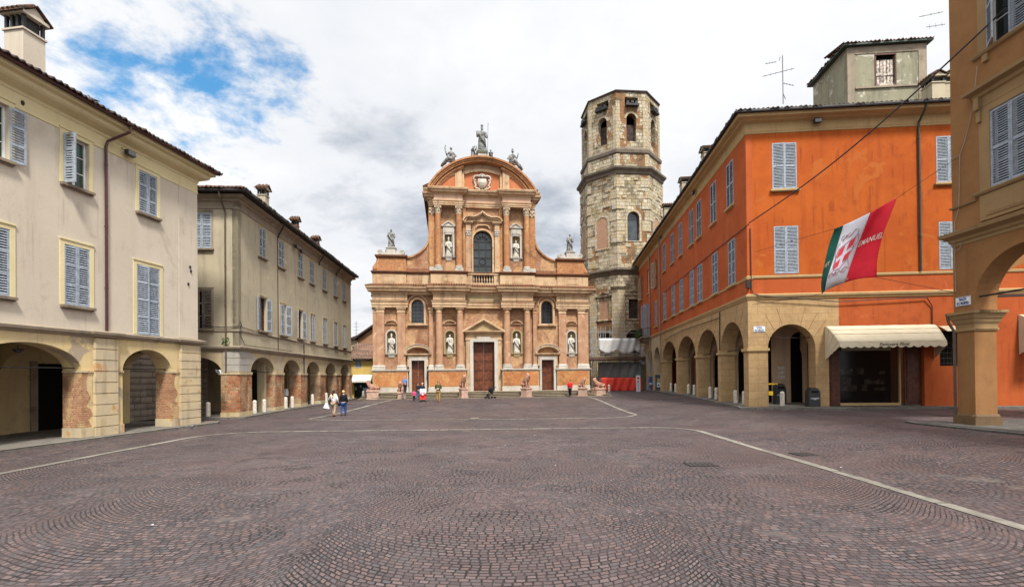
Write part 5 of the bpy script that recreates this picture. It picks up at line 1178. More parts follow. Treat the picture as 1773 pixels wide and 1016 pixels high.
    m.build('pediment_arch', upb, T)
    m = MB()
    fld = circ(RO-.3, 30, -59, 59); m.panel(F, [(u, z) for u, z in fld][::-1]+[(-4.9, 20.2), (4.9, 20.2)], [], .8, d=UB+.0)
    for s in (-1, 1):
        a = circ(RO-.3, 10, s*20.5, s*58); pts = [(s*1.98, 20.3)]+a+[(s*4.85, 20.3)]; hl = [(s*2.62, 20.5), (s*2.62, 21.78), (s*3.1, 21.52), (s*3.7, 20.98), (s*4.1, 20.5)]
        m.panel(F, pts, [hl], .35, d=.16)
    m.ribbon(F, circ(4.95, 14, -20.5, 20.5), .22, UB, -.05); m.box(F, -2.0, -1.74, UB, -.04, 20.3, 22.1); m.box(F, 1.74, 2.0, UB, -.04, 20.3, 22.1)
    m.build('pediment_field', ochre, T)
    m = MB()
    for s in (-1, 1):
        hl = [(s*2.6, 20.45), (s*2.6, 21.8), (s*3.1, 21.55), (s*3.7, 21.0), (s*4.15, 20.45)]; m.panel(F, hl, [], .2, d=.06)
    m.panel(F, [(-1.7, 20.3), (1.7, 20.3)]+[(u, z) for u, z in circ(4.72, 12, -20.5, 20.5)][::-1], [], .1, d=UB+.04); m.build('pediment_brick', stucco('salmon_panel', (.48, .16, .07), (.4, .13, .055), (.5, .3, .17), .3), T)
    # coat of arms
    m = MB(); Z = 21.2; d0 = UB+.04
    m.panel(F, [(-.4, Z+.35), (-.45, Z-.1), (-.3, Z-.45), (0, Z-.7), (.3, Z-.45), (.45, Z-.1), (.4, Z+.35)], [], .1, d=d0+.16)
    m.box(F, -.3, .3, d0+.16, d0+.18, Z-.06, Z-.02)
    for s in (-1, 1):
        m.tube([F.p(s*.2, d0+.1, Z+.5), F.p(s*.45, d0+.16, Z+.62), F.p(s*.72, d0+.16, Z+.55), F.p(s*.86, d0+.15, Z+.3), F.p(s*.72, d0+.18, Z+.12), F.p(s*.6, d0+.15, Z+.24)], [.08, .1, .1, .09, .08, .06], 8)
        m.tube([F.p(s*.8, d0+.1, Z+.3), F.p(s*.72, d0+.15, Z-.1), F.p(s*.62, d0+.15, Z-.3), F.p(s*.74, d0+.15, Z-.45), F.p(s*.6, d0+.15, Z-.6), F.p(s*.35, d0+.12, Z-.62), F.p(s*.1, d0+.12, Z-.85)], [.09, .09, .08, .09, .09, .08, .06], 8)
    for k in range(5): a = math.pi*(.1+.2*k); m.ball(F.p(.26*math.cos(a), d0+.14, Z+.56+.16*math.sin(a)), .11, n=8, m=5)
    m.ball(F.p(0, d0+.14, Z+.56), .16, .12, .12)
    m.build('coat_of_arms', ws, T, smooth=True)
    # upper window with its ogee hood
    m = MB(); m.panel(F, arch(-1.1, 1.1, 12.46, 15.6, 1.12, 18), [arch(-.92, .92, 12.47, 15.6, .95, 18)], .3, d=-.14)
    for s in (-1, 1):
        a, b = S(s, 1.16, 1.62); m.box(F, a, b, UB, .0, 12.5, 15.95); m.box(F, a+.1, b-.1, 0, .03, 12.9, 15.8); m.box(F, a-.03, b+.03, UB, .04, 12.46, 12.75); m.box(F, a, b, UB, .02, 16.5, 17.1); m.mould(F, a-.04, b+.04, [(0, 17.08), (.06, 17.12), (.16, 17.2), (.2, 17.34), (0, 17.38)], .02, base=UB)
    L_ = [(-1.95, 17.4), (-1.86, 17.62), (-1.6, 17.83), (-1.25, 17.88), (-.85, 17.86), (-.5, 17.98), (-.2, 18.2), (0, 18.36)]
    L2 = L_+[(-u, z) for u, z in reversed(L_[:-1])]
    m.ribbon(F, L2, .13, UB, .2); m.ribbon(F, [(u*.93, z-.18) for u, z in L2], .08, UB, .1); m.ribbon(F, [(-.7, 16.75), (-.62, 16.98), (-.3, 17.1), (.3, 17.1), (.62, 16.98), (.7, 16.75)], .1, UB, -.06)
    m.panel(F, [(-1.7, 17.38), (1.7, 17.38), (1.0, 17.75), (0, 18.1), (-1.0, 17.75)], [], .1, d=-.16); o = m.build('window_surround', ochre, T)
    for s in (-1, 1):
        m = MB(); a, b = S(s, 1.14, 1.64); m.box(F, a, b, UB, .05, 16.0, 16.08); m.box(F, a, b, UB, .08, 16.42, 16.5); m.box(F, a+.05, b-.05, UB, .04, 16.08, 16.42)
        for k in range(4): m.ball(F.p(s*(1.2+.13*k), .05, 16.2+.08*(k % 2)), .08, n=6, m=5)
        m.build('pilaster_capital', ws, o)
    m = MB(); m.panel(F, arch(-.93, .93, 12.46, 15.6, .96, 16), [], .05, d=UB-.35); g = m.build('window_glass', glass_mat('green_grey_leaded_glass', (.03, .04, .04), .15), o)
    m = MB(); dd = UB-.32
    for u in (-.9, -.34, .34, .9): m.box(F, u-.03, u+.03, dd, dd+.05, 12.46, 15.6)
    for z in (13.2, 14.0, 14.8, 15.55): m.box(F, -.93, .93, dd, dd+.052, z-.03, z+.03)
    for k in range(1, 6): a = math.pi*k/6; m.tube([F.p(.2*math.cos(a), dd, 15.6+.2*math.sin(a)), F.p(.9*math.cos(a), dd, 15.6+.9*math.sin(a))], .025, 5)
    m.tube([F.p(.3*math.cos(a), dd+.02, 13.6+.3*math.sin(a)) for a in [2*math.pi*i/14 for i in range(15)]], .03, 5); m.tube([F.p(.45*math.cos(a), dd+.02, 15.6+.45*math.sin(a)) for a in [math.pi*i/10 for i in range(11)]], .02, 5)
    m.build('window_bars', MT['iron'], g)
    return T
church()

def church_steps():
    F = CH; o = thing('church_steps', 'broad weathered grey stone steps running along the front of the church', 'steps', F.p(0, 1.5, .4))
    m = MB(); rz_ = MB(); n = 5; st = stucco('worn_step_stone', (.30, .25, .175), (.22, .18, .13), (.07, .06, .045), .7, big=1, streak=.1)
    for i in range(n):
        z1 = 1.0-i*.125; d = 1.55+i*.36; e = .25*i
        m.box(F, -10.9-e*.4, 11.4+e*.4, -.35 if i == 0 else d-.75, d, z1-.045, z1-.0); rz_.box(F, -10.86-e*.4, 11.36+e*.4, -.35 if i == 0 else d-.75, d-.08, z1-.5, z1-.046); rz_.cut(); m.cut()
    m.build('tread', st, o); rz_.build('riser', stucco('dark_riser', (.13, .105, .075), (.09, .075, .055), (.04, .035, .028), .6), o)  # risers get a darker colour than the treads
church_steps()
# ---------------------------------------------------------------- octagonal tower
def tower():
    cx, cy = 16.65, 74.0; A0 = R(-90+5.1); KS = .968
    T = thing('bell_tower', 'tall octagonal unfinished tower of pale stone blocks and brick patches, with scaffolding at its foot', 'tower', (cx, cy, 0))
    st = masonry('pale_tower_blocks', (.33, .255, .14), (.56, .50, .38), (.045, .035, .025), 1.15, .5, .03, .33, (.27, .14, .07), .55, stain=(.06, .052, .04), stain_t=.46, bumpd=.06, soft=.3)
    st2 = masonry('whitish_quoins', (.50, .46, .38), (.42, .31, .15), (.1, .08, .05), .8, .5, .02, .8, (.45, .27, .12), .66, stain=(.16, .13, .1), stain_t=.54, bumpd=.05)
    lg = stucco('mossy_cornice_stone', (.17, .14, .105), (.11, .09, .07), (.05, .045, .035), .6, big=1.0, streak=.2)
    bk = masonry('blind_brick', (.36, .19, .12), (.42, .25, .16), (.4, .3, .2), .28, .09, .01, None, None, stain=(.2, .13, .09), stain_t=.5)
    rn = random.Random(11)
    def fr(k, ap):
        ap *= KS; a = A0+k*math.pi/4; nx, ny = math.cos(a), math.sin(a); return Fr(cx+nx*ap, cy+ny*ap, -ny, nx), ap*math.tan(math.pi/8)
    def ring(prof, mat, name):
        m = MB(); P = []
        for ap, z in prof:
            r = ap*KS/math.cos(math.pi/8); P += [Vector((cx+r*math.cos(A0+(k+.5)*math.pi/4), cy+r*math.sin(A0+(k+.5)*math.pi/4), z)) for k in range(8)]
        n = len(prof); m.q(P, [(j*8+i, j*8+(i+1) % 8, (j+1)*8+(i+1) % 8, (j+1)*8+i) for j in range(n-1) for i in range(8)]+[tuple(range(8))[::-1], tuple(range((n-1)*8, n*8))])
        return m.build(name, mat, T)
    wall = MB(); q = MB(); wn = MB(); br = MB(); wf = MB(); ld = MB(); co = MB(); rc = MB()
    for k in range(-3, 5):
        front = k in (-2, -1, 0, 1, 2)
        # belfry storey
        F, h = fr(k, 5.42); hol = []
        if front:
            hol = [arch(-.7, .7, 35.2, 38.4, .7, 12), rect(-.9, 1.0, 40.35, 41.4)]
        wall.panel(F, rect(-h-.02, h+.02, 34, 42.2), hol, .8)
        for s in (-1, 1): q.box(F, *((-h-.06, -h+.5) if s < 0 else (h-.5, h+.06)), -.2, .09, 34.0, 39.6+rn.random()*1.5)
        if front:
            wn.box(F, -.68, .68, -.78, -.7, 35.2, 37.6+rn.random()*.8); wn.cut()
            for j in range(3): co.box(F, -.8+j*.62, -.45+j*.62, -.3, .55+.1*(j % 2), 40.3, 40.62)
            co.box(F, -.9, 1.0, .1, .62, 40.0, 40.3); co.cut()
            rr = arch(-1.0, 1.0, 35.0, 38.4, 1.0, 14); ri = arch(-.72, .72, 35.0, 38.4, .72, 14); q.panel(F, rr[2:]+[(-.72, 38.4)]+[(x, z) for x, z in reversed(ri[2:])][1:-1]+[(.72, 38.4)], [], .2, d=.06)
        F, h = fr(k, 5.55); wall.panel(F, rect(-h, h, 31.3, 34.0), [], .8)
        for s in (-1, 1): q.box(F, *((-h-.05, -h+.42) if s < 0 else (h-.42, h+.05)), -.2, .1, 31.35, 33.3)
        # main storey
        F, h = fr(k, 5.78); hol = []
        if k in (0, 2): hol = [arch(-.85, .85, 21.1, 24.3, .9, 12)]
        wall.panel(F, rect(-h-.02, h+.02, 17.2, 31), hol, .8)
        for s in (-1, 1):
            for j in range(8): ww = .5+.5*((j+k) % 2)+rn.uniform(-.1, .25); q.box(F, *((-h-.06, -h+ww) if s < 0 else (h-ww, h+.06)), -.2, .05+.03*(j % 3), 17.8+j*1.55, 17.8+j*1.55+rn.uniform(.9, 1.5))
        if k in (0, 2):
            rr = arch(-1.15, 1.15, 21.0, 24.3, 1.2, 14); q.panel(F, rr, [arch(-.86, .86, 21.1, 24.3, .92, 14)], .2, d=.07); wf.box(F, -.86, .86, -.5, -.45, 21.1, 25.4); wf.box(F, -.86, .86, -.449, -.4, 24.2, 24.3); wf.cut()
        elif front:
            br.panel(F, arch(-.85, .85, 20.4, 24.0, .8, 12), [], .1, d=.02); br.cut(); q.panel(F, arch(-1.15, 1.15, 20.2, 24.0, 1.1, 12), [arch(-.86, .86, 20.4, 24.0, .82, 12)], .2, d=.08)
        for j in range(14):                              # robbed and proud stones
            u = rn.uniform(-h+.5, h-.9); z = 17.6+rn.random()*13
            if abs(u) < 1.3 and 19.8 < z < 26: continue
            rc.box(F, u, u+rn.uniform(.4, 1.2), -.05, rn.uniform(.03, .13), z, z+rn.uniform(.25, .5))
        F, h = fr(k, 5.42)
        for j in range(8):
            u = rn.uniform(-h+.5, h-.9); z = 34.4+rn.random()*5.5
            if abs(u) < 1.1: continue
            rc.box(F, u, u+rn.uniform(.3, .6), -.05, rn.uniform(.03, .1), z, z+rn.uniform(.25, .45))
        # lower storeys
        F, h = fr(k, 5.5)
        lowh = [rect(-.72, .72, 10.3, 13.0), arch(-1.0, 1.0, 6.5, 8.1, .9, 12)]
        hol = [rect(-.72, .72, 10.3, 13.0), arch(-1.1, 1.1, 5.2, 7.6, 1.1, 12)] if front else []
        wall.panel(F, rect(-h-.02, h+.02, 0, 16.9), hol, .8)
        if front:
            (wn if k == 0 else br).box(F, -.72, .72, -.5 if k == 0 else -.1, -.45 if k == 0 else .0, 10.3, 13.0); wn.cut(); br.cut(); wn.box(F, -1.1, 1.1, -.7, -.65, 5.2, 8.7); wn.cut()
            ld.mould(F, -1.1, 1.1, [(0, 9.95), (.1, 10.0), (.18, 10.15), (.18, 10.25), (0, 10.3)], 0); ld.mould(F, -1.1, 1.1, [(0, 13.35), (.05, 13.4), (.25, 13.55), (.27, 13.7), (0, 13.75)], .0); ld.ribbon(F, [(-1.3, 13.74), (0, 14.3), (1.3, 13.74)], .14, 0, .22)
            ld.box(F, -1.0, -.73, -.1, .1, 10.3, 13.35); ld.box(F, .73, 1.0, -.1, .1, 10.3, 13.35); ld.cut()
        for s in (-1, 1): q.box(F, *((-h-.08, -h+.95) if s < 0 else (h-.95, h+.08)), -.3, .12, 0, 14.4)
    m = MB()
    for k in range(-3, 5):
        F, h = fr(k, 5.5)
        for s in (-1, 1): m.mould(F, *((-h-.1, -h+1.0) if s < 0 else (h-1.0, h+.1)), [(0, 14.3), (.1, 14.4), (.2, 14.6), (.3, 14.75), (.3, 14.9), (0, 15.0)], .1, rl=False, rr=False); m.cut()
    m.build('quoin_cap', st, T)
    grey = masonry('grey_lower_blocks', (.36, .33, .27), (.43, .36, .23), (.09, .08, .06), 1.1, .45, .02, None, None, stain=(.13, .12, .1), stain_t=.5, bumpd=.05)
    wall.build('wall', st, T); q.build('quoins', st2, T); rc.build('proud_stones', st2, T)
    wn.build('window_opening', plain('dusty_brick_infill', (.05, .035, .03), .9, var=.6), T); br.build('blind_window', bk, T); wf.build('window_glass', glass_mat('tower_glass', (.06, .07, .075), .12), T); ld.build('window_surround', st, T); co.build('corbel_beams', MT['iron'], T)
    ring([(5.3, 42.1), (5.6, 42.15), (5.62, 42.32), (5.3, 42.5)], MT['tile_dark'], 'roof_edge')
    ring([(5.5, 33.3), (5.75, 33.5), (5.78, 33.9), (5.6, 34.15), (5.3, 34.5)], lg, 'string_course')
    ring([(5.7, 30.3), (5.95, 30.5), (6.0, 30.8), (6.35, 31.1), (6.38, 31.35), (5.5, 31.7)], lg, 'cornice')
    ring([(5.4, 16.3), (5.6, 16.5), (5.75, 16.8), (6.0, 17.05), (6.0, 17.3), (5.7, 17.45)], lg, 'string_course')
tower()

def site():
    """scaffold at the foot of the tower and what closes the street there"""
    Y = 65.5; pt = lambda px, py, y=Y: atY(px, py, y)
    T = thing('scaffold', 'steel scaffold with a timber deck wrapped round the foot of the tower', 'scaffold', pt(1060, 678)); base = Vector(T['_b'])
    m = MB()
    for px in (1026, 1032, 1040, 1048, 1060, 1078, 1096, 1108):
        a = pt(px, 677); b = pt(px, 566 if px < 1062 else 588); m.tube([a, b], .045, 5); m.tube([a+Vector((0, 1.6, 0)), b+Vector((0, 1.6, 0))], .045, 5)
    for py in (574, 588, 602, 612):
        m.tube([pt(1022, py), pt(1062 if py < 580 else 1110, py)], .04, 5); m.tube([pt(1022, py)+Vector((0, 1.6, 0)), pt(1110, py)+Vector((0, 1.6, 0))], .04, 5)
    for a, b in (((1026, 612), (1040, 580)), ((1022, 640), (1032, 612)), ((1040, 612), (1060, 590)), ((1018, 618), (1030, 606))): m.tube([pt(*a), pt(*b)], .04, 5)
    m.build('poles', plain('galvanised_tube', (.32, .32, .31), .5, .5, .4), T)
    m = MB(); a, b = pt(1013, 619), pt(1112, 618); m.q([a+Vector((0, -1.6, 0)), b+Vector((0, -1.6, 0)), b+Vector((0, 2, 0)), a+Vector((0, 2, 0))]+[p+Vector((0, 0, -.35)) for p in (a+Vector((0, -1.6, 0)), b+Vector((0, -1.6, 0)), b+Vector((0, 2, 0)), a+Vector((0, 2, 0)))], [(0, 1, 2, 3), (7, 6, 5, 4), (0, 4, 5, 1), (1, 5, 6, 2), (3, 2, 6, 7), (0, 3, 7, 4)])
    m.build('deck', plain('deck_timber', (.10, .06, .04), .8, var=.3), T)
    def sheet(name, label, cat, px0, px1, top, bot, mat, dy, sag=.0, kind=None):
        n = 26; m = MB(); P = []
        for j in range(7):
            for i in range(n+1):
                t = i/n; px = px0+(px1-px0)*t; py0 = top(t); py1 = bot(t); p = pt(px, py0+(py1-py0)*j/6, Y+dy)
                p.y += .12*math.sin(i*1.3+j*.6)+.08*math.sin(i*.47+2); P.append(p)
        m.q(P, [(j*(n+1)+i, j*(n+1)+i+1, (j+1)*(n+1)+i+1, (j+1)*(n+1)+i) for j in range(6) for i in range(n)])
        o = m.build(name, mat, None, smooth=True); so = o.modifiers.new('thickness', 'SOLIDIFY'); so.thickness = .01; return tag(o, label, cat)
    sheet('tarpaulin', 'pale grey white tarpaulin slung across the upper scaffold by the tower', 'tarpaulin', 1037, 1109, lambda t: 585.5, lambda t: 606+7*abs(math.sin(t*7.2)), plain('pale_tarpaulin', (.55, .55, .54), .6, var=.08, scale=.8), -.7)
    sheet('debris_screen', 'grey corrugated screen below the scaffold deck by the tower', 'screen', 1036, 1111, lambda t: 627, lambda t: 655, plain('grey_screen', (.26, .27, .28), .6, var=.08), .3)
    sheet('red_barrier', 'low red plastic mesh barrier in front of the scaffold', 'barrier', 1041, 1111, lambda t: 653.5, lambda t: 677.5, plain('red_mesh', (.78, .07, .045), .7, var=.2, scale=4), -1.0)
    # the street wall that closes the view behind
    m = MB(); m.box(F0, 8.5, 26, -84, -83, 0, 9)
    tag(m.build('street_wall', MT['b2wall']), 'dim plaster wall in the gap between the church and the tower', 'wall')
    m = MB(); a = pt(1020, 652, 55)
    for i in range(11): p = atY(1022+i*1.5, 665, 55.5); m.tube([(p.x, p.y, .3), (p.x, p.y, 2.3)], .02, 4)
    for z in (.6, 2.1): m.tube([(atY(1021, 665, 55.5).x, 55.5, z), (atY(1038, 665, 55.5).x, 55.5, z)], .025, 4)
    tag(m.build('iron_railing', MT['black']), 'black iron railing between the church corner and the scaffold', 'railing')
    # notice boards
    o = thing('standing_sign', 'narrow white standing sign with red and blue lettering by the red barrier', 'sign', atZ(1105, 679, .35))
    P = atZ(1105, 679, .35); K = Fr(P.x, P.y, 1, .1); h = 2.35; w = .5
    m = MB(); m.box(K, -w/2, w/2, 0, .05, .25, h); m.build('board', enamel, o)
    m = MB(); m.box(K, -.12, .12, .05, .056, h-.45, h-.2); m.box(K, -.1, .1, .05, .056, h-.75, h-.6); m.build('red_emblem', plain('sign_red', (.6, .02, .04), .5), o)
    m = MB(); wall_text(K, .0, .055, 1.0, text_mesh('M\nU\nS\nE\nI', .26, w=.2), m); m.build('lettering', ink_blue, o)
    m = MB(); m.box(K, -.7, .9, -.3, .35, .0, .12); m.build('foot', MT['strip'], o)
site()
def street_things():
    L = OL
    def board(name, label, cat, u0, u1, z0, z1, d, mat, extra):
        o = thing(name, label, cat, L.p((u0+u1)/2, d, z0)); m = MB(); m.box(L, u0, u1, d, d+.08, z0, z1); m.build('board', mat, o); extra(o, d+.08); return o
    red = plain('poster_red', (.55, .02, .03), .5)
    u0, z1 = uzd(L, 1109.5, 600, .8); u1, z0 = uzd(L, 1117.5, 630, .8)
    E = Fr(*xy(L, -34.3, .0), -L.nx, -L.ny)              # sign stands out across the wall, facing the square
    K = Fr(L.p(-36, .1, 0).x-1.1, L.p(-36, .1, 0).y, 1, -.09)
    o = thing('hanging_sign', 'white upright hanging sign with red emblem under the balcony of the orange house', 'sign', K.p(.4, 0, 4)); ua, za = uzd(K, 1109.7, 600); ub, zb = uzd(K, 1117.6, 630.5)
    m = MB(); m.box(K, ua, ub, 0, .08, zb, za); m.tube([K.p(ub, .04, za-.3), K.p(ub+.9, .04, za-.3)], .03); m.build('board', enamel, o); h = za-zb; c = (ua+ub)/2; w = ub-ua
    m = MB(); m.box(K, c-.0*w, c+.3*w, .08, .086, zb+.62*h+.15*h, zb+.84*h); m.box(K, c-.05*w, c+.32*w, .08, .086, zb+.46*h, zb+.53*h); m.box(K, c-.3*w, c-.1*w, .08, .086, zb+.58*h, zb+.62*h); m.build('red_emblem', red, o)
    m = MB(); wall_text(K, c, .082, zb+.22*h, text_mesh('BIB', .3*w*2, bold=.01, w=w*.7), m); m.build('lettering', MT['black'], o)
    # poster and grey cabinet in the far arches
    K = Fr(L.p(-33.1, -.3, 0).x, L.p(-33.1, -.3, 0).y, 1, -.09)
    ua, za = uzd(K, 1122.3, 651.5); ub, zb = uzd(K, 1131, 679.5); o = thing('poster_panel', 'blue picture poster panel in the far arch of the orange house', 'poster', K.p(ua, 0, zb)); h = za-zb; w = ub-ua
    m = MB(); m.box(K, ua, ub, 0, .08, zb, za); m.build('board', plain('poster_blue', (.06, .2, .5), .5, var=.3), o)
    m = MB(); m.box(K, ua+.45*w, ub-.1*w, .08, .086, zb+.05*h, zb+.5*h); m.ball(K.p(ua+.55*w, .085, zb+.82*h), .3*w, .02, .11*h, 10, 6); m.build('poster_figure', plain('poster_brown', (.2, .05, .03), .5, var=.4, scale=3), o)
    m = MB(); m.box(K, ua+.1*w, ub-.2*w, .087, .09, zb+.52*h, zb+.6*h); m.build('poster_band', enamel, o)
    K = Fr(L.p(-28.8, -.3, 0).x, L.p(-28.8, -.3, 0).y, 1, -.09)
    ua, za = uzd(K, 1134.5, 648.5); ub, zb = uzd(K, 1144.0, 681.5); o = thing('notice_cabinet', 'tall dark grey cabinet with pasted notices in an arch of the orange house', 'cabinet', K.p(ua, 0, zb)); h = za-zb; w = ub-ua
    m = MB(); m.box(K, ua, ub, -.5, 0, zb, za); m.build('body', plain('cabinet_grey', (.07, .08, .095), .5), o)
    m = MB(); m.box(K, ua+.35*w, ub-.1*w, 0, .01, zb+.62*h, zb+.82*h); m.build('yellow_notice', plain('notice_yellow', (.45, .4, .12), .6, var=.3, scale=8), o); m = MB(); m.box(K, ua+.3*w, ub-.05*w, 0, .01, zb+.35*h, zb+.6*h); m.build('white_notice', enamel, o); m = MB(); m.box(K, ua+.45*w, ub-.25*w, .01, .014, zb+.42*h, zb+.49*h); m.build('notice_picture', ink_blue, o)
    # bollards
    BP = None
    def bollard(x, y, z, label, grp, r=.13, h=.92):
        nonlocal BP
        if BP is None:
            BP = thing('stone_bollard', label, 'bollard', (x, y, z), grp); local(BP)
            m = MB(); m.lathe((0, 0, 0), [(r+.01, -.05), (r, .1), (r*.97, h-.12), (r*.9, h-.06), (r*.6, h-.015), (.02, h)], 14); b = mk('post', m.mesh('post', MT['bollard'], smooth=True), BP)
            m = MB(); m.lathe((0, 0, 0), [(r+.035, -.05), (r+.035, .05), (r+.012, .06)], 14); mk('footing', m.mesh('footing', MT['strip']), BP); BP['label'] = label; BP['group'] = grp
        else:
            d = dup(BP, (x, y, z), random.Random(int(x*100)).uniform(0, 6), label); d['group'] = grp
    zl = .1
    def onp(px, F, d): u, _ = uzd(F, px, 700, d); return F.p(u, d, 0)
    ords = ('nearest', 'second', 'third', 'fourth', 'fifth', 'sixth', 'seventh', 'eighth')
    for i, px in enumerate((440.9, 457.5, 494.7, 506, 541, 565)):
        p = onp(px, B2, .12); bollard(p.x, p.y, zl, ords[i]+' of the pale bollards along the long side of the grey house arcade', 'bollards before the left arcade')
    p = B2E.p(-1.75, .15, 0); bollard(p.x, p.y, zl, 'pale bollard in the arch between the greige house and the grey house', 'bollards before the left arcade')
    for i, px in enumerate((1288.8, 1273.7, 1240.6, 1230, 1202.5, 1192.5, 1170.3, 1162)):
        p = onp(px, OL, -.15); bollard(p.x, p.y, G(p.x, p.y)+.12, ords[i]+' of the pale bollards along the receding side of the orange house', 'bollards before the right arcade')
    p = OR.p(uzd(OR, 1354.4, 690, .1)[0], .1, 0); bollard(p.x, p.y, G(p.x, p.y)+.12, 'pale bollard in the corner arch that faces the square, on the orange house', 'bollards before the right arcade')
    p = atZ(629, 690, .1); bollard(p.x, p.y, G(p.x, p.y), 'grey bollard with ball top outside the yellow house', 'bollards by the church'); p = atZ(1054.4, 680, .35); bollard(p.x, p.y, G(p.x, p.y), 'grey bollard between the far right lion and the red barrier', 'bollards by the church')
    p = atZ(700.5, 692, .42); bollard(p.x, p.y, G(p.x, p.y), 'grey bollard beside the narrow lion at the left end of the steps', 'bollards by the church')
    # litter bins
    def bin_(p, label, w=.32, h=1.12):
        o = thing('litter_bin', label, 'litter bin', p); m = MB(); K = Fr(p.x, p.y, 1, -.085); z = p.z
        pts = [(-w, 0), (w, 0), (w, h*.72)]+[(w*math.cos(math.pi*i/12), h*.72+h*.28*math.sin(math.pi*i/12)) for i in range(1, 12)]+[(-w, h*.72)]
        m.panel(K, [(u, zz+z) for u, zz in pts], [], .5, d=.25); m.build('body', MT['black'], o)
        m = MB(); m.box(K, -w*.6, w*.6, .25, .262, z+h*.74, z+h*.84); m.build('slot', MT['dark'], o)
        m = MB(); wall_text(K, 0, .253, z+h*.45, text_mesh('reggio', .16, shear=.2, w=w*1.5), m)
        m2 = MB(); m.v = [Vector(((v-p).x, (v-p).y, (v-p).z))+p for v in m.v]; m.build('lettering', enamel, o)
    q = OR.p(uzd(OR, 1407, 690, .0)[0], .0, 0); q.z = G(q.x, q.y)+.12; bin_(q, 'black litter bin with a rounded top beside the shop awning')
    q = OR.p(uzd(OR, 1349.5, 690, -2.4)[0], -2.4, 0); q.z = G(q.x, q.y)+.12; bin_(q, 'black rounded bin in the shade inside the corner arch', .32, 1.35)
    # yellow board stand
    u = uzd(OR, 1337, 680, -1.9)[0]; b = OR.p(u, -1.9, 0); z = G(b.x, b.y)+.12; o = thing('yellow_rack', 'small yellow leaflet rack in the shade of the corner arch', 'rack', (b.x, b.y, z)); K = Fr(b.x, b.y, 1, -.085)
    m = MB(); m.box(K, -.2, .35, -.3, .0, z+1.28, z+1.36); m.box(K, -.2, .05, -.25, .0, z+.6, z+.85); m.build('tray', plain('rack_yellow', (.62, .42, .02), .5), o)
    m = MB(); m.tube([K.p(-.2, -.1, z), K.p(-.15, -.1, z+1.3)], .02); m.tube([K.p(.35, -.1, z), K.p(.3, -.1, z+1.3)], .02); m.build('legs', MT['iron'], o)
    # posters inside the arch
    o = thing('pinned_notices', 'cluster of small paper notices on the pinkish wall inside the corner arch', 'notices', OR.p(uzd(OR, 1353, 645, -3.55)[0], -3.55, 2)); rn = random.Random(3)
    m = MB()
    for i in range(9):
        u, z = uzd(OR, 1349+4.3*(i % 3)+rn.uniform(-.6, .6), 637+7.5*(i//3), -3.55); m.box(OR, u-.07, u+.07, -3.6, -3.58, z-.1, z+.1); m.cut()
    m.build('sheet', plain('paper_notice', (.55, .5, .46), .7, var=.35, scale=9), o)
    # awnings
    def awning(F, ul, ur, zt, df, uf0, uf1, zf, label, sc=True):
        o = thing('shop_awning', label, 'awning', F.p(ul, 0, zt)); cv = MB(); n = 20; rows = 8
        can = plain('cream_canvas', (.63, .56, .40), .8, var=.06, scale=1.5)
        P = []
        for j in range(rows+1):
            t = j/rows; d = .02+df*math.sin(t*math.pi/2)**1.0 if False else .02+df*t; z = zt+(zf-zt)*(t**1.35)
            for i in range(n+1): s_ = i/n; a = ul+(uf0-ul)*t; b = ur+(uf1-ur)*t; P.append(F.p(a+(b-a)*s_, d, z+.006*math.sin(i*2.1+j)))
        cv.q(P, [(j*(n+1)+i, j*(n+1)+i+1, (j+1)*(n+1)+i+1, (j+1)*(n+1)+i) for j in range(rows) for i in range(n)])
        c = cv.build('canopy', can, o, smooth=True); c.modifiers.new('t', 'SOLIDIFY').thickness = .012
        seam = MB()
        for j in (3, 5): z = zt+(zf-zt)*((j/rows)**1.35); a = ul+(uf0-ul)*j/rows; b = ur+(uf1-ur)*j/rows; seam.tube([F.p(a, .03+df*j/rows, z+.015), F.p(b, .03+df*j/rows, z+.015)], .012, 4)
        if not sc: seam.build('seam', MT['neart'], o); return
        # pleated ends and scalloped valance
        for ua, uf, nm in ((ul, uf0, 0), (ur, uf1, 1)):
            sd = MB(); zb = zf-.3; side = []
            for j in range(rows+1): t = j/rows; side.append((ua+(uf-ua)*t, .02+df*t, zt+(zf-zt)*(t**1.35)))
            k0 = len(side); P = [F.p(*q) for q in side]; Bt = []
            for j in range(rows+1): t = j/rows; Bt.append(F.p(ua+(uf-ua)*t, .02+df*t, (zf-.95)+(.68)*t+.06*abs(math.sin(j*1.6))))
            sd.q(P+Bt, [(j, j+1, k0+j+1, k0+j) for j in range(rows)]); c = sd.build('side_panel', can, o); c.modifiers.new('t', 'SOLIDIFY').thickness = .012
            apex = F.p(ua, .02, zf-.85)
            for t in (.3, .62, .95): seam.tube([apex, F.p(ua+(uf-ua)*t-.012*(1-2*nm), .02+df*t, zt+(zf-zt)*(t**1.35))], .012, 4)
        seam.build('seam', MT['neart'], o)
        vl = MB(); N = 13*8; P = []
        for i in range(N+1): u = uf0+(uf1-uf0)*i/N; s_ = abs(math.sin(math.pi*13*i/N)); P += [F.p(u, df+.03, zf), F.p(u, df+.06, zf-.22-.1*s_)]
        vl.q(P, [(2*i, 2*i+1, 2*i+3, 2*i+2) for i in range(N)]); c = vl.build('valance', can, o); c.modifiers.new('t', 'SOLIDIFY').thickness = .01
        m = MB(); wall_text(F, uf0+(uf1-uf0)*.51, df+.058, zf-.13, text_mesh('Pasticceria Motti', .26, shear=.35, w=(uf1-uf0)*.28), m); m.build('lettering', MT['black'], o)
    Q = OR; d = 1.55
    ul, zt = uzd(Q, 1428, 565); ur, _ = uzd(Q, 1617, 561); f0, zf = uzd(Q, 1453, 593, d); f1, _ = uzd(Q, 1639, 588, d)
    awning(Q, ul, ur, zt, d, f0, f1, zf, 'large cream canvas awning with a scalloped edge over the shop on the orange house')
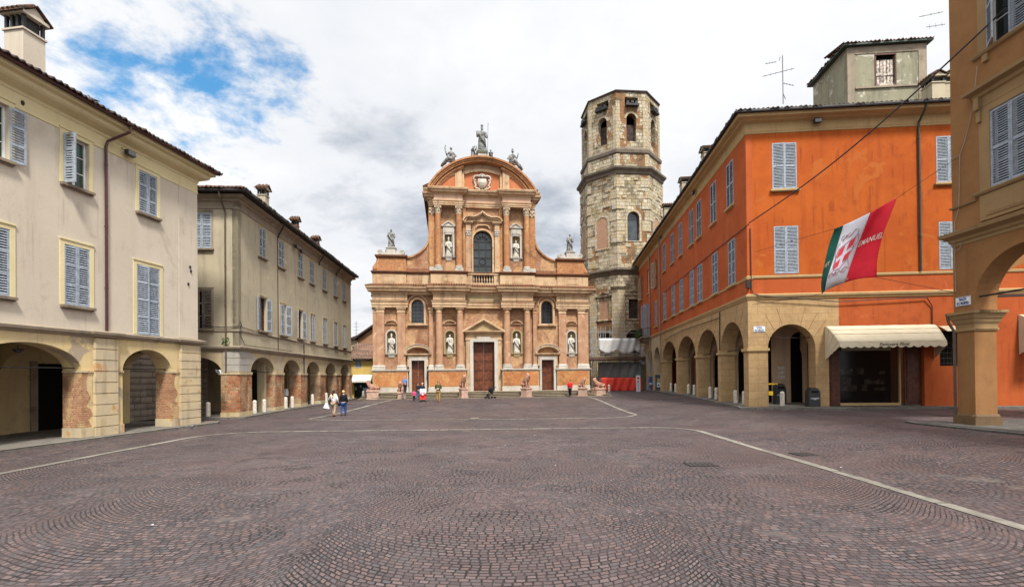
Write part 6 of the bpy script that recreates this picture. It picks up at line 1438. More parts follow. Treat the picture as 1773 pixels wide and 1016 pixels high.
    a, zt2 = uzd(Q, 1624, 565); b, z2 = uzd(Q, 1660, 573, .5); awning(Q, a, 12.2, zt2, .5, a+.1, 12.2, z2, 'small cream awning over the barred window, beside the tawny pillar', sc=False)
    a, zt3 = uzd(Q, 1763, 545); awning(Q, a, a+3, zt3, 1.4, a+.3, a+3.2, zt3-1.35, 'pinkish cream awning seen through the tawny arch at the right edge')
    # wires and flag
    m = MB(); A = uv3(OL, 1297, 386, .08); Bp = ray(1735, 22); Bq = uv3(NR, 1742, 14, .1)
    pts = []
    for i in range(25): t = i/24; p = A+(Bq-A)*t; p.z -= .9*math.sin(math.pi*t)*.55; pts.append(p)
    m.tube(pts, .035, 6); tag(m.build('overhead_cable', MT['black']), 'thick black cable slung from the orange corner to the tawny house', 'cable')
street_things()
def flag():
    # corners traced from the cloth, hanging from lines across the street about 23 m away
    Pm = lambda px, py, y: atY(px, py, y)
    def curve(pts, t):
        n = len(pts)-1; x = min(n-1e-6, t*n); i = int(x); f = x-i; a, b = pts[i], pts[i+1]
        p0 = pts[max(i-1, 0)]; p3 = pts[min(i+2, n)]
        return [.5*((2*a[k])+(-p0[k]+b[k])*f+(2*p0[k]-5*a[k]+4*b[k]-p3[k])*f*f+(-p0[k]+3*a[k]-3*b[k]+p3[k])*f**3) for k in (0, 1)]
    top = [(1445, 396), (1470, 386), (1508, 367.5), (1530, 355), (1553, 343)]; bot = [(1423, 509), (1433, 501), (1463, 489), (1490, 482), (1518, 480)]
    lef = [(1445, 396), (1435, 425), (1427, 460), (1422, 490), (1423, 509)]; rig = [(1553, 343), (1541, 375), (1528, 410), (1519, 450), (1518, 480)]
    def px(s, t):
        T_, B_, L_, R_ = curve(top, s), curve(bot, s), curve(lef, t), curve(rig, t)
        return [(1-t)*T_[k]+t*B_[k]+(1-s)*L_[k]+s*R_[k]-((1-s)*(1-t)*top[0][k]+s*(1-t)*top[-1][k]+(1-s)*t*bot[0][k]+s*t*bot[-1][k]) for k in (0, 1)]
    def P(s, t, off=0.0):
        q = px(s, t); return Pm(q[0], q[1], 23.0-1.3*s+.12*math.sin(s*9+t*3)+.1*math.sin(t*8-s*4)-off)
    o = thing('hanging_flag', 'green, white and red flag with shield and lettering, hanging before the orange house', 'flag', P(.5, .5))
    def stripe(name, s0, s1, col):
        m = MB(); n, k = 14, 22; ws = lambda s, t: s+.06*math.sin(t*3.1)*(1 if 0 < s < 1 else 0)-.03*(1 if 0 < s < 1 else 0)
        m.q([P(ws(s0, j/k)+(ws(s1, j/k)-ws(s0, j/k))*i/n, j/k) for j in range(k+1) for i in range(n+1)], [(j*(n+1)+i, j*(n+1)+i+1, (j+1)*(n+1)+i+1, (j+1)*(n+1)+i) for j in range(k) for i in range(n)])
        t = NT('flag_'+name, .8, .15); t.bump(t.noise(3, 3, .5, sc=(1, 1, .4)), .3, .03); c = t.done(t.mix(t.ss(t.noise(1.5, 3), .3, .7), mul(col, .88), mul(col, 1.08)))
        ob = m.build(name, c, o, smooth=True); ob.modifiers.new('t', 'SOLIDIFY').thickness = .006
    stripe('green_stripe', 0, .2, (.01, .07, .05)); stripe('white_stripe', .2, .52, (.6, .58, .62)); stripe('red_stripe', .52, 1, (.58, .02, .035))
    def lay(me, sc, tc, sx, sy, mat, name, off=.02, rot=0.0):
        m = MB(); c, s_ = math.cos(rot), math.sin(rot); bm = bmesh.new(); bm.from_mesh(me); bmesh.ops.triangulate(bm, faces=bm.faces)
        m.q([P(sc+(v.co.x*c-v.co.y*s_)*sx, tc-(v.co.x*s_+v.co.y*c)*sy, off+v.co.z) for v in bm.verts], [tuple(v.index for v in f.verts) for f in bm.faces]); bm.free(); return m.build(name, mat, o)
    tan = plain('flag_gold', (.62, .45, .33), .7); lil = plain('flag_mauve_ink', (.33, .12, .16), .7); rd = plain('shield_red', (.58, .03, .05), .7)
    lay(text_mesh('EMANUEL', 1.0, bold=.01, extr=.002, sp=1.05), .775, .475, .092, .10, plain('flag_letter_cream', (.72, .6, .52), .7), 'lettering', .025, -.0)
    lay(text_mesh('GARIBALDI', 1.0, extr=.002), .375, .93, .068, .085, tan, 'lettering', .025); lay(text_mesh('VIT', 1.0, extr=.002), .1, .52, .1, .08, tan, 'lettering', .025)
    def poly(pts, mat, name, off):
        m = MB(); m.q([P(s, t, off) for s, t in pts], [tuple(range(len(pts)))]); return m.build(name, mat, o)
    sc, t0 = .37, .5
    m = MB()
    for (a, b, c_, d_) in ((-.085, -.02, -.14, -.03), (.02, .085, -.14, -.03), (-.085, -.02, .03, .12), (.02, .085, .03, .12)):
        m.q([P(sc+x, t0+y-x*.5, .03) for x, y in ((a, c_), (b, c_), (b, d_), (a, d_))], [(0, 1, 2, 3)])
    m.build('shield_quarters', rd, o)
    m = MB(); rn = random.Random(8)
    sh = [(-.1, -.16), (.1, -.16), (.1, .06), (.06, .14), (0, .19), (-.06, .14), (-.1, .06), (-.1, -.16)]; m.tube([P(sc+x, t0+y-x*.5, .03) for x, y in sh], .012, 4)
    m.tube([P(sc+x, t0+y, .03) for x, y in ((-.08, -.2), (-.06, -.28), (0, -.23), (.03, -.31), (.08, -.28), (.09, -.2))], .012, 4)
    for k in range(7):
        x, y = rn.uniform(-.12, .12), rn.choice((-.26, .24, .27, .2)); m.tube([P(sc+x+.03*math.cos(a), t0+y+.03*math.sin(a), .03) for a in [i*.8 for i in range(7)]], .009, 4)
    for s_ in (-1, 1): m.tube([P(sc+s_*(.11+.03*math.sin(i*.9)), t0-.2+i*.05, .03) for i in range(10)], .010, 4); m.tube([P(sc+s_*(.02+.02*i), t0+.22+.03*math.sin(i*1.4), .03) for i in range(6)], .012, 4)
    m.build('shield_outline', lil, o)
    m = MB(); m.tube([P(1, 0), uv3(NR, 1655, 275, .1)], .01, 4); m.tube([P(1, 1), uv3(NR, 1655, 507, .1)], .01, 4)
    m.tube([P(0, 1), P(0, 1)+Vector((-.6, 5.5, .3))], .01, 4); m.tube([P(0, 0), P(0, 0)+Vector((-.6, 6.2, .5))], .01, 4); m.build('line', MT['iron'], o)
flag()

# ---------------------------------------------------------------- houses in the gap left of the church
def gap_houses():
    Y = 57.0; K = Fr(0, Y, 1, .02); U = lambda px, py=650: uzd(K, px, py)
    a, _ = U(606); b, _ = U(662); ze = U(630, 620)[1]
    T = thing('yellow_house', 'small yellow house with tiled lean-to roof and white awning, between the grey house and church', 'house', K.p((a+b)/2, 0, 0))
    wa, wz1 = U(614.5, 621.5); wb, wz0 = U(626, 636.5); za = U(630, 660)[1]
    m = MB(); m.panel(K, rect(a, b, za-.05, ze), [rect(wa, wb, wz0, wz1)], .3); m.panel(K, [(a, 0), (U(612.5)[0], 0), (U(612.5)[0], za-.05), (U(645)[0], za-.05), (U(645)[0], 0), (b, 0), (b, za-.04), (a, za-.04)], [], .3, d=-.01); m.box(K, a, b, -6, -5.8, 0, ze); m.build('wall', stucco('yellow_plaster', (.62, .45, .14), (.55, .4, .13), (.3, .22, .1), .35), T)
    window(T, K, (wa+wb)/2, wz0, wb-wa, wz1-wz0, (0, 0), trim=None, sill=None)
    m = MB(); m.box(K, a, b, -3, -.5, .1, za); m.build('dark_shop', plain('dark_green_shop', (.006, .02, .016), .4), T)
    m = MB(); z = U(630, 648.5)[1]; m.q([K.p(U(612)[0], .02, z), K.p(U(645.5)[0], .02, z), K.p(U(645.5)[0], .9, za+.1), K.p(U(612)[0], .9, za+.1), K.p(U(612)[0], .9, za-.1), K.p(U(645.5)[0], .9, za-.1)], [(0, 3, 2, 1), (3, 4, 5, 2)]); c = m.build('awning', plain('white_awning', (.66, .64, .58), .7), T); c.modifiers.new('t', 'SOLIDIFY').thickness = .02
    m = MB()
    for px, py, w, h in ((622, 669, 2, 4), (627, 675, 6, 7), (634, 674, 5, 6), (613.5, 672, 2.4, 6)):
        u, z = U(px, py); m.box(K, u, u+w*.067, -.4, -.3, z-h*.034, z+h*.034); m.cut()
    m.build('notice', plain('shop_notice', (.35, .5, .68), .6, var=.5, scale=1.2), T)
    corr_roof(K, a-.3, b, .5, ze-.05, 4.2, 2.0, pitch=.3).build('roof', masonry('pale_red_tiles', (.28, .17, .12), (.2, .12, .09), (.05, .035, .03), .3, .5, .03, None, None), T)
    m = MB(); m.box(K, a-.3, b, -.3, .42, ze-.28, ze-.02); m.build('eaves_board', MT['iron'], T)
    # two taller houses behind
    for (p0, p1, ytop, yb, Yh, name, col, lab, slope) in ((620, 665, 585, 606, 64, 'brick_house', (.42, .24, .14), 'pale brick gable with a dark sloping eave behind the yellow house', 1), (600, 622, 590, 612, 70, 'plaster_house', (.45, .36, .26), 'cream plaster house with a small tiled roof beside the grey house end', 0)):
        K2 = Fr(0, Yh, 1, .02); ua, _ = uzd(K2, p0, ytop); ub, _ = uzd(K2, p1, ytop); z0 = uzd(K2, p0, ytop)[1]
        T2 = thing(name, lab, 'house', K2.p((ua+ub)/2, 0, 0)); h = z0; rise = 2.4 if slope else .6
        m = MB(); m.panel(K2, [(ua, 0), (ub, 0), (ub, h+rise-.15), (ua, h-.15)], [rect(ua+.45*(ub-ua), ua+.6*(ub-ua), h-1.9, h-.8)], .3); m.box(K2, ua, ub, -6, -5.7, 0, h-.2); m.build('wall', stucco(name+'_wall', col, mul(col, .85), mul(col, .5), .5), T2)
        m = MB(); m.q([K2.p(ua-.5, .6, h-.3), K2.p(ub, .6, h+rise-.02), K2.p(ub, -6, h+rise-.02), K2.p(ua-.5, -6, h-.3), K2.p(ua-.5, .6, h-.05), K2.p(ub, .6, h+rise+.2), K2.p(ub, -6, h+rise+.2), K2.p(ua-.5, -6, h-.05)], [(3, 2, 1, 0), (4, 5, 6, 7), (0, 1, 5, 4), (1, 2, 6, 5), (2, 3, 7, 6), (3, 0, 4, 7)]); m.build('roof', MT['tile_dark'], T2)
        m = MB(); m.box(K2, ua+.45*(ub-ua), ua+.6*(ub-ua), -.4, -.3, h-1.9, h-.8); m.build('window', MT['dark'], T2)
    m = MB(); p = atY(617, 608, 68); m.tube([p, p+Vector((0, 0, 4.2))], .03, 4)
    for i in range(6): q = p+Vector((0, 0, 1.6+i*.45)); m.tube([q-Vector((.4, 0, 0)), q+Vector((.4, 0, 0))], .015, 4)
    tag(m.build('tv_antenna', MT['iron']), 'thin aerial on the roof behind the yellow house', 'antenna')
gap_houses()
# ---------------------------------------------------------------- figures
def skin_mesh(name, J, E, mat, sub=1, root=None):
    names = list(J); idx = {n: i for i, n in enumerate(names)}
    me = bpy.data.meshes.new(name); me.from_pydata([J[n][0] for n in names], [(idx[a], idx[b]) for a, b in E], [])
    o = bpy.data.objects.new(name, me); COL.objects.link(o); md = o.modifiers.new('s', 'SKIN'); md.use_smooth_shade = True
    for i, n in enumerate(names):
        r = J[n][1]; sv = me.skin_vertices[0].data[i]; sv.radius = (r, r) if isinstance(r, (int, float)) else r; sv.use_root = n == (root or names[0])
    if sub: o.modifiers.new('u', 'SUBSURF').levels = sub
    bpy.context.view_layer.update()
    m2 = bpy.data.meshes.new_from_object(o.evaluated_get(bpy.context.evaluated_depsgraph_get())); m2.name = name
    bpy.data.objects.remove(o); bpy.data.meshes.remove(me); m2.materials.clear(); m2.materials.append(mat)
    for p in m2.polygons: p.use_smooth = True
    return m2
SKIN = plain('skin', (.52, .30, .21), .6, .3, var=.06)
def person(label, p, h, face, top, legs, hair, shoes=(.03, .025, .02), stride=0.0, arms=None, long_hair=False, coat=0.0, group=None):
    """face: heading in degrees, 0 looks at the camera (-Y). arms: per side (elbow, wrist) offsets in units of height"""
    o = local(thing('person', label, 'person', p, group, R(face))); H = h
    def V(x, y, z): return (x*H, y*H, z*H)
    J = {}; E = []
    def jt(n, x, y, z, r, par=None):
        J[n] = (V(x, y, z), (r[0]*H, r[1]*H) if isinstance(r, tuple) else r*H)
        if par: E.append((par, n))
    jt('pelvis', 0, 0, .53, (.085, .06)); jt('waist', 0, 0, .61, (.075, .055), 'pelvis'); jt('chest', 0, .005, .73, (.088, .06), 'waist'); jt('nb', 0, .005, .81, .04, 'chest')
    jt('neck', 0, 0, .85, .03, 'nb'); jt('jaw', 0, -.012, .885, .036, 'neck'); jt('head', 0, -.008, .93, (.046, .055), 'jaw'); jt('crown', 0, .0, .97, .036, 'head'); jt('nose', 0, -.062, .915, .008, 'head')
    arms = arms or (((.03, .02, -.16), (.035, -.01, -.31)), ((.03, .02, -.16), (.035, -.01, -.31)))
    for s, (el, wr) in zip((-1, 1), arms):
        S_ = 'l' if s < 0 else 'r'; sx, sz = s*.098, .795
        jt('sh'+S_, sx, 0, sz, .04, 'chest'); jt('el'+S_, sx+s*el[0], el[1], sz+el[2], .027, 'sh'+S_); jt('wr'+S_, sx+s*wr[0], wr[1], sz+wr[2], .018, 'el'+S_)
        ex, ey, ez = J['el'+S_][0]; wx, wy, wz = J['wr'+S_][0]; d = Vector((wx-ex, wy-ey, wz-ez)).normalized(); sd = d.cross(Vector((0, 0, 1))); sd = sd.normalized() if sd.length > .05 else Vector((0, 1, 0))
        pm = Vector((wx, wy, wz))+d*.035*H; J['pm'+S_] = (tuple(pm), (.02*H, .012*H)); E.append(('wr'+S_, 'pm'+S_))
        for k in range(4):
            a = pm+d*.018*H+sd*(k-1.5)*.0085*H; b = a+d*(.028, .034, .032, .024)[k]*H+Vector((0, -.006*H, 0)); J[f'f{k}{S_}'] = (tuple(a), .0055*H); J[f'g{k}{S_}'] = (tuple(b), .0045*H); E += [('pm'+S_, f'f{k}{S_}'), (f'f{k}{S_}', f'g{k}{S_}')]
        a = Vector((wx, wy, wz))+d*.015*H+sd*.024*H; J['th'+S_] = (tuple(a+d*.02*H), .006*H); E.append(('pm'+S_, 'th'+S_))
        f = stride*s
        jt('hip'+S_, s*.048, 0, .49, .058, 'pelvis'); jt('kn'+S_, s*.055, -.05*f-.012, .28, .04, 'hip'+S_); jt('an'+S_, s*.055, -.09*f+.01+max(0, -f)*.05, .05+max(0, -f)*.045, .025, 'kn'+S_); jt('to'+S_, s*.062, -.09*f-.055, .02, .02, 'an'+S_)
    body = mk('body', skin_mesh('body', J, E, SKIN), o)
    def cloth(name, keep, edges, k, col, mat=None):
        JJ = {n: (J[n][0], tuple(q*k.get(n, k['*']) for q in (J[n][1] if isinstance(J[n][1], tuple) else (J[n][1],)*2))) for n in keep}
        mk(name, skin_mesh(name, JJ, edges, mat or plain('cloth_'+name, col, .85, .1, var=.15, scale=6)), o)
    lk = ['pelvis', 'hipl', 'hipr', 'knl', 'knr', 'anl', 'anr']; cloth('trousers', lk, [('pelvis', 'hipl'), ('pelvis', 'hipr'), ('hipl', 'knl'), ('hipr', 'knr'), ('knl', 'anl'), ('knr', 'anr')], {'*': 1.28, 'pelvis': 1.1, 'anl': 1.5, 'anr': 1.5}, legs)
    tk = ['chest', 'waist', 'pelvis', 'nb', 'shl', 'shr', 'ell', 'elr', 'wrl', 'wrr']; cloth('jacket' if coat else 'top', tk, [('chest', 'waist'), ('waist', 'pelvis'), ('chest', 'nb'), ('chest', 'shl'), ('chest', 'shr'), ('shl', 'ell'), ('shr', 'elr'), ('ell', 'wrl'), ('elr', 'wrr')], {'*': 1.22+coat, 'nb': 1.05, 'pelvis': 1.25+coat}, top)
    m = MB(); hd = Vector(V(0, .008, .938)); m.ball(hd, .056*H, .062*H, .058*H, 12, 8)
    m.v = [v if v.y > -.022*H or v.z > .955*H else Vector((v.x*.8, -.022*H+(v.y+.022*H)*.2, v.z)) for v in m.v]
    if long_hair: m.tube([V(0, .045, .95), V(0, .072, .9), V(0, .075, .82), V(0.005, .07, .74)], [.03*H, .035*H, .038*H, .012*H], 8)
    mk('hair', m.mesh('hair', plain('hair', hair, .7, .3, var=.2, scale=20), smooth=True), o)
    for s, S_ in ((-1, 'l'), (1, 'r')):
        a = Vector(J['an'+S_][0]); m = MB(); m.tube([a+Vector((0, .03*H, -.02*H)), a+Vector((0, -.02*H, -.022*H)), a+Vector((0, -.075*H, -.03*H)), a+Vector((0, -.1*H, -.032*H))], [.022*H, .028*H, .024*H, .012*H], 8); mk('shoe', m.mesh('shoe', plain('shoe', shoes, .5), smooth=True), o)
    for s in (-1, 1):
        m = MB(); m.ball(V(s*.017, -.05, .93), .006*H, .004*H, .005*H, 6, 4); mk('eye', m.mesh('eye', MT['black']), o)
    m = MB(); m.ball(V(0, -.047, .893), .014*H, .005*H, .004*H, 6, 4); mk('mouth', m.mesh('mouth', plain('lips', (.35, .12, .1), .6)), o)
    return o
def gp(px, py, z): p = atZ(px, py, z); return Vector((p.x, p.y, G(p.x, p.y)))
up_ = lambda a, b: (a, b)
p1 = gp(578, 721, 0); w1 = person('woman walking away in a white blouse and beige trousers, with dark ponytail and bags', p1, 1.66, 176, (.72, .72, .74), (.33, .25, .18), (.03, .015, .012), shoes=(.18, .06, .03), stride=.8, arms=(((.05, .03, -.15), (.05, -.07, -.26)), ((.07, .02, -.15), (.12, .0, -.28))), long_hair=True)
p2 = gp(595, 720, 0); w2 = person('woman walking away in a black jumper and blue jeans, with short blonde hair', p2, 1.62, 180, (.012, .012, .018), (.03, .07, .2), (.6, .42, .2), stride=-.7, arms=(((.04, .02, -.15), (.03, -.05, -.27)), ((.04, .02, -.15), (.03, -.02, -.29))), coat=.2)
def shoulder_bag(p, side, col, label, w=.2, h=.36, z=.75, x=.25):
    o = thing('shoulder_bag', label, 'bag', p+Vector((x*side, 0, z))); m = MB(); c = p+Vector((x*side, .0, z)); m.ball(c, w*.45, w*.8, h*.5, 12, 8); m.build('bag_body', plain('bag_leather', col, .5), o, smooth=True)
    m = MB(); m.tube([c+Vector((0, -.1, h*.4)), c+Vector((-.06*side, -.06, h*1.0)), p+Vector((.12*side, -.03, 1.38)), p+Vector((.12*side, .08, 1.36)), c+Vector((0, .1, h*.4))], .014, 5); m.build('strap', plain('bag_strap', col, .5), o)
shoulder_bag(p1, -1, (.015, .012, .012), 'black shoulder bag on the left side of the woman in the white blouse', z=.93); shoulder_bag(p2, -1, (.012, .012, .02), 'black handbag carried between the two walking women', z=.8, x=.27)
m = MB(); c = p1+Vector((-.42, -.03, .55)); m.q([c+Vector(v) for v in ((-.08, .05, .34), (.1, -.04, .36), (-.24, .03, .0), (.16, -.03, -.06), (-.08, .12, .33), (.1, .06, .36), (-.22, .12, .01), (.16, .1, -.07))], [(0, 2, 3, 1), (4, 5, 7, 6), (0, 1, 5, 4), (2, 6, 7, 3), (0, 4, 6, 2), (1, 3, 7, 5)]); tag(m.build('carrier_bag', plain('white_carrier', (.75, .75, .78), .6)), 'white carrier bag hanging from the left hand of the woman in white', 'bag')
m = MB(); c = p1+Vector((.03, -.14, 1.28)); m.q([c+Vector(v) for v in ((-.1, .0, .12), (.02, 0, .14), (.03, -.02, -.1), (-.06, -.02, -.02))], [(0, 1, 2, 3)]); sc_ = m.build('scarf', plain('yellow_scarf', (.7, .5, .03), .8)); sc_.modifiers.new('t', 'SOLIDIFY').thickness = .012; tag(sc_, 'yellow scarf over the shoulder of the woman in the white blouse', 'scarf')
pm_ = gp(759, 696, .36); person('man in an olive green jacket and khaki trousers, standing reading before the church', pm_, 1.68, 0, (.06, .065, .03), (.36, .24, .08), (.05, .04, .035), shoes=(.1, .05, .02), arms=(((.05, .02, -.14), (-.04, -.15, -.17)), ((.05, .02, -.14), (-.04, -.15, -.17))), coat=.25)
m = MB(); c = pm_+Vector((0, -.27, 1.06)); m.box(Fr(c.x, c.y, 1, 0), -.09, .09, 0, .02, c.z-.04, c.z+.03); tag(m.build('leaflet', enamel), 'white leaflet held by the man in the olive green jacket', 'leaflet')
person('small child in a bright pink top beside the red pushchair', gp(717, 695.5, .4), 1.0, 10, (.75, .06, .2), (.02, .02, .045), (.04, .02, .015))
person('adult in a dark jacket and blue jeans standing behind the child in pink', gp(723.5, 692.5, .4), 1.45, 60, (.02, .022, .03), (.09, .12, .2), (.025, .02, .02), arms=(((.03, -.02, -.15), (.02, -.12, -.22)), ((.03, .0, -.15), (.0, -.14, -.2))), coat=.1)
person('fair haired person in dark clothes pushing the red pushchair', gp(731.5, 693.5, .42), 1.5, 0, (.015, .018, .03), (.02, .02, .03), (.6, .45, .3), arms=(((.04, -.03, -.14), (.02, -.16, -.2)), ((.04, -.03, -.14), (.02, -.16, -.2))), coat=.1)
pr = Vector((5.3, 45.05, G(5.3, 45.05))); person('man in a red jacket and dark trousers walking by the right hand steps', pr, 1.28*1.2, -25, (.62, .02, .03), (.012, .012, .02), (.06, .04, .03), stride=.5, coat=.3)
pb = atZ(700.5, 681, 1.0); person('man in a blue shirt on the church steps behind the narrow lion', (pb.x, pb.y+.2, 1.0 if False else .99), 1.5, 40, (.10, .2, .42), (.03, .035, .06), (.3, .25, .22), arms=(((.04, -.02, -.14), (.0, -.14, -.18)), ((.03, .02, -.16), (.035, -.01, -.31))), coat=.1)
def pushchair(px, py, z, cloth, label, face=0.0, s=1.0):
    p = gp(px, py, z); o = local(thing('pushchair', label, 'pushchair', p, None, R(face)))
    W = .24*s
    m = MB()
    for x in (-W, W):
        m.tube([(x, -.38*s, .1*s), (x, .1*s, .62*s), (x, .42*s, 1.05*s), (x, .5*s, 1.08*s)], .016*s, 6); m.tube([(x, .38*s, .1*s), (x, .0, .5*s), (x, -.14*s, .6*s)], .016*s, 6)
    m.tube([(-W, .5*s, 1.08*s), (W, .5*s, 1.08*s)], .02*s, 6); m.tube([(-W, -.36*s, .12*s), (W, -.36*s, .12*s)], .014*s, 6); m.tube([(-W, .36*s, .12*s), (W, .36*s, .12*s)], .014*s, 6); mk('frame', m.mesh('frame', MT['black']), o)
    for x in (-W, W):
        for y in (-.38*s, .38*s):
            m = MB()
            for dx in (-.025*s, .025*s): m.tube([(x+dx-.018*s, y, .1*s), (x+dx+.018*s, y, .1*s)], .1*s, 14)
            mk('wheel', m.mesh('wheel', MT['black']), o)
    m = MB(); m.q([(-W+.02, -.3*s, .35*s), (W-.02, -.3*s, .35*s), (W-.02, -.22*s, .5*s), (-W+.02, -.22*s, .5*s), (W-.02, .12*s, .42*s), (-W+.02, .12*s, .42*s), (W-.02, .26*s, .95*s), (-W+.02, .26*s, .95*s), (-W+.02, -.34*s, .2*s), (W-.02, -.34*s, .2*s)], [(8, 9, 1, 0), (0, 1, 2, 3), (3, 2, 4, 5), (5, 4, 6, 7)])
    q = mk('seat', m.mesh('seat', plain('pushchair_cloth', cloth, .8)), o); q.modifiers.new('t', 'SOLIDIFY').thickness = .03
    m = MB(); P = []
    for i in range(7):
        a = R(10+i*18); P += [(-W, .22*s-.3*s*math.sin(a)*.9, .78*s+.3*s*math.cos(a)), (W, .22*s-.3*s*math.sin(a)*.9, .78*s+.3*s*math.cos(a))]
    m.q(P+[(-W, .24*s, .8*s), (W, .24*s, .8*s)], [(2*i, 2*i+1, 2*i+3, 2*i+2) for i in range(6)]+[(14, 2*i, 2*i+2) for i in range(6)]+[(15, 2*i+3, 2*i+1) for i in range(6)])
    q = mk('hood', m.mesh('hood', plain('hood_cloth', cloth if sum(cloth) < .3 else (.62, .6, .6), .8)), o); q.modifiers.new('t', 'SOLIDIFY').thickness = .015
    return o
pc = pushchair(732.5, 695.5, .38, (.65, .02, .02), 'red pushchair with a pale hood in front of the left church door', 8, .95)
m = MB(); m.ball((0, -.26, .56), .17, .1, .2, 10, 7); mk('bundle', m.mesh('bundle', plain('red_white_blanket', (.62, .03, .03), .8)), pc)
m = MB(); m.ball((-.02, -.345, .6), .08, .03, .1, 8, 6); mk('white_patch', m.mesh('patch', enamel), pc)
pushchair(849, 690, .45, (.012, .012, .014), 'empty black pushchair parked in front of the main church door', -50, .92)

# ---------------------------------------------------------------- statues
def robe(m, p, h, rz, rn, sway=.02, wide=1.0, top=.83, z0=0.0):
    n, K = 28, 18; P = []; c, s_ = math.cos(rz), math.sin(rz)
    prof = [(0, .155), (.05, .16), (.2, .14), (.4, .135), (.52, .14), (.62, .115), (.72, .135), (.84, .15), (.92, .135), (.97, .08), (1, .045)]
    ph = rn.uniform(0, 6)
    for k in range(K+1):
        t = k/K
        for (a, ra), (b, rb) in zip(prof, prof[1:]):
            if a <= t <= b: r = ra+(rb-ra)*(t-a)/(b-a); break
        for i in range(n):
            a = 2*math.pi*i/n; f = 1+(.13*(1-t)**.7)*math.sin(7*a+ph+2.2*t)+.07*(1-t)*math.sin(12*a+ph*2-3*t)+.05*math.sin(3*a+4*t+ph)
            x = r*f*math.cos(a)*wide+sway*math.sin(math.pi*t); y = r*f*.72*math.sin(a); P.append(p+Vector(((x*c-y*s_)*h, (x*s_+y*c)*h, (z0+t*top)*h)))
    m.q(P, [(k*n+i, k*n+(i+1) % n, (k+1)*n+(i+1) % n, (k+1)*n+i) for k in range(K) for i in range(n)]+[tuple(range(n))[::-1]])
def statue(label, p, h, rz, mat, mitre=False, staff=None, arms=None, extra=None, base=True, seed=1, cat='statue', grp=None, kneel=False):
    rn = random.Random(seed); o = thing('statue', label, cat, p, grp); p = Vector(p); c, s_ = math.cos(rz), math.sin(rz)
    W_ = lambda x, y, z: p+Vector(((x*c-y*s_)*h, (x*s_+y*c)*h, z*h))
    m = MB(); z0 = .04 if base else 0
    robe(m, p, h, rz, rn, rn.uniform(-.03, .03), wide=1.25 if kneel else 1.0, top=.8 if not kneel else .62, z0=z0)
    zt = z0+(.8 if not kneel else .62); q = 1.0 if not kneel else 1.25
    m.tube([W_(0, 0, zt-.03), W_(0, -.01, zt+.04)], .034*h*q, 8); m.ball(W_(0, -.015, zt+.075*q), .047*h*q, .052*h*q, .06*h*q, 12, 9); m.ball(W_(0, -.066*q, zt+.07*q), .012*h, .012*h, .016*h, 6, 5)
    m.ball(W_(0, -.05*q, zt+.03), .03*h*q, .028*h*q, .035*h*q, 8, 6)                                     # beard
    arms = arms or (((-.15, -.03, .58), (-.08, -.13, .56)), ((.16, -.02, .57), (.1, -.13, .5)))
    for s, (el, hd) in zip((-1, 1), arms):
        m.tube([W_(s*.11, 0, zt-.065), W_(*el), W_(*hd)], [.055*h, .05*h, .028*h], 8); m.ball(W_(*hd), .026*h, n=8, m=6)
        for k in range(4): m.tube([W_(hd[0]+(k-1.5)*.01, hd[1], hd[2]), W_(hd[0]+(k-1.5)*.013, hd[1]-.03, hd[2]+.018)], .006*h, 4)
    if not kneel: m.tube([W_(-.05, -.09, .05+z0), W_(-.055, -.15, .02+z0)], [.03*h, .02*h], 6); m.tube([W_(.05, -.08, .05+z0), W_(.06, -.14, .02+z0)], [.03*h, .02*h], 6)
    m.tube([W_(-.12, -.09, .72*q if not kneel else .5), W_(-.04, -.13, .5), W_(.08, -.12, .34), W_(.13, -.05, .2)], [.02*h, .035*h, .04*h, .02*h], 7)   # mantle fold
    m.build('figure', mat, o, smooth=True)
    if base: m = MB(); F_ = Fr(p.x, p.y, c, s_); m.box(F_, -.17*h, .17*h, -.14*h, .14*h, p.z, p.z+.045*h); m.build('plinth', mat, o)
    if mitre:
        m = MB(); zz = zt+.115*q; P = []
        for (r, z) in ((.04, 0), (.05, .05), (.042, .09), (.004, .135)): P += [W_(r*math.cos(2*math.pi*i/10)*(1 if z < .1 else .3), -.01+r*.8*math.sin(2*math.pi*i/10), zz+z) for i in range(10)]
        m.q(P, [(k*10+i, k*10+(i+1) % 10, (k+1)*10+(i+1) % 10, (k+1)*10+i) for k in range(3) for i in range(10)]); m.build('mitre', mat, o)
    if staff:
        m = MB(); x, lean = staff; m.tube([W_(x, -.08, .45 if lean > .5 else .04), W_(x+lean*.1, -.1, 1.02)], .008*h, 5)
        if lean < .5: m.tube([W_(x+lean*.1+.03*math.sin(a), -.1, 1.02+.03-.03*math.cos(a)) for a in [i*.7 for i in range(7)]], .007*h, 5)
        m.build('staff', mat, o)
    if extra == 'book': m = MB(); F_ = Fr(W_(0, -.14, 0).x, W_(0, -.14, 0).y, c, s_); z = p.z+.53*h; m.box(F_, -.07*h, .07*h, 0, .04*h, z, z+.1*h); m.build('book', mat, o)
    if extra == 'jug': m = MB(); m.lathe(W_(-.17, -.08, .44), [(.02*h, 0), (.045*h, .04*h), (.04*h, .1*h), (.02*h, .13*h)], 8); m.build('vessel', mat, o)
    return o
rzc = CH.rz; ST, SG = MT['statue'], MT['statue_grey']
CP = lambda u, d, z: CH.p(u, d, z)
NZ = 4.665
statue('white bishop statue with book in the lower niche at the left church end', CP(-8.74, -.42, NZ), 1.78, rzc, ST, mitre=True, extra='book', seed=1)
statue('white hooded statue with hand on chest in the lower niche between the left columns', CP(-3.25, -.42, NZ), 1.85, rzc, ST, seed=2, arms=(((-.15, -.03, .58), (-.03, -.14, .64)), ((.15, -.02, .56), (.14, -.08, .42))))
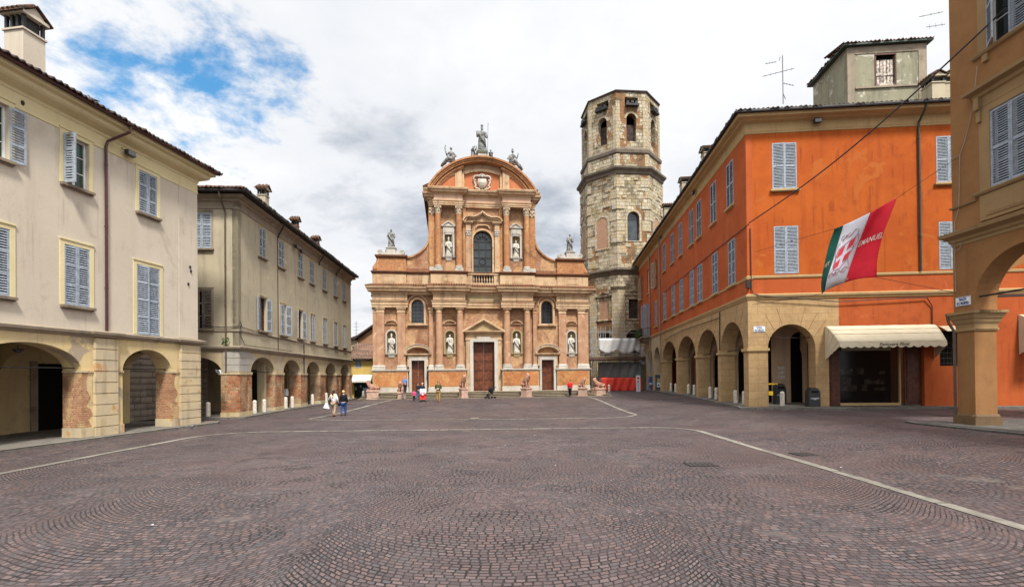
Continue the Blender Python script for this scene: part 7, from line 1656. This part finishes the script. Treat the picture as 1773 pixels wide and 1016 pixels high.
statue('white bishop statue with one arm out in the lower niche between the right columns', CP(3.25, -.42, NZ), 1.78, rzc, ST, mitre=True, seed=3, arms=(((-.17, -.03, .6), (-.2, -.12, .58)), ((.16, -.02, .56), (.17, -.12, .46))))
statue('white draped statue with a vessel in the lower niche at the right church end', CP(8.74, -.42, NZ), 1.82, rzc, ST, seed=4, extra='jug', arms=(((-.16, -.03, .58), (-.17, -.08, .52)), ((.16, -.03, .58), (.04, -.14, .56))))
statue('cream bishop statue in the white framed upper niche left of the window', CP(-3.28, -.42, 13.99), 1.78, rzc, ST, mitre=True, seed=5, staff=(.17, .0))
statue('cream tonsured statue in the white framed upper niche, right of the tall window', CP(3.28, -.42, 13.99), 1.75, rzc, ST, seed=6, extra='book')
# figures on the skyline
def scroll_plinth(s, label):
    u = s*8.7; o = thing('scroll_plinth', label, 'plinth', CP(u, -.45, 13.96)); m = MB()
    m.box(CH, u-.72, u+.72, -.9, .02, 13.965, 14.05); m.box(CH, u-.42, u+.42, -.8, -.06, 14.05, 14.58); m.mould(CH, u-.42, u+.42, [(0, 14.56), (.05, 14.58), (.08, 14.66), (0, 14.7)], -.06, base=-.8); m.build('block', MT['white_stone'], o)
    for t in (-1, 1):
        m = MB(); sp = []
        for i in range(22): a = i*.42; r = .26-.21*i/21; sp.append(CP(u+t*(1.0-r*math.cos(a)*-1*0+r*math.cos(a)), -.25, 14.24+r*math.sin(a)))
        m.tube(sp, .05, 6); cx_ = u+t*1.0
        m.panel(CH, [(cx_+.24*math.cos(2*math.pi*i/16), 14.24+.24*math.sin(2*math.pi*i/16)) for i in range(16)], [], .3, d=-.24)
        m.panel(CH, [(u+t*.42, 14.0), (u+t*1.0, 14.0), (u+t*.85, 14.22), (u+t*.6, 14.28), (u+t*.48, 14.5), (u+t*.42, 14.55)], [], .3, d=-.22); m.build('scroll', MT['white_stone'], o, smooth=False)
scroll_plinth(-1, 'white scrolled plinth under the statue on the left wing of the church'); scroll_plinth(1, 'white scrolled plinth under the statue on the right wing of the church')
statue('grey weathered statue in a short tunic on the left wing of the church', CP(-8.7, -.45, 14.7), 1.85, rzc, SG, seed=7, arms=(((-.17, -.0, .58), (-.15, -.1, .52)), ((.17, .0, .58), (.17, -.06, .5))))
statue('grey weathered statue holding a palm on the right wing of the church', CP(8.72, -.45, 14.7), 1.85, rzc, SG, seed=8, staff=(.15, .9), arms=(((-.15, -.03, .58), (-.08, -.13, .52)), ((.15, -.03, .56), (.15, -.1, .56))))
o = thing('statue_pedestal', 'white pedestal with green stained cap on top of the church', 'pedestal', CP(.02, -.3, 23.3)); m = MB(); m.box(CH, -1.15, 1.1, -.8, .1, 23.2, 23.5); m.box(CH, -.4, .44, -.75, .05, 23.5, 24.0); m.build('block', MT['white_stone'], o); m = MB(); m.mould(CH, -.42, .46, [(0, 23.98), (.06, 24.0), (.12, 24.14), (.12, 24.18), (0, 24.2)], .06, base=-.75); m.build('cap', plain('greenish_cap', (.16, .18, .14), .8), o)
statue('tall grey bishop statue with raised hand and crozier crowning the church', CP(.04, -.3, 24.2), 2.55, rzc, SG, mitre=True, seed=9, staff=(.2, .25), arms=(((-.18, -.02, .6), (-.2, -.08, .74)), ((.17, -.02, .58), (.19, -.1, .52))))
statue('small grey kneeling putto with raised arms, left of the crowning bishop', CP(-.85, -.3, 23.5), 1.5, rzc+R(50), SG, seed=10, kneel=True, arms=(((-.14, -.1, .6), (-.1, -.24, .74)), ((.14, -.08, .6), (.12, -.22, .82))))
statue('small grey kneeling putto, right of the crowning bishop', CP(.88, -.3, 23.5), 1.2, rzc-R(20), SG, seed=12, kneel=True, mitre=False)
def reclining(s, label, seed):
    """seated figure leaning back along the curve of the pediment"""
    u0 = s*2.95; rn = random.Random(seed); z = lambda u: 17.5+math.sqrt(max(0, 6.0**2-u*u)); o = thing('statue', label, 'statue', CP(u0, -.2, z(u0)))
    W_ = lambda u, d, dz: CP(u0+s*u*1.2, .05+d, z(u0)+.12+dz*1.3); m = MB()
    m.tube([W_(-.12, 0, .1), W_(-.05, .02, .45), W_(.0, .04, .75), W_(.02, .04, .88)], [.27, .25, .22, .12], 12); m.ball(W_(.02, .08, 1.06), .12, .13, .16, 10, 8)
    m.tube([W_(-.1, .1, .22), W_(.25, .3, .3), W_(.45, .28, .02), W_(.6, .25, -.2)], [.22, .2, .18, .13], 10); m.tube([W_(-.1, .0, .2), W_(.35, .15, .18), W_(.6, .1, -.02), W_(.78, .1, -.3)], [.24, .2, .17, .12], 10)
    m.tube([W_(-.12, .0, .12), W_(-.45, 0, .05), W_(-.6, 0, .12)], [.22, .16, .06], 10)
    m.tube([W_(.14, .05, .78), W_(.38, .1, .55), W_(.42, .25, .72), W_(.46, .25, .9)], [.1, .08, .05, .04], 8)
    m.tube([W_(-.18, .05, .76), W_(-.38, .1, .5), W_(-.25, .25, .38)], [.1, .08, .05], 8)
    for k in range(6): a = rn.uniform(0, 1); m.tube([W_(-.2+a*.3, .26, .1), W_(a*.8, .32, .12-a*.3)], [.05, .03], 5)
    m.build('figure', SG, o, smooth=True)
    if s < 0: m = MB(); m.tube([W_(.44, .25, .7), W_(.5, .25, 1.05), W_(.44, .25, 1.22)], [.05, .06, .05], 6); m.build('staff', SG, o)
    else: m = MB(); m.lathe(W_(.02, .06, 1.18), [(.1, 0), (.1, .08), (.01, .2)], 8); m.build('mitre', SG, o)
reclining(-1, 'grey figure reclining on the left slope of the round pediment, arm raised', 1); reclining(1, 'grey mitred figure reclining on the right slope of the round pediment', 2)

# ---------------------------------------------------------------- lions
def lion(label, p, rz, s, seated=True, ped=(.5, .5, .75), pedmat=None, mat=None):
    o = local(thing('lion_statue', label, 'lion statue', p, 'marble lions before the church', rz)); pw, pd, ph = ped; mat = mat or MT['lion']
    m = MB(); m.box(F0, -pw, pw, -pd, pd, -.15, ph-.12); m.mould(F0, -pw, pw, [(0, ph-.14), (.04, ph-.12), (.06, ph-.04), (0, ph)], pd, base=-pd-.05); m.box(F0, -pw-.05, pw+.05, -pd-.05, pd+.05, -.15, .1); mk('pedestal', m.mesh('pedestal', pedmat or MT['pinkstone']), o)
    J = {}; E = []
    def jt(n, x, y, z, r, par=None):
        J[n] = ((x*s, y*s, z*s+ph), r*s)
        if par: E.append((par, n))
    if seated:
        jt('rump', 0, .34, .2, .2); jt('back', 0, .2, .46, .19, 'rump'); jt('chest', 0, -.04, .62, .22, 'back'); jt('neck', 0, -.12, .84, .2, 'chest'); jt('head', 0, -.22, 1.02, .15, 'neck'); jt('muz', 0, -.38, .98, .085, 'head'); jt('crown', 0, -.14, 1.12, .11, 'head')
        for q in (-1, 1):
            n = 'l' if q < 0 else 'r'; jt('s'+n, q*.13, -.1, .5, .1, 'chest'); jt('e'+n, q*.13, -.13, .28, .075, 's'+n); jt('p'+n, q*.13, -.2, .06, .065, 'e'+n); jt('t'+n, q*.13, -.32, .05, .06, 'p'+n)
            jt('h'+n, q*.18, .28, .24, .13, 'rump'); jt('k'+n, q*.23, .02, .3, .09, 'h'+n); jt('o'+n, q*.23, .18, .08, .05, 'k'+n); jt('f'+n, q*.23, -.08, .04, .05, 'o'+n)
            jt('a'+n, q*.1, -.12, 1.17, .035, 'crown')
        jt('tl', .08, .55, .06, .04, 'rump'); jt('tl2', .3, .4, .05, .035, 'tl')
    else:
        jt('rump', 0, .5, .24, .2); jt('back', 0, .2, .3, .2, 'rump'); jt('chest', 0, -.15, .34, .22, 'back'); jt('neck', 0, -.32, .56, .2, 'chest'); jt('head', 0, -.42, .76, .15, 'neck'); jt('muz', 0, -.58, .72, .085, 'head'); jt('crown', 0, -.34, .86, .1, 'head')
        for q in (-1, 1):
            n = 'l' if q < 0 else 'r'; jt('s'+n, q*.16, -.2, .26, .1, 'chest'); jt('e'+n, q*.18, -.08, .08, .07, 's'+n); jt('p'+n, q*.17, -.4, .06, .06, 'e'+n); jt('t'+n, q*.17, -.56, .05, .06, 'p'+n)
            jt('h'+n, q*.18, .46, .24, .15, 'rump'); jt('k'+n, q*.25, .2, .2, .1, 'h'+n); jt('o'+n, q*.25, .42, .05, .05, 'k'+n); jt('f'+n, q*.25, .12, .04, .05, 'o'+n); jt('a'+n, q*.1, -.32, .92, .035, 'crown')
        jt('tl', .1, .72, .06, .04, 'rump'); jt('tl2', .3, .5, .05, .035, 'tl')
    me = skin_mesh('lion_body', J, E, mat, 2); rn = random.Random(4); from mathutils import noise as NZ_
    hd = Vector(J['neck'][0])
    for v in me.vertices:
        d = (v.co-hd).length/s; k = .035 if d < .38 else .012; v.co += v.normal*k*s*NZ_.noise(v.co*(11/s))
    mk('lion', me, o)
    m = MB(); m.box(F0, -pw+.04, pw-.04, -pd+.04, pd-.04, ph, ph+.045); mk('base_slab', m.mesh('slab', mat), o)
    return o
def lp(px, py, z, d=2.75): u, _ = uzd(CH, px, py, d); p = CH.p(u, d, 0); return (p.x, p.y, G(p.x, p.y))
a = lp(645, 690, .44, 2.2); lion('pink marble lion lying on a wide pedestal at the far left end of the steps', a, rzc-R(80), .95, False, (.42, .5, .8))
a = lp(693, 691, .45); lion('narrow pink lion sitting on a low pedestal by the man in the blue shirt', a, rzc+R(10), .82, True, (.24, .3, .6))
a = lp(802.5, 690, .45); lion('dark faced pink lion sitting upright, just left of the main door', a, rzc+R(20), 1.05, True, (.3, .32, .88))
a = lp(911.5, 687.5, .47); lion('large pink lion sitting upright, just right of the main door', a, rzc+R(38), 1.14, True, (.34, .36, .85))
a = lp(1009, 685, .45); lion('small pink lion sitting near the right end of the steps, beside the man in red', a, rzc+R(50), .82, True, (.3, .32, .8))
a = lp(1036, 681.5, .4, 2.2); lion('pink marble lion lying on a pedestal beside the red barrier at the far right', a, rzc-R(70), 1.1, False, (.42, .52, .7))

# ---------------------------------------------------------------- small things
def pigeon(p, rz, label, fly=False, col=(.2, .2, .22)):
    o = local(thing('pigeon', label, 'bird', p, None, rz)); s = .32
    J = {'b': ((0, 0, .4*s), .2*s), 'c': ((0, -.25*s, .48*s), .19*s), 'n': ((0, -.38*s, .68*s), .1*s), 'h': ((0, -.43*s, .82*s), .09*s), 'k': ((0, -.56*s, .8*s), .025*s), 't': ((0, .4*s, .36*s), .1*s), 't2': ((0, .7*s, .34*s), (.1*s, .03*s))}
    E = [('b', 'c'), ('c', 'n'), ('n', 'h'), ('h', 'k'), ('b', 't'), ('t', 't2')]
    for q in (-1, 1): n = 'l' if q < 0 else 'r'; J['g'+n] = ((q*.07*s, 0, .2*s), .025*s); J['f'+n] = ((q*.08*s, -.06*s, .02*s), .02*s); E += [('b', 'g'+n), ('g'+n, 'f'+n)]
    mk('body', skin_mesh('bird_body', J, E, plain('pigeon_feathers', col, .7, var=.3, scale=30)), o)
    for q in (-1, 1):
        m = MB()
        if fly: P = [(q*.1*s, -.3*s, .55*s), (q*.1*s, .25*s, .5*s), (q*.75*s, -.35*s, .95*s), (q*.7*s, .2*s, .85*s), (q*1.35*s, -.0, .9*s)]; m.q(P, [(0, 1, 3, 2), (2, 3, 4)])
        else: P = [(q*.19*s, -.22*s, .5*s), (q*.19*s, -.15*s, .32*s), (q*.2*s, .2*s, .46*s), (q*.18*s, .2*s, .3*s), (q*.08*s, .6*s, .36*s)]; m.q(P, [(0, 1, 3, 2), (2, 3, 4)])
        w = mk('wing', m.mesh('wing', plain('wing_feathers', (.5, .5, .52) if fly else mul(col, .8), .7)), o); w.modifiers.new('t', 'SOLIDIFY').thickness = .012
pigeon(gp(333, 742, .02), R(70), 'pigeon standing on the cobbles below the greige house corner')
u, z = uzd(B1, 165, 170, .5); q = B1.p(u, .4, 13.68); pigeon(q, R(-60), 'pigeon perched on the tiled eaves of the greige house', col=(.1, .1, .12))
q = atY(379, 649, 28.6); pigeon(q, R(-75), 'pale pigeon in flight before the brick corner pier of the grey house', fly=True, col=(.55, .55, .57))
rn = random.Random(21)
for i in range(26):
    p = Vector((rn.uniform(-12, 14), rn.uniform(7, 33))); a = rn.uniform(0, 3); s = rn.uniform(.012, .03); z = G(p.x, p.y)+.016
    m = MB(); c = Vector((p.x, p.y, z)); m.q([c+Vector((s*math.cos(a+k*1.57)*(1+.4*(k % 2)), s*math.sin(a+k*1.57), .004*(k % 2))) for k in range(4)], [(0, 1, 2, 3)])
    q = m.build('paper_scrap', enamel if i % 3 else MT['strip']); q.modifiers.new('t', 'SOLIDIFY').thickness = .003; tag(q, 'tiny pale scrap of litter lying on the cobbles of the square', 'litter', 'scraps of litter on the cobbles')
def shrub(p, r, label):
    o = thing('potted_shrub', label, 'plant', p); p = Vector(p); m = MB(); m.lathe(p, [(.2, 0), (.27, .4), (.3, .45), (.24, .46)], 12); m.build('pot', MT['b2brick'], o)
    m = MB(); rn = random.Random(6); c = p+Vector((0, 0, .55+r))
    for i in range(700):
        v = Vector((rn.gauss(0, 1), rn.gauss(0, 1), rn.gauss(0, 1))).normalized()*r*rn.uniform(.6, 1.05); q = c+v; a, b = rn.uniform(0, 6.3), rn.uniform(-1, 1); d = Vector((math.cos(a), math.sin(a), b))*.09; e = Vector((-math.sin(a), math.cos(a), rn.uniform(-.5, .5)))*.05
        m.q([q, q+d*.5+e, q+d, q+d*.5-e], [(0, 1, 2, 3)])
    m.build('foliage', plain('shrub_leaves', (.07, .13, .02), .7, var=.5, scale=5), o); m = MB(); m.tube([p+Vector((0, 0, .4)), c], .03, 6); m.build('stem', MT['wood'], o)
shrub(B2.p(20.2, -1.9, .1), .55, 'round green potted shrub in the shade of the grey house arcade')
def scooter(p, rz, label):
    o = local(thing('motor_scooter', label, 'scooter', p, None, rz)); dk = plain('scooter_paint', (.05, .05, .06), .3, .6)
    for y in (-.6, .6):
        m = MB(); m.tube([(-.05, y, .22), (.05, y, .22)], .22, 18); w = mk('wheel', m.mesh('wheel', MT['black']), o); m = MB(); m.tube([(-.055, y, .22), (.055, y, .22)], .12, 12); mk('hub', m.mesh('hub', plain('hub_metal', (.3, .3, .3), .4, metal=.5)), w)
    J = {'a': ((0, -.5, .75), (.12, .08)), 'b': ((0, -.42, .42), (.14, .07)), 'c': ((0, -.2, .26), (.14, .05)), 'd': ((0, .15, .3), (.15, .08)), 'e': ((0, .45, .55), (.14, .13)), 'f': ((0, .75, .6), (.08, .06)), 'g': ((0, -.62, .38), (.07, .05))}
    mk('body', skin_mesh('scooter_body', J, [('a', 'b'), ('b', 'c'), ('c', 'd'), ('d', 'e'), ('e', 'f'), ('b', 'g')], dk, 2), o)
    m = MB(); m.ball((0, .4, .76), .14, .36, .08, 12, 7); mk('seat', m.mesh('seat', MT['black'], smooth=True), o)
    m = MB(); m.tube([(-.32, -.42, 1.0), (0, -.5, .95), (.32, -.42, 1.0)], .02, 6); m.tube([(0, -.5, .95), (0, -.5, .7)], .03, 6); mk('handlebar', m.mesh('bar', MT['black']), o)
    m = MB(); n = 8; m.q([(x*.24*(1-.25*(j/5)**3), -.55-.06*(1-x*x)+.16*j/5, .9+.55*j/5) for j in range(6) for x in [(-1+2*i/n) for i in range(n+1)]], [(j*(n+1)+i, j*(n+1)+i+1, (j+1)*(n+1)+i+1, (j+1)*(n+1)+i) for j in range(5) for i in range(n)])
    w = mk('windscreen', m.mesh('screen', plain('hazy_perspex', (.45, .47, .47), .2, .6)), o); w.modifiers.new('t', 'SOLIDIFY').thickness = .006
    m = MB(); m.ball((0, -.62, .74), .07, .04, .06, 10, 6); mk('headlight', m.mesh('lamp', enamel), o)
q = B2.p(uzd(B2, 496, 700, -1.2)[0], -1.2, .1); scooter(q, R(15), 'motor scooter with a clear windscreen parked inside the grey house arcade')

for i, (px, py, w, d, lab) in enumerate(((1213, 804, .75, .55, 'dark iron drain grate set in the cobbles right of centre'), (1392, 781, .6, .6, 'dark square access cover in the cobbles before the orange house'), (822, 724, .5, .35, 'pale square stone cover on the inner paving line before the church'), (1640, 727, .8, .45, 'dark iron grate beside the kerb of the tawny pillar'))):
    p = gp(px, py, .0 if px < 1300 else .1); o = thing('drain_cover', lab, 'drain cover', p); m = MB(); K = Fr(p.x, p.y, 1, .06*i)
    m.box(K, -w/2, w/2, -d/2, d/2, p.z-.02, p.z+.016); m.build('frame', MT['strip'] if i == 2 else MT['iron'], o)
    m = MB()
    for k in range(6): x = -w/2+.06+(w-.12)*k/5; m.box(K, x-.018, x+.018, -d/2+.05, d/2-.05, p.z+.016, p.z+.026)
    m.build('bars', MT['ledge'] if i == 2 else plain('grate_bars', (.07, .06, .055), .6), o)
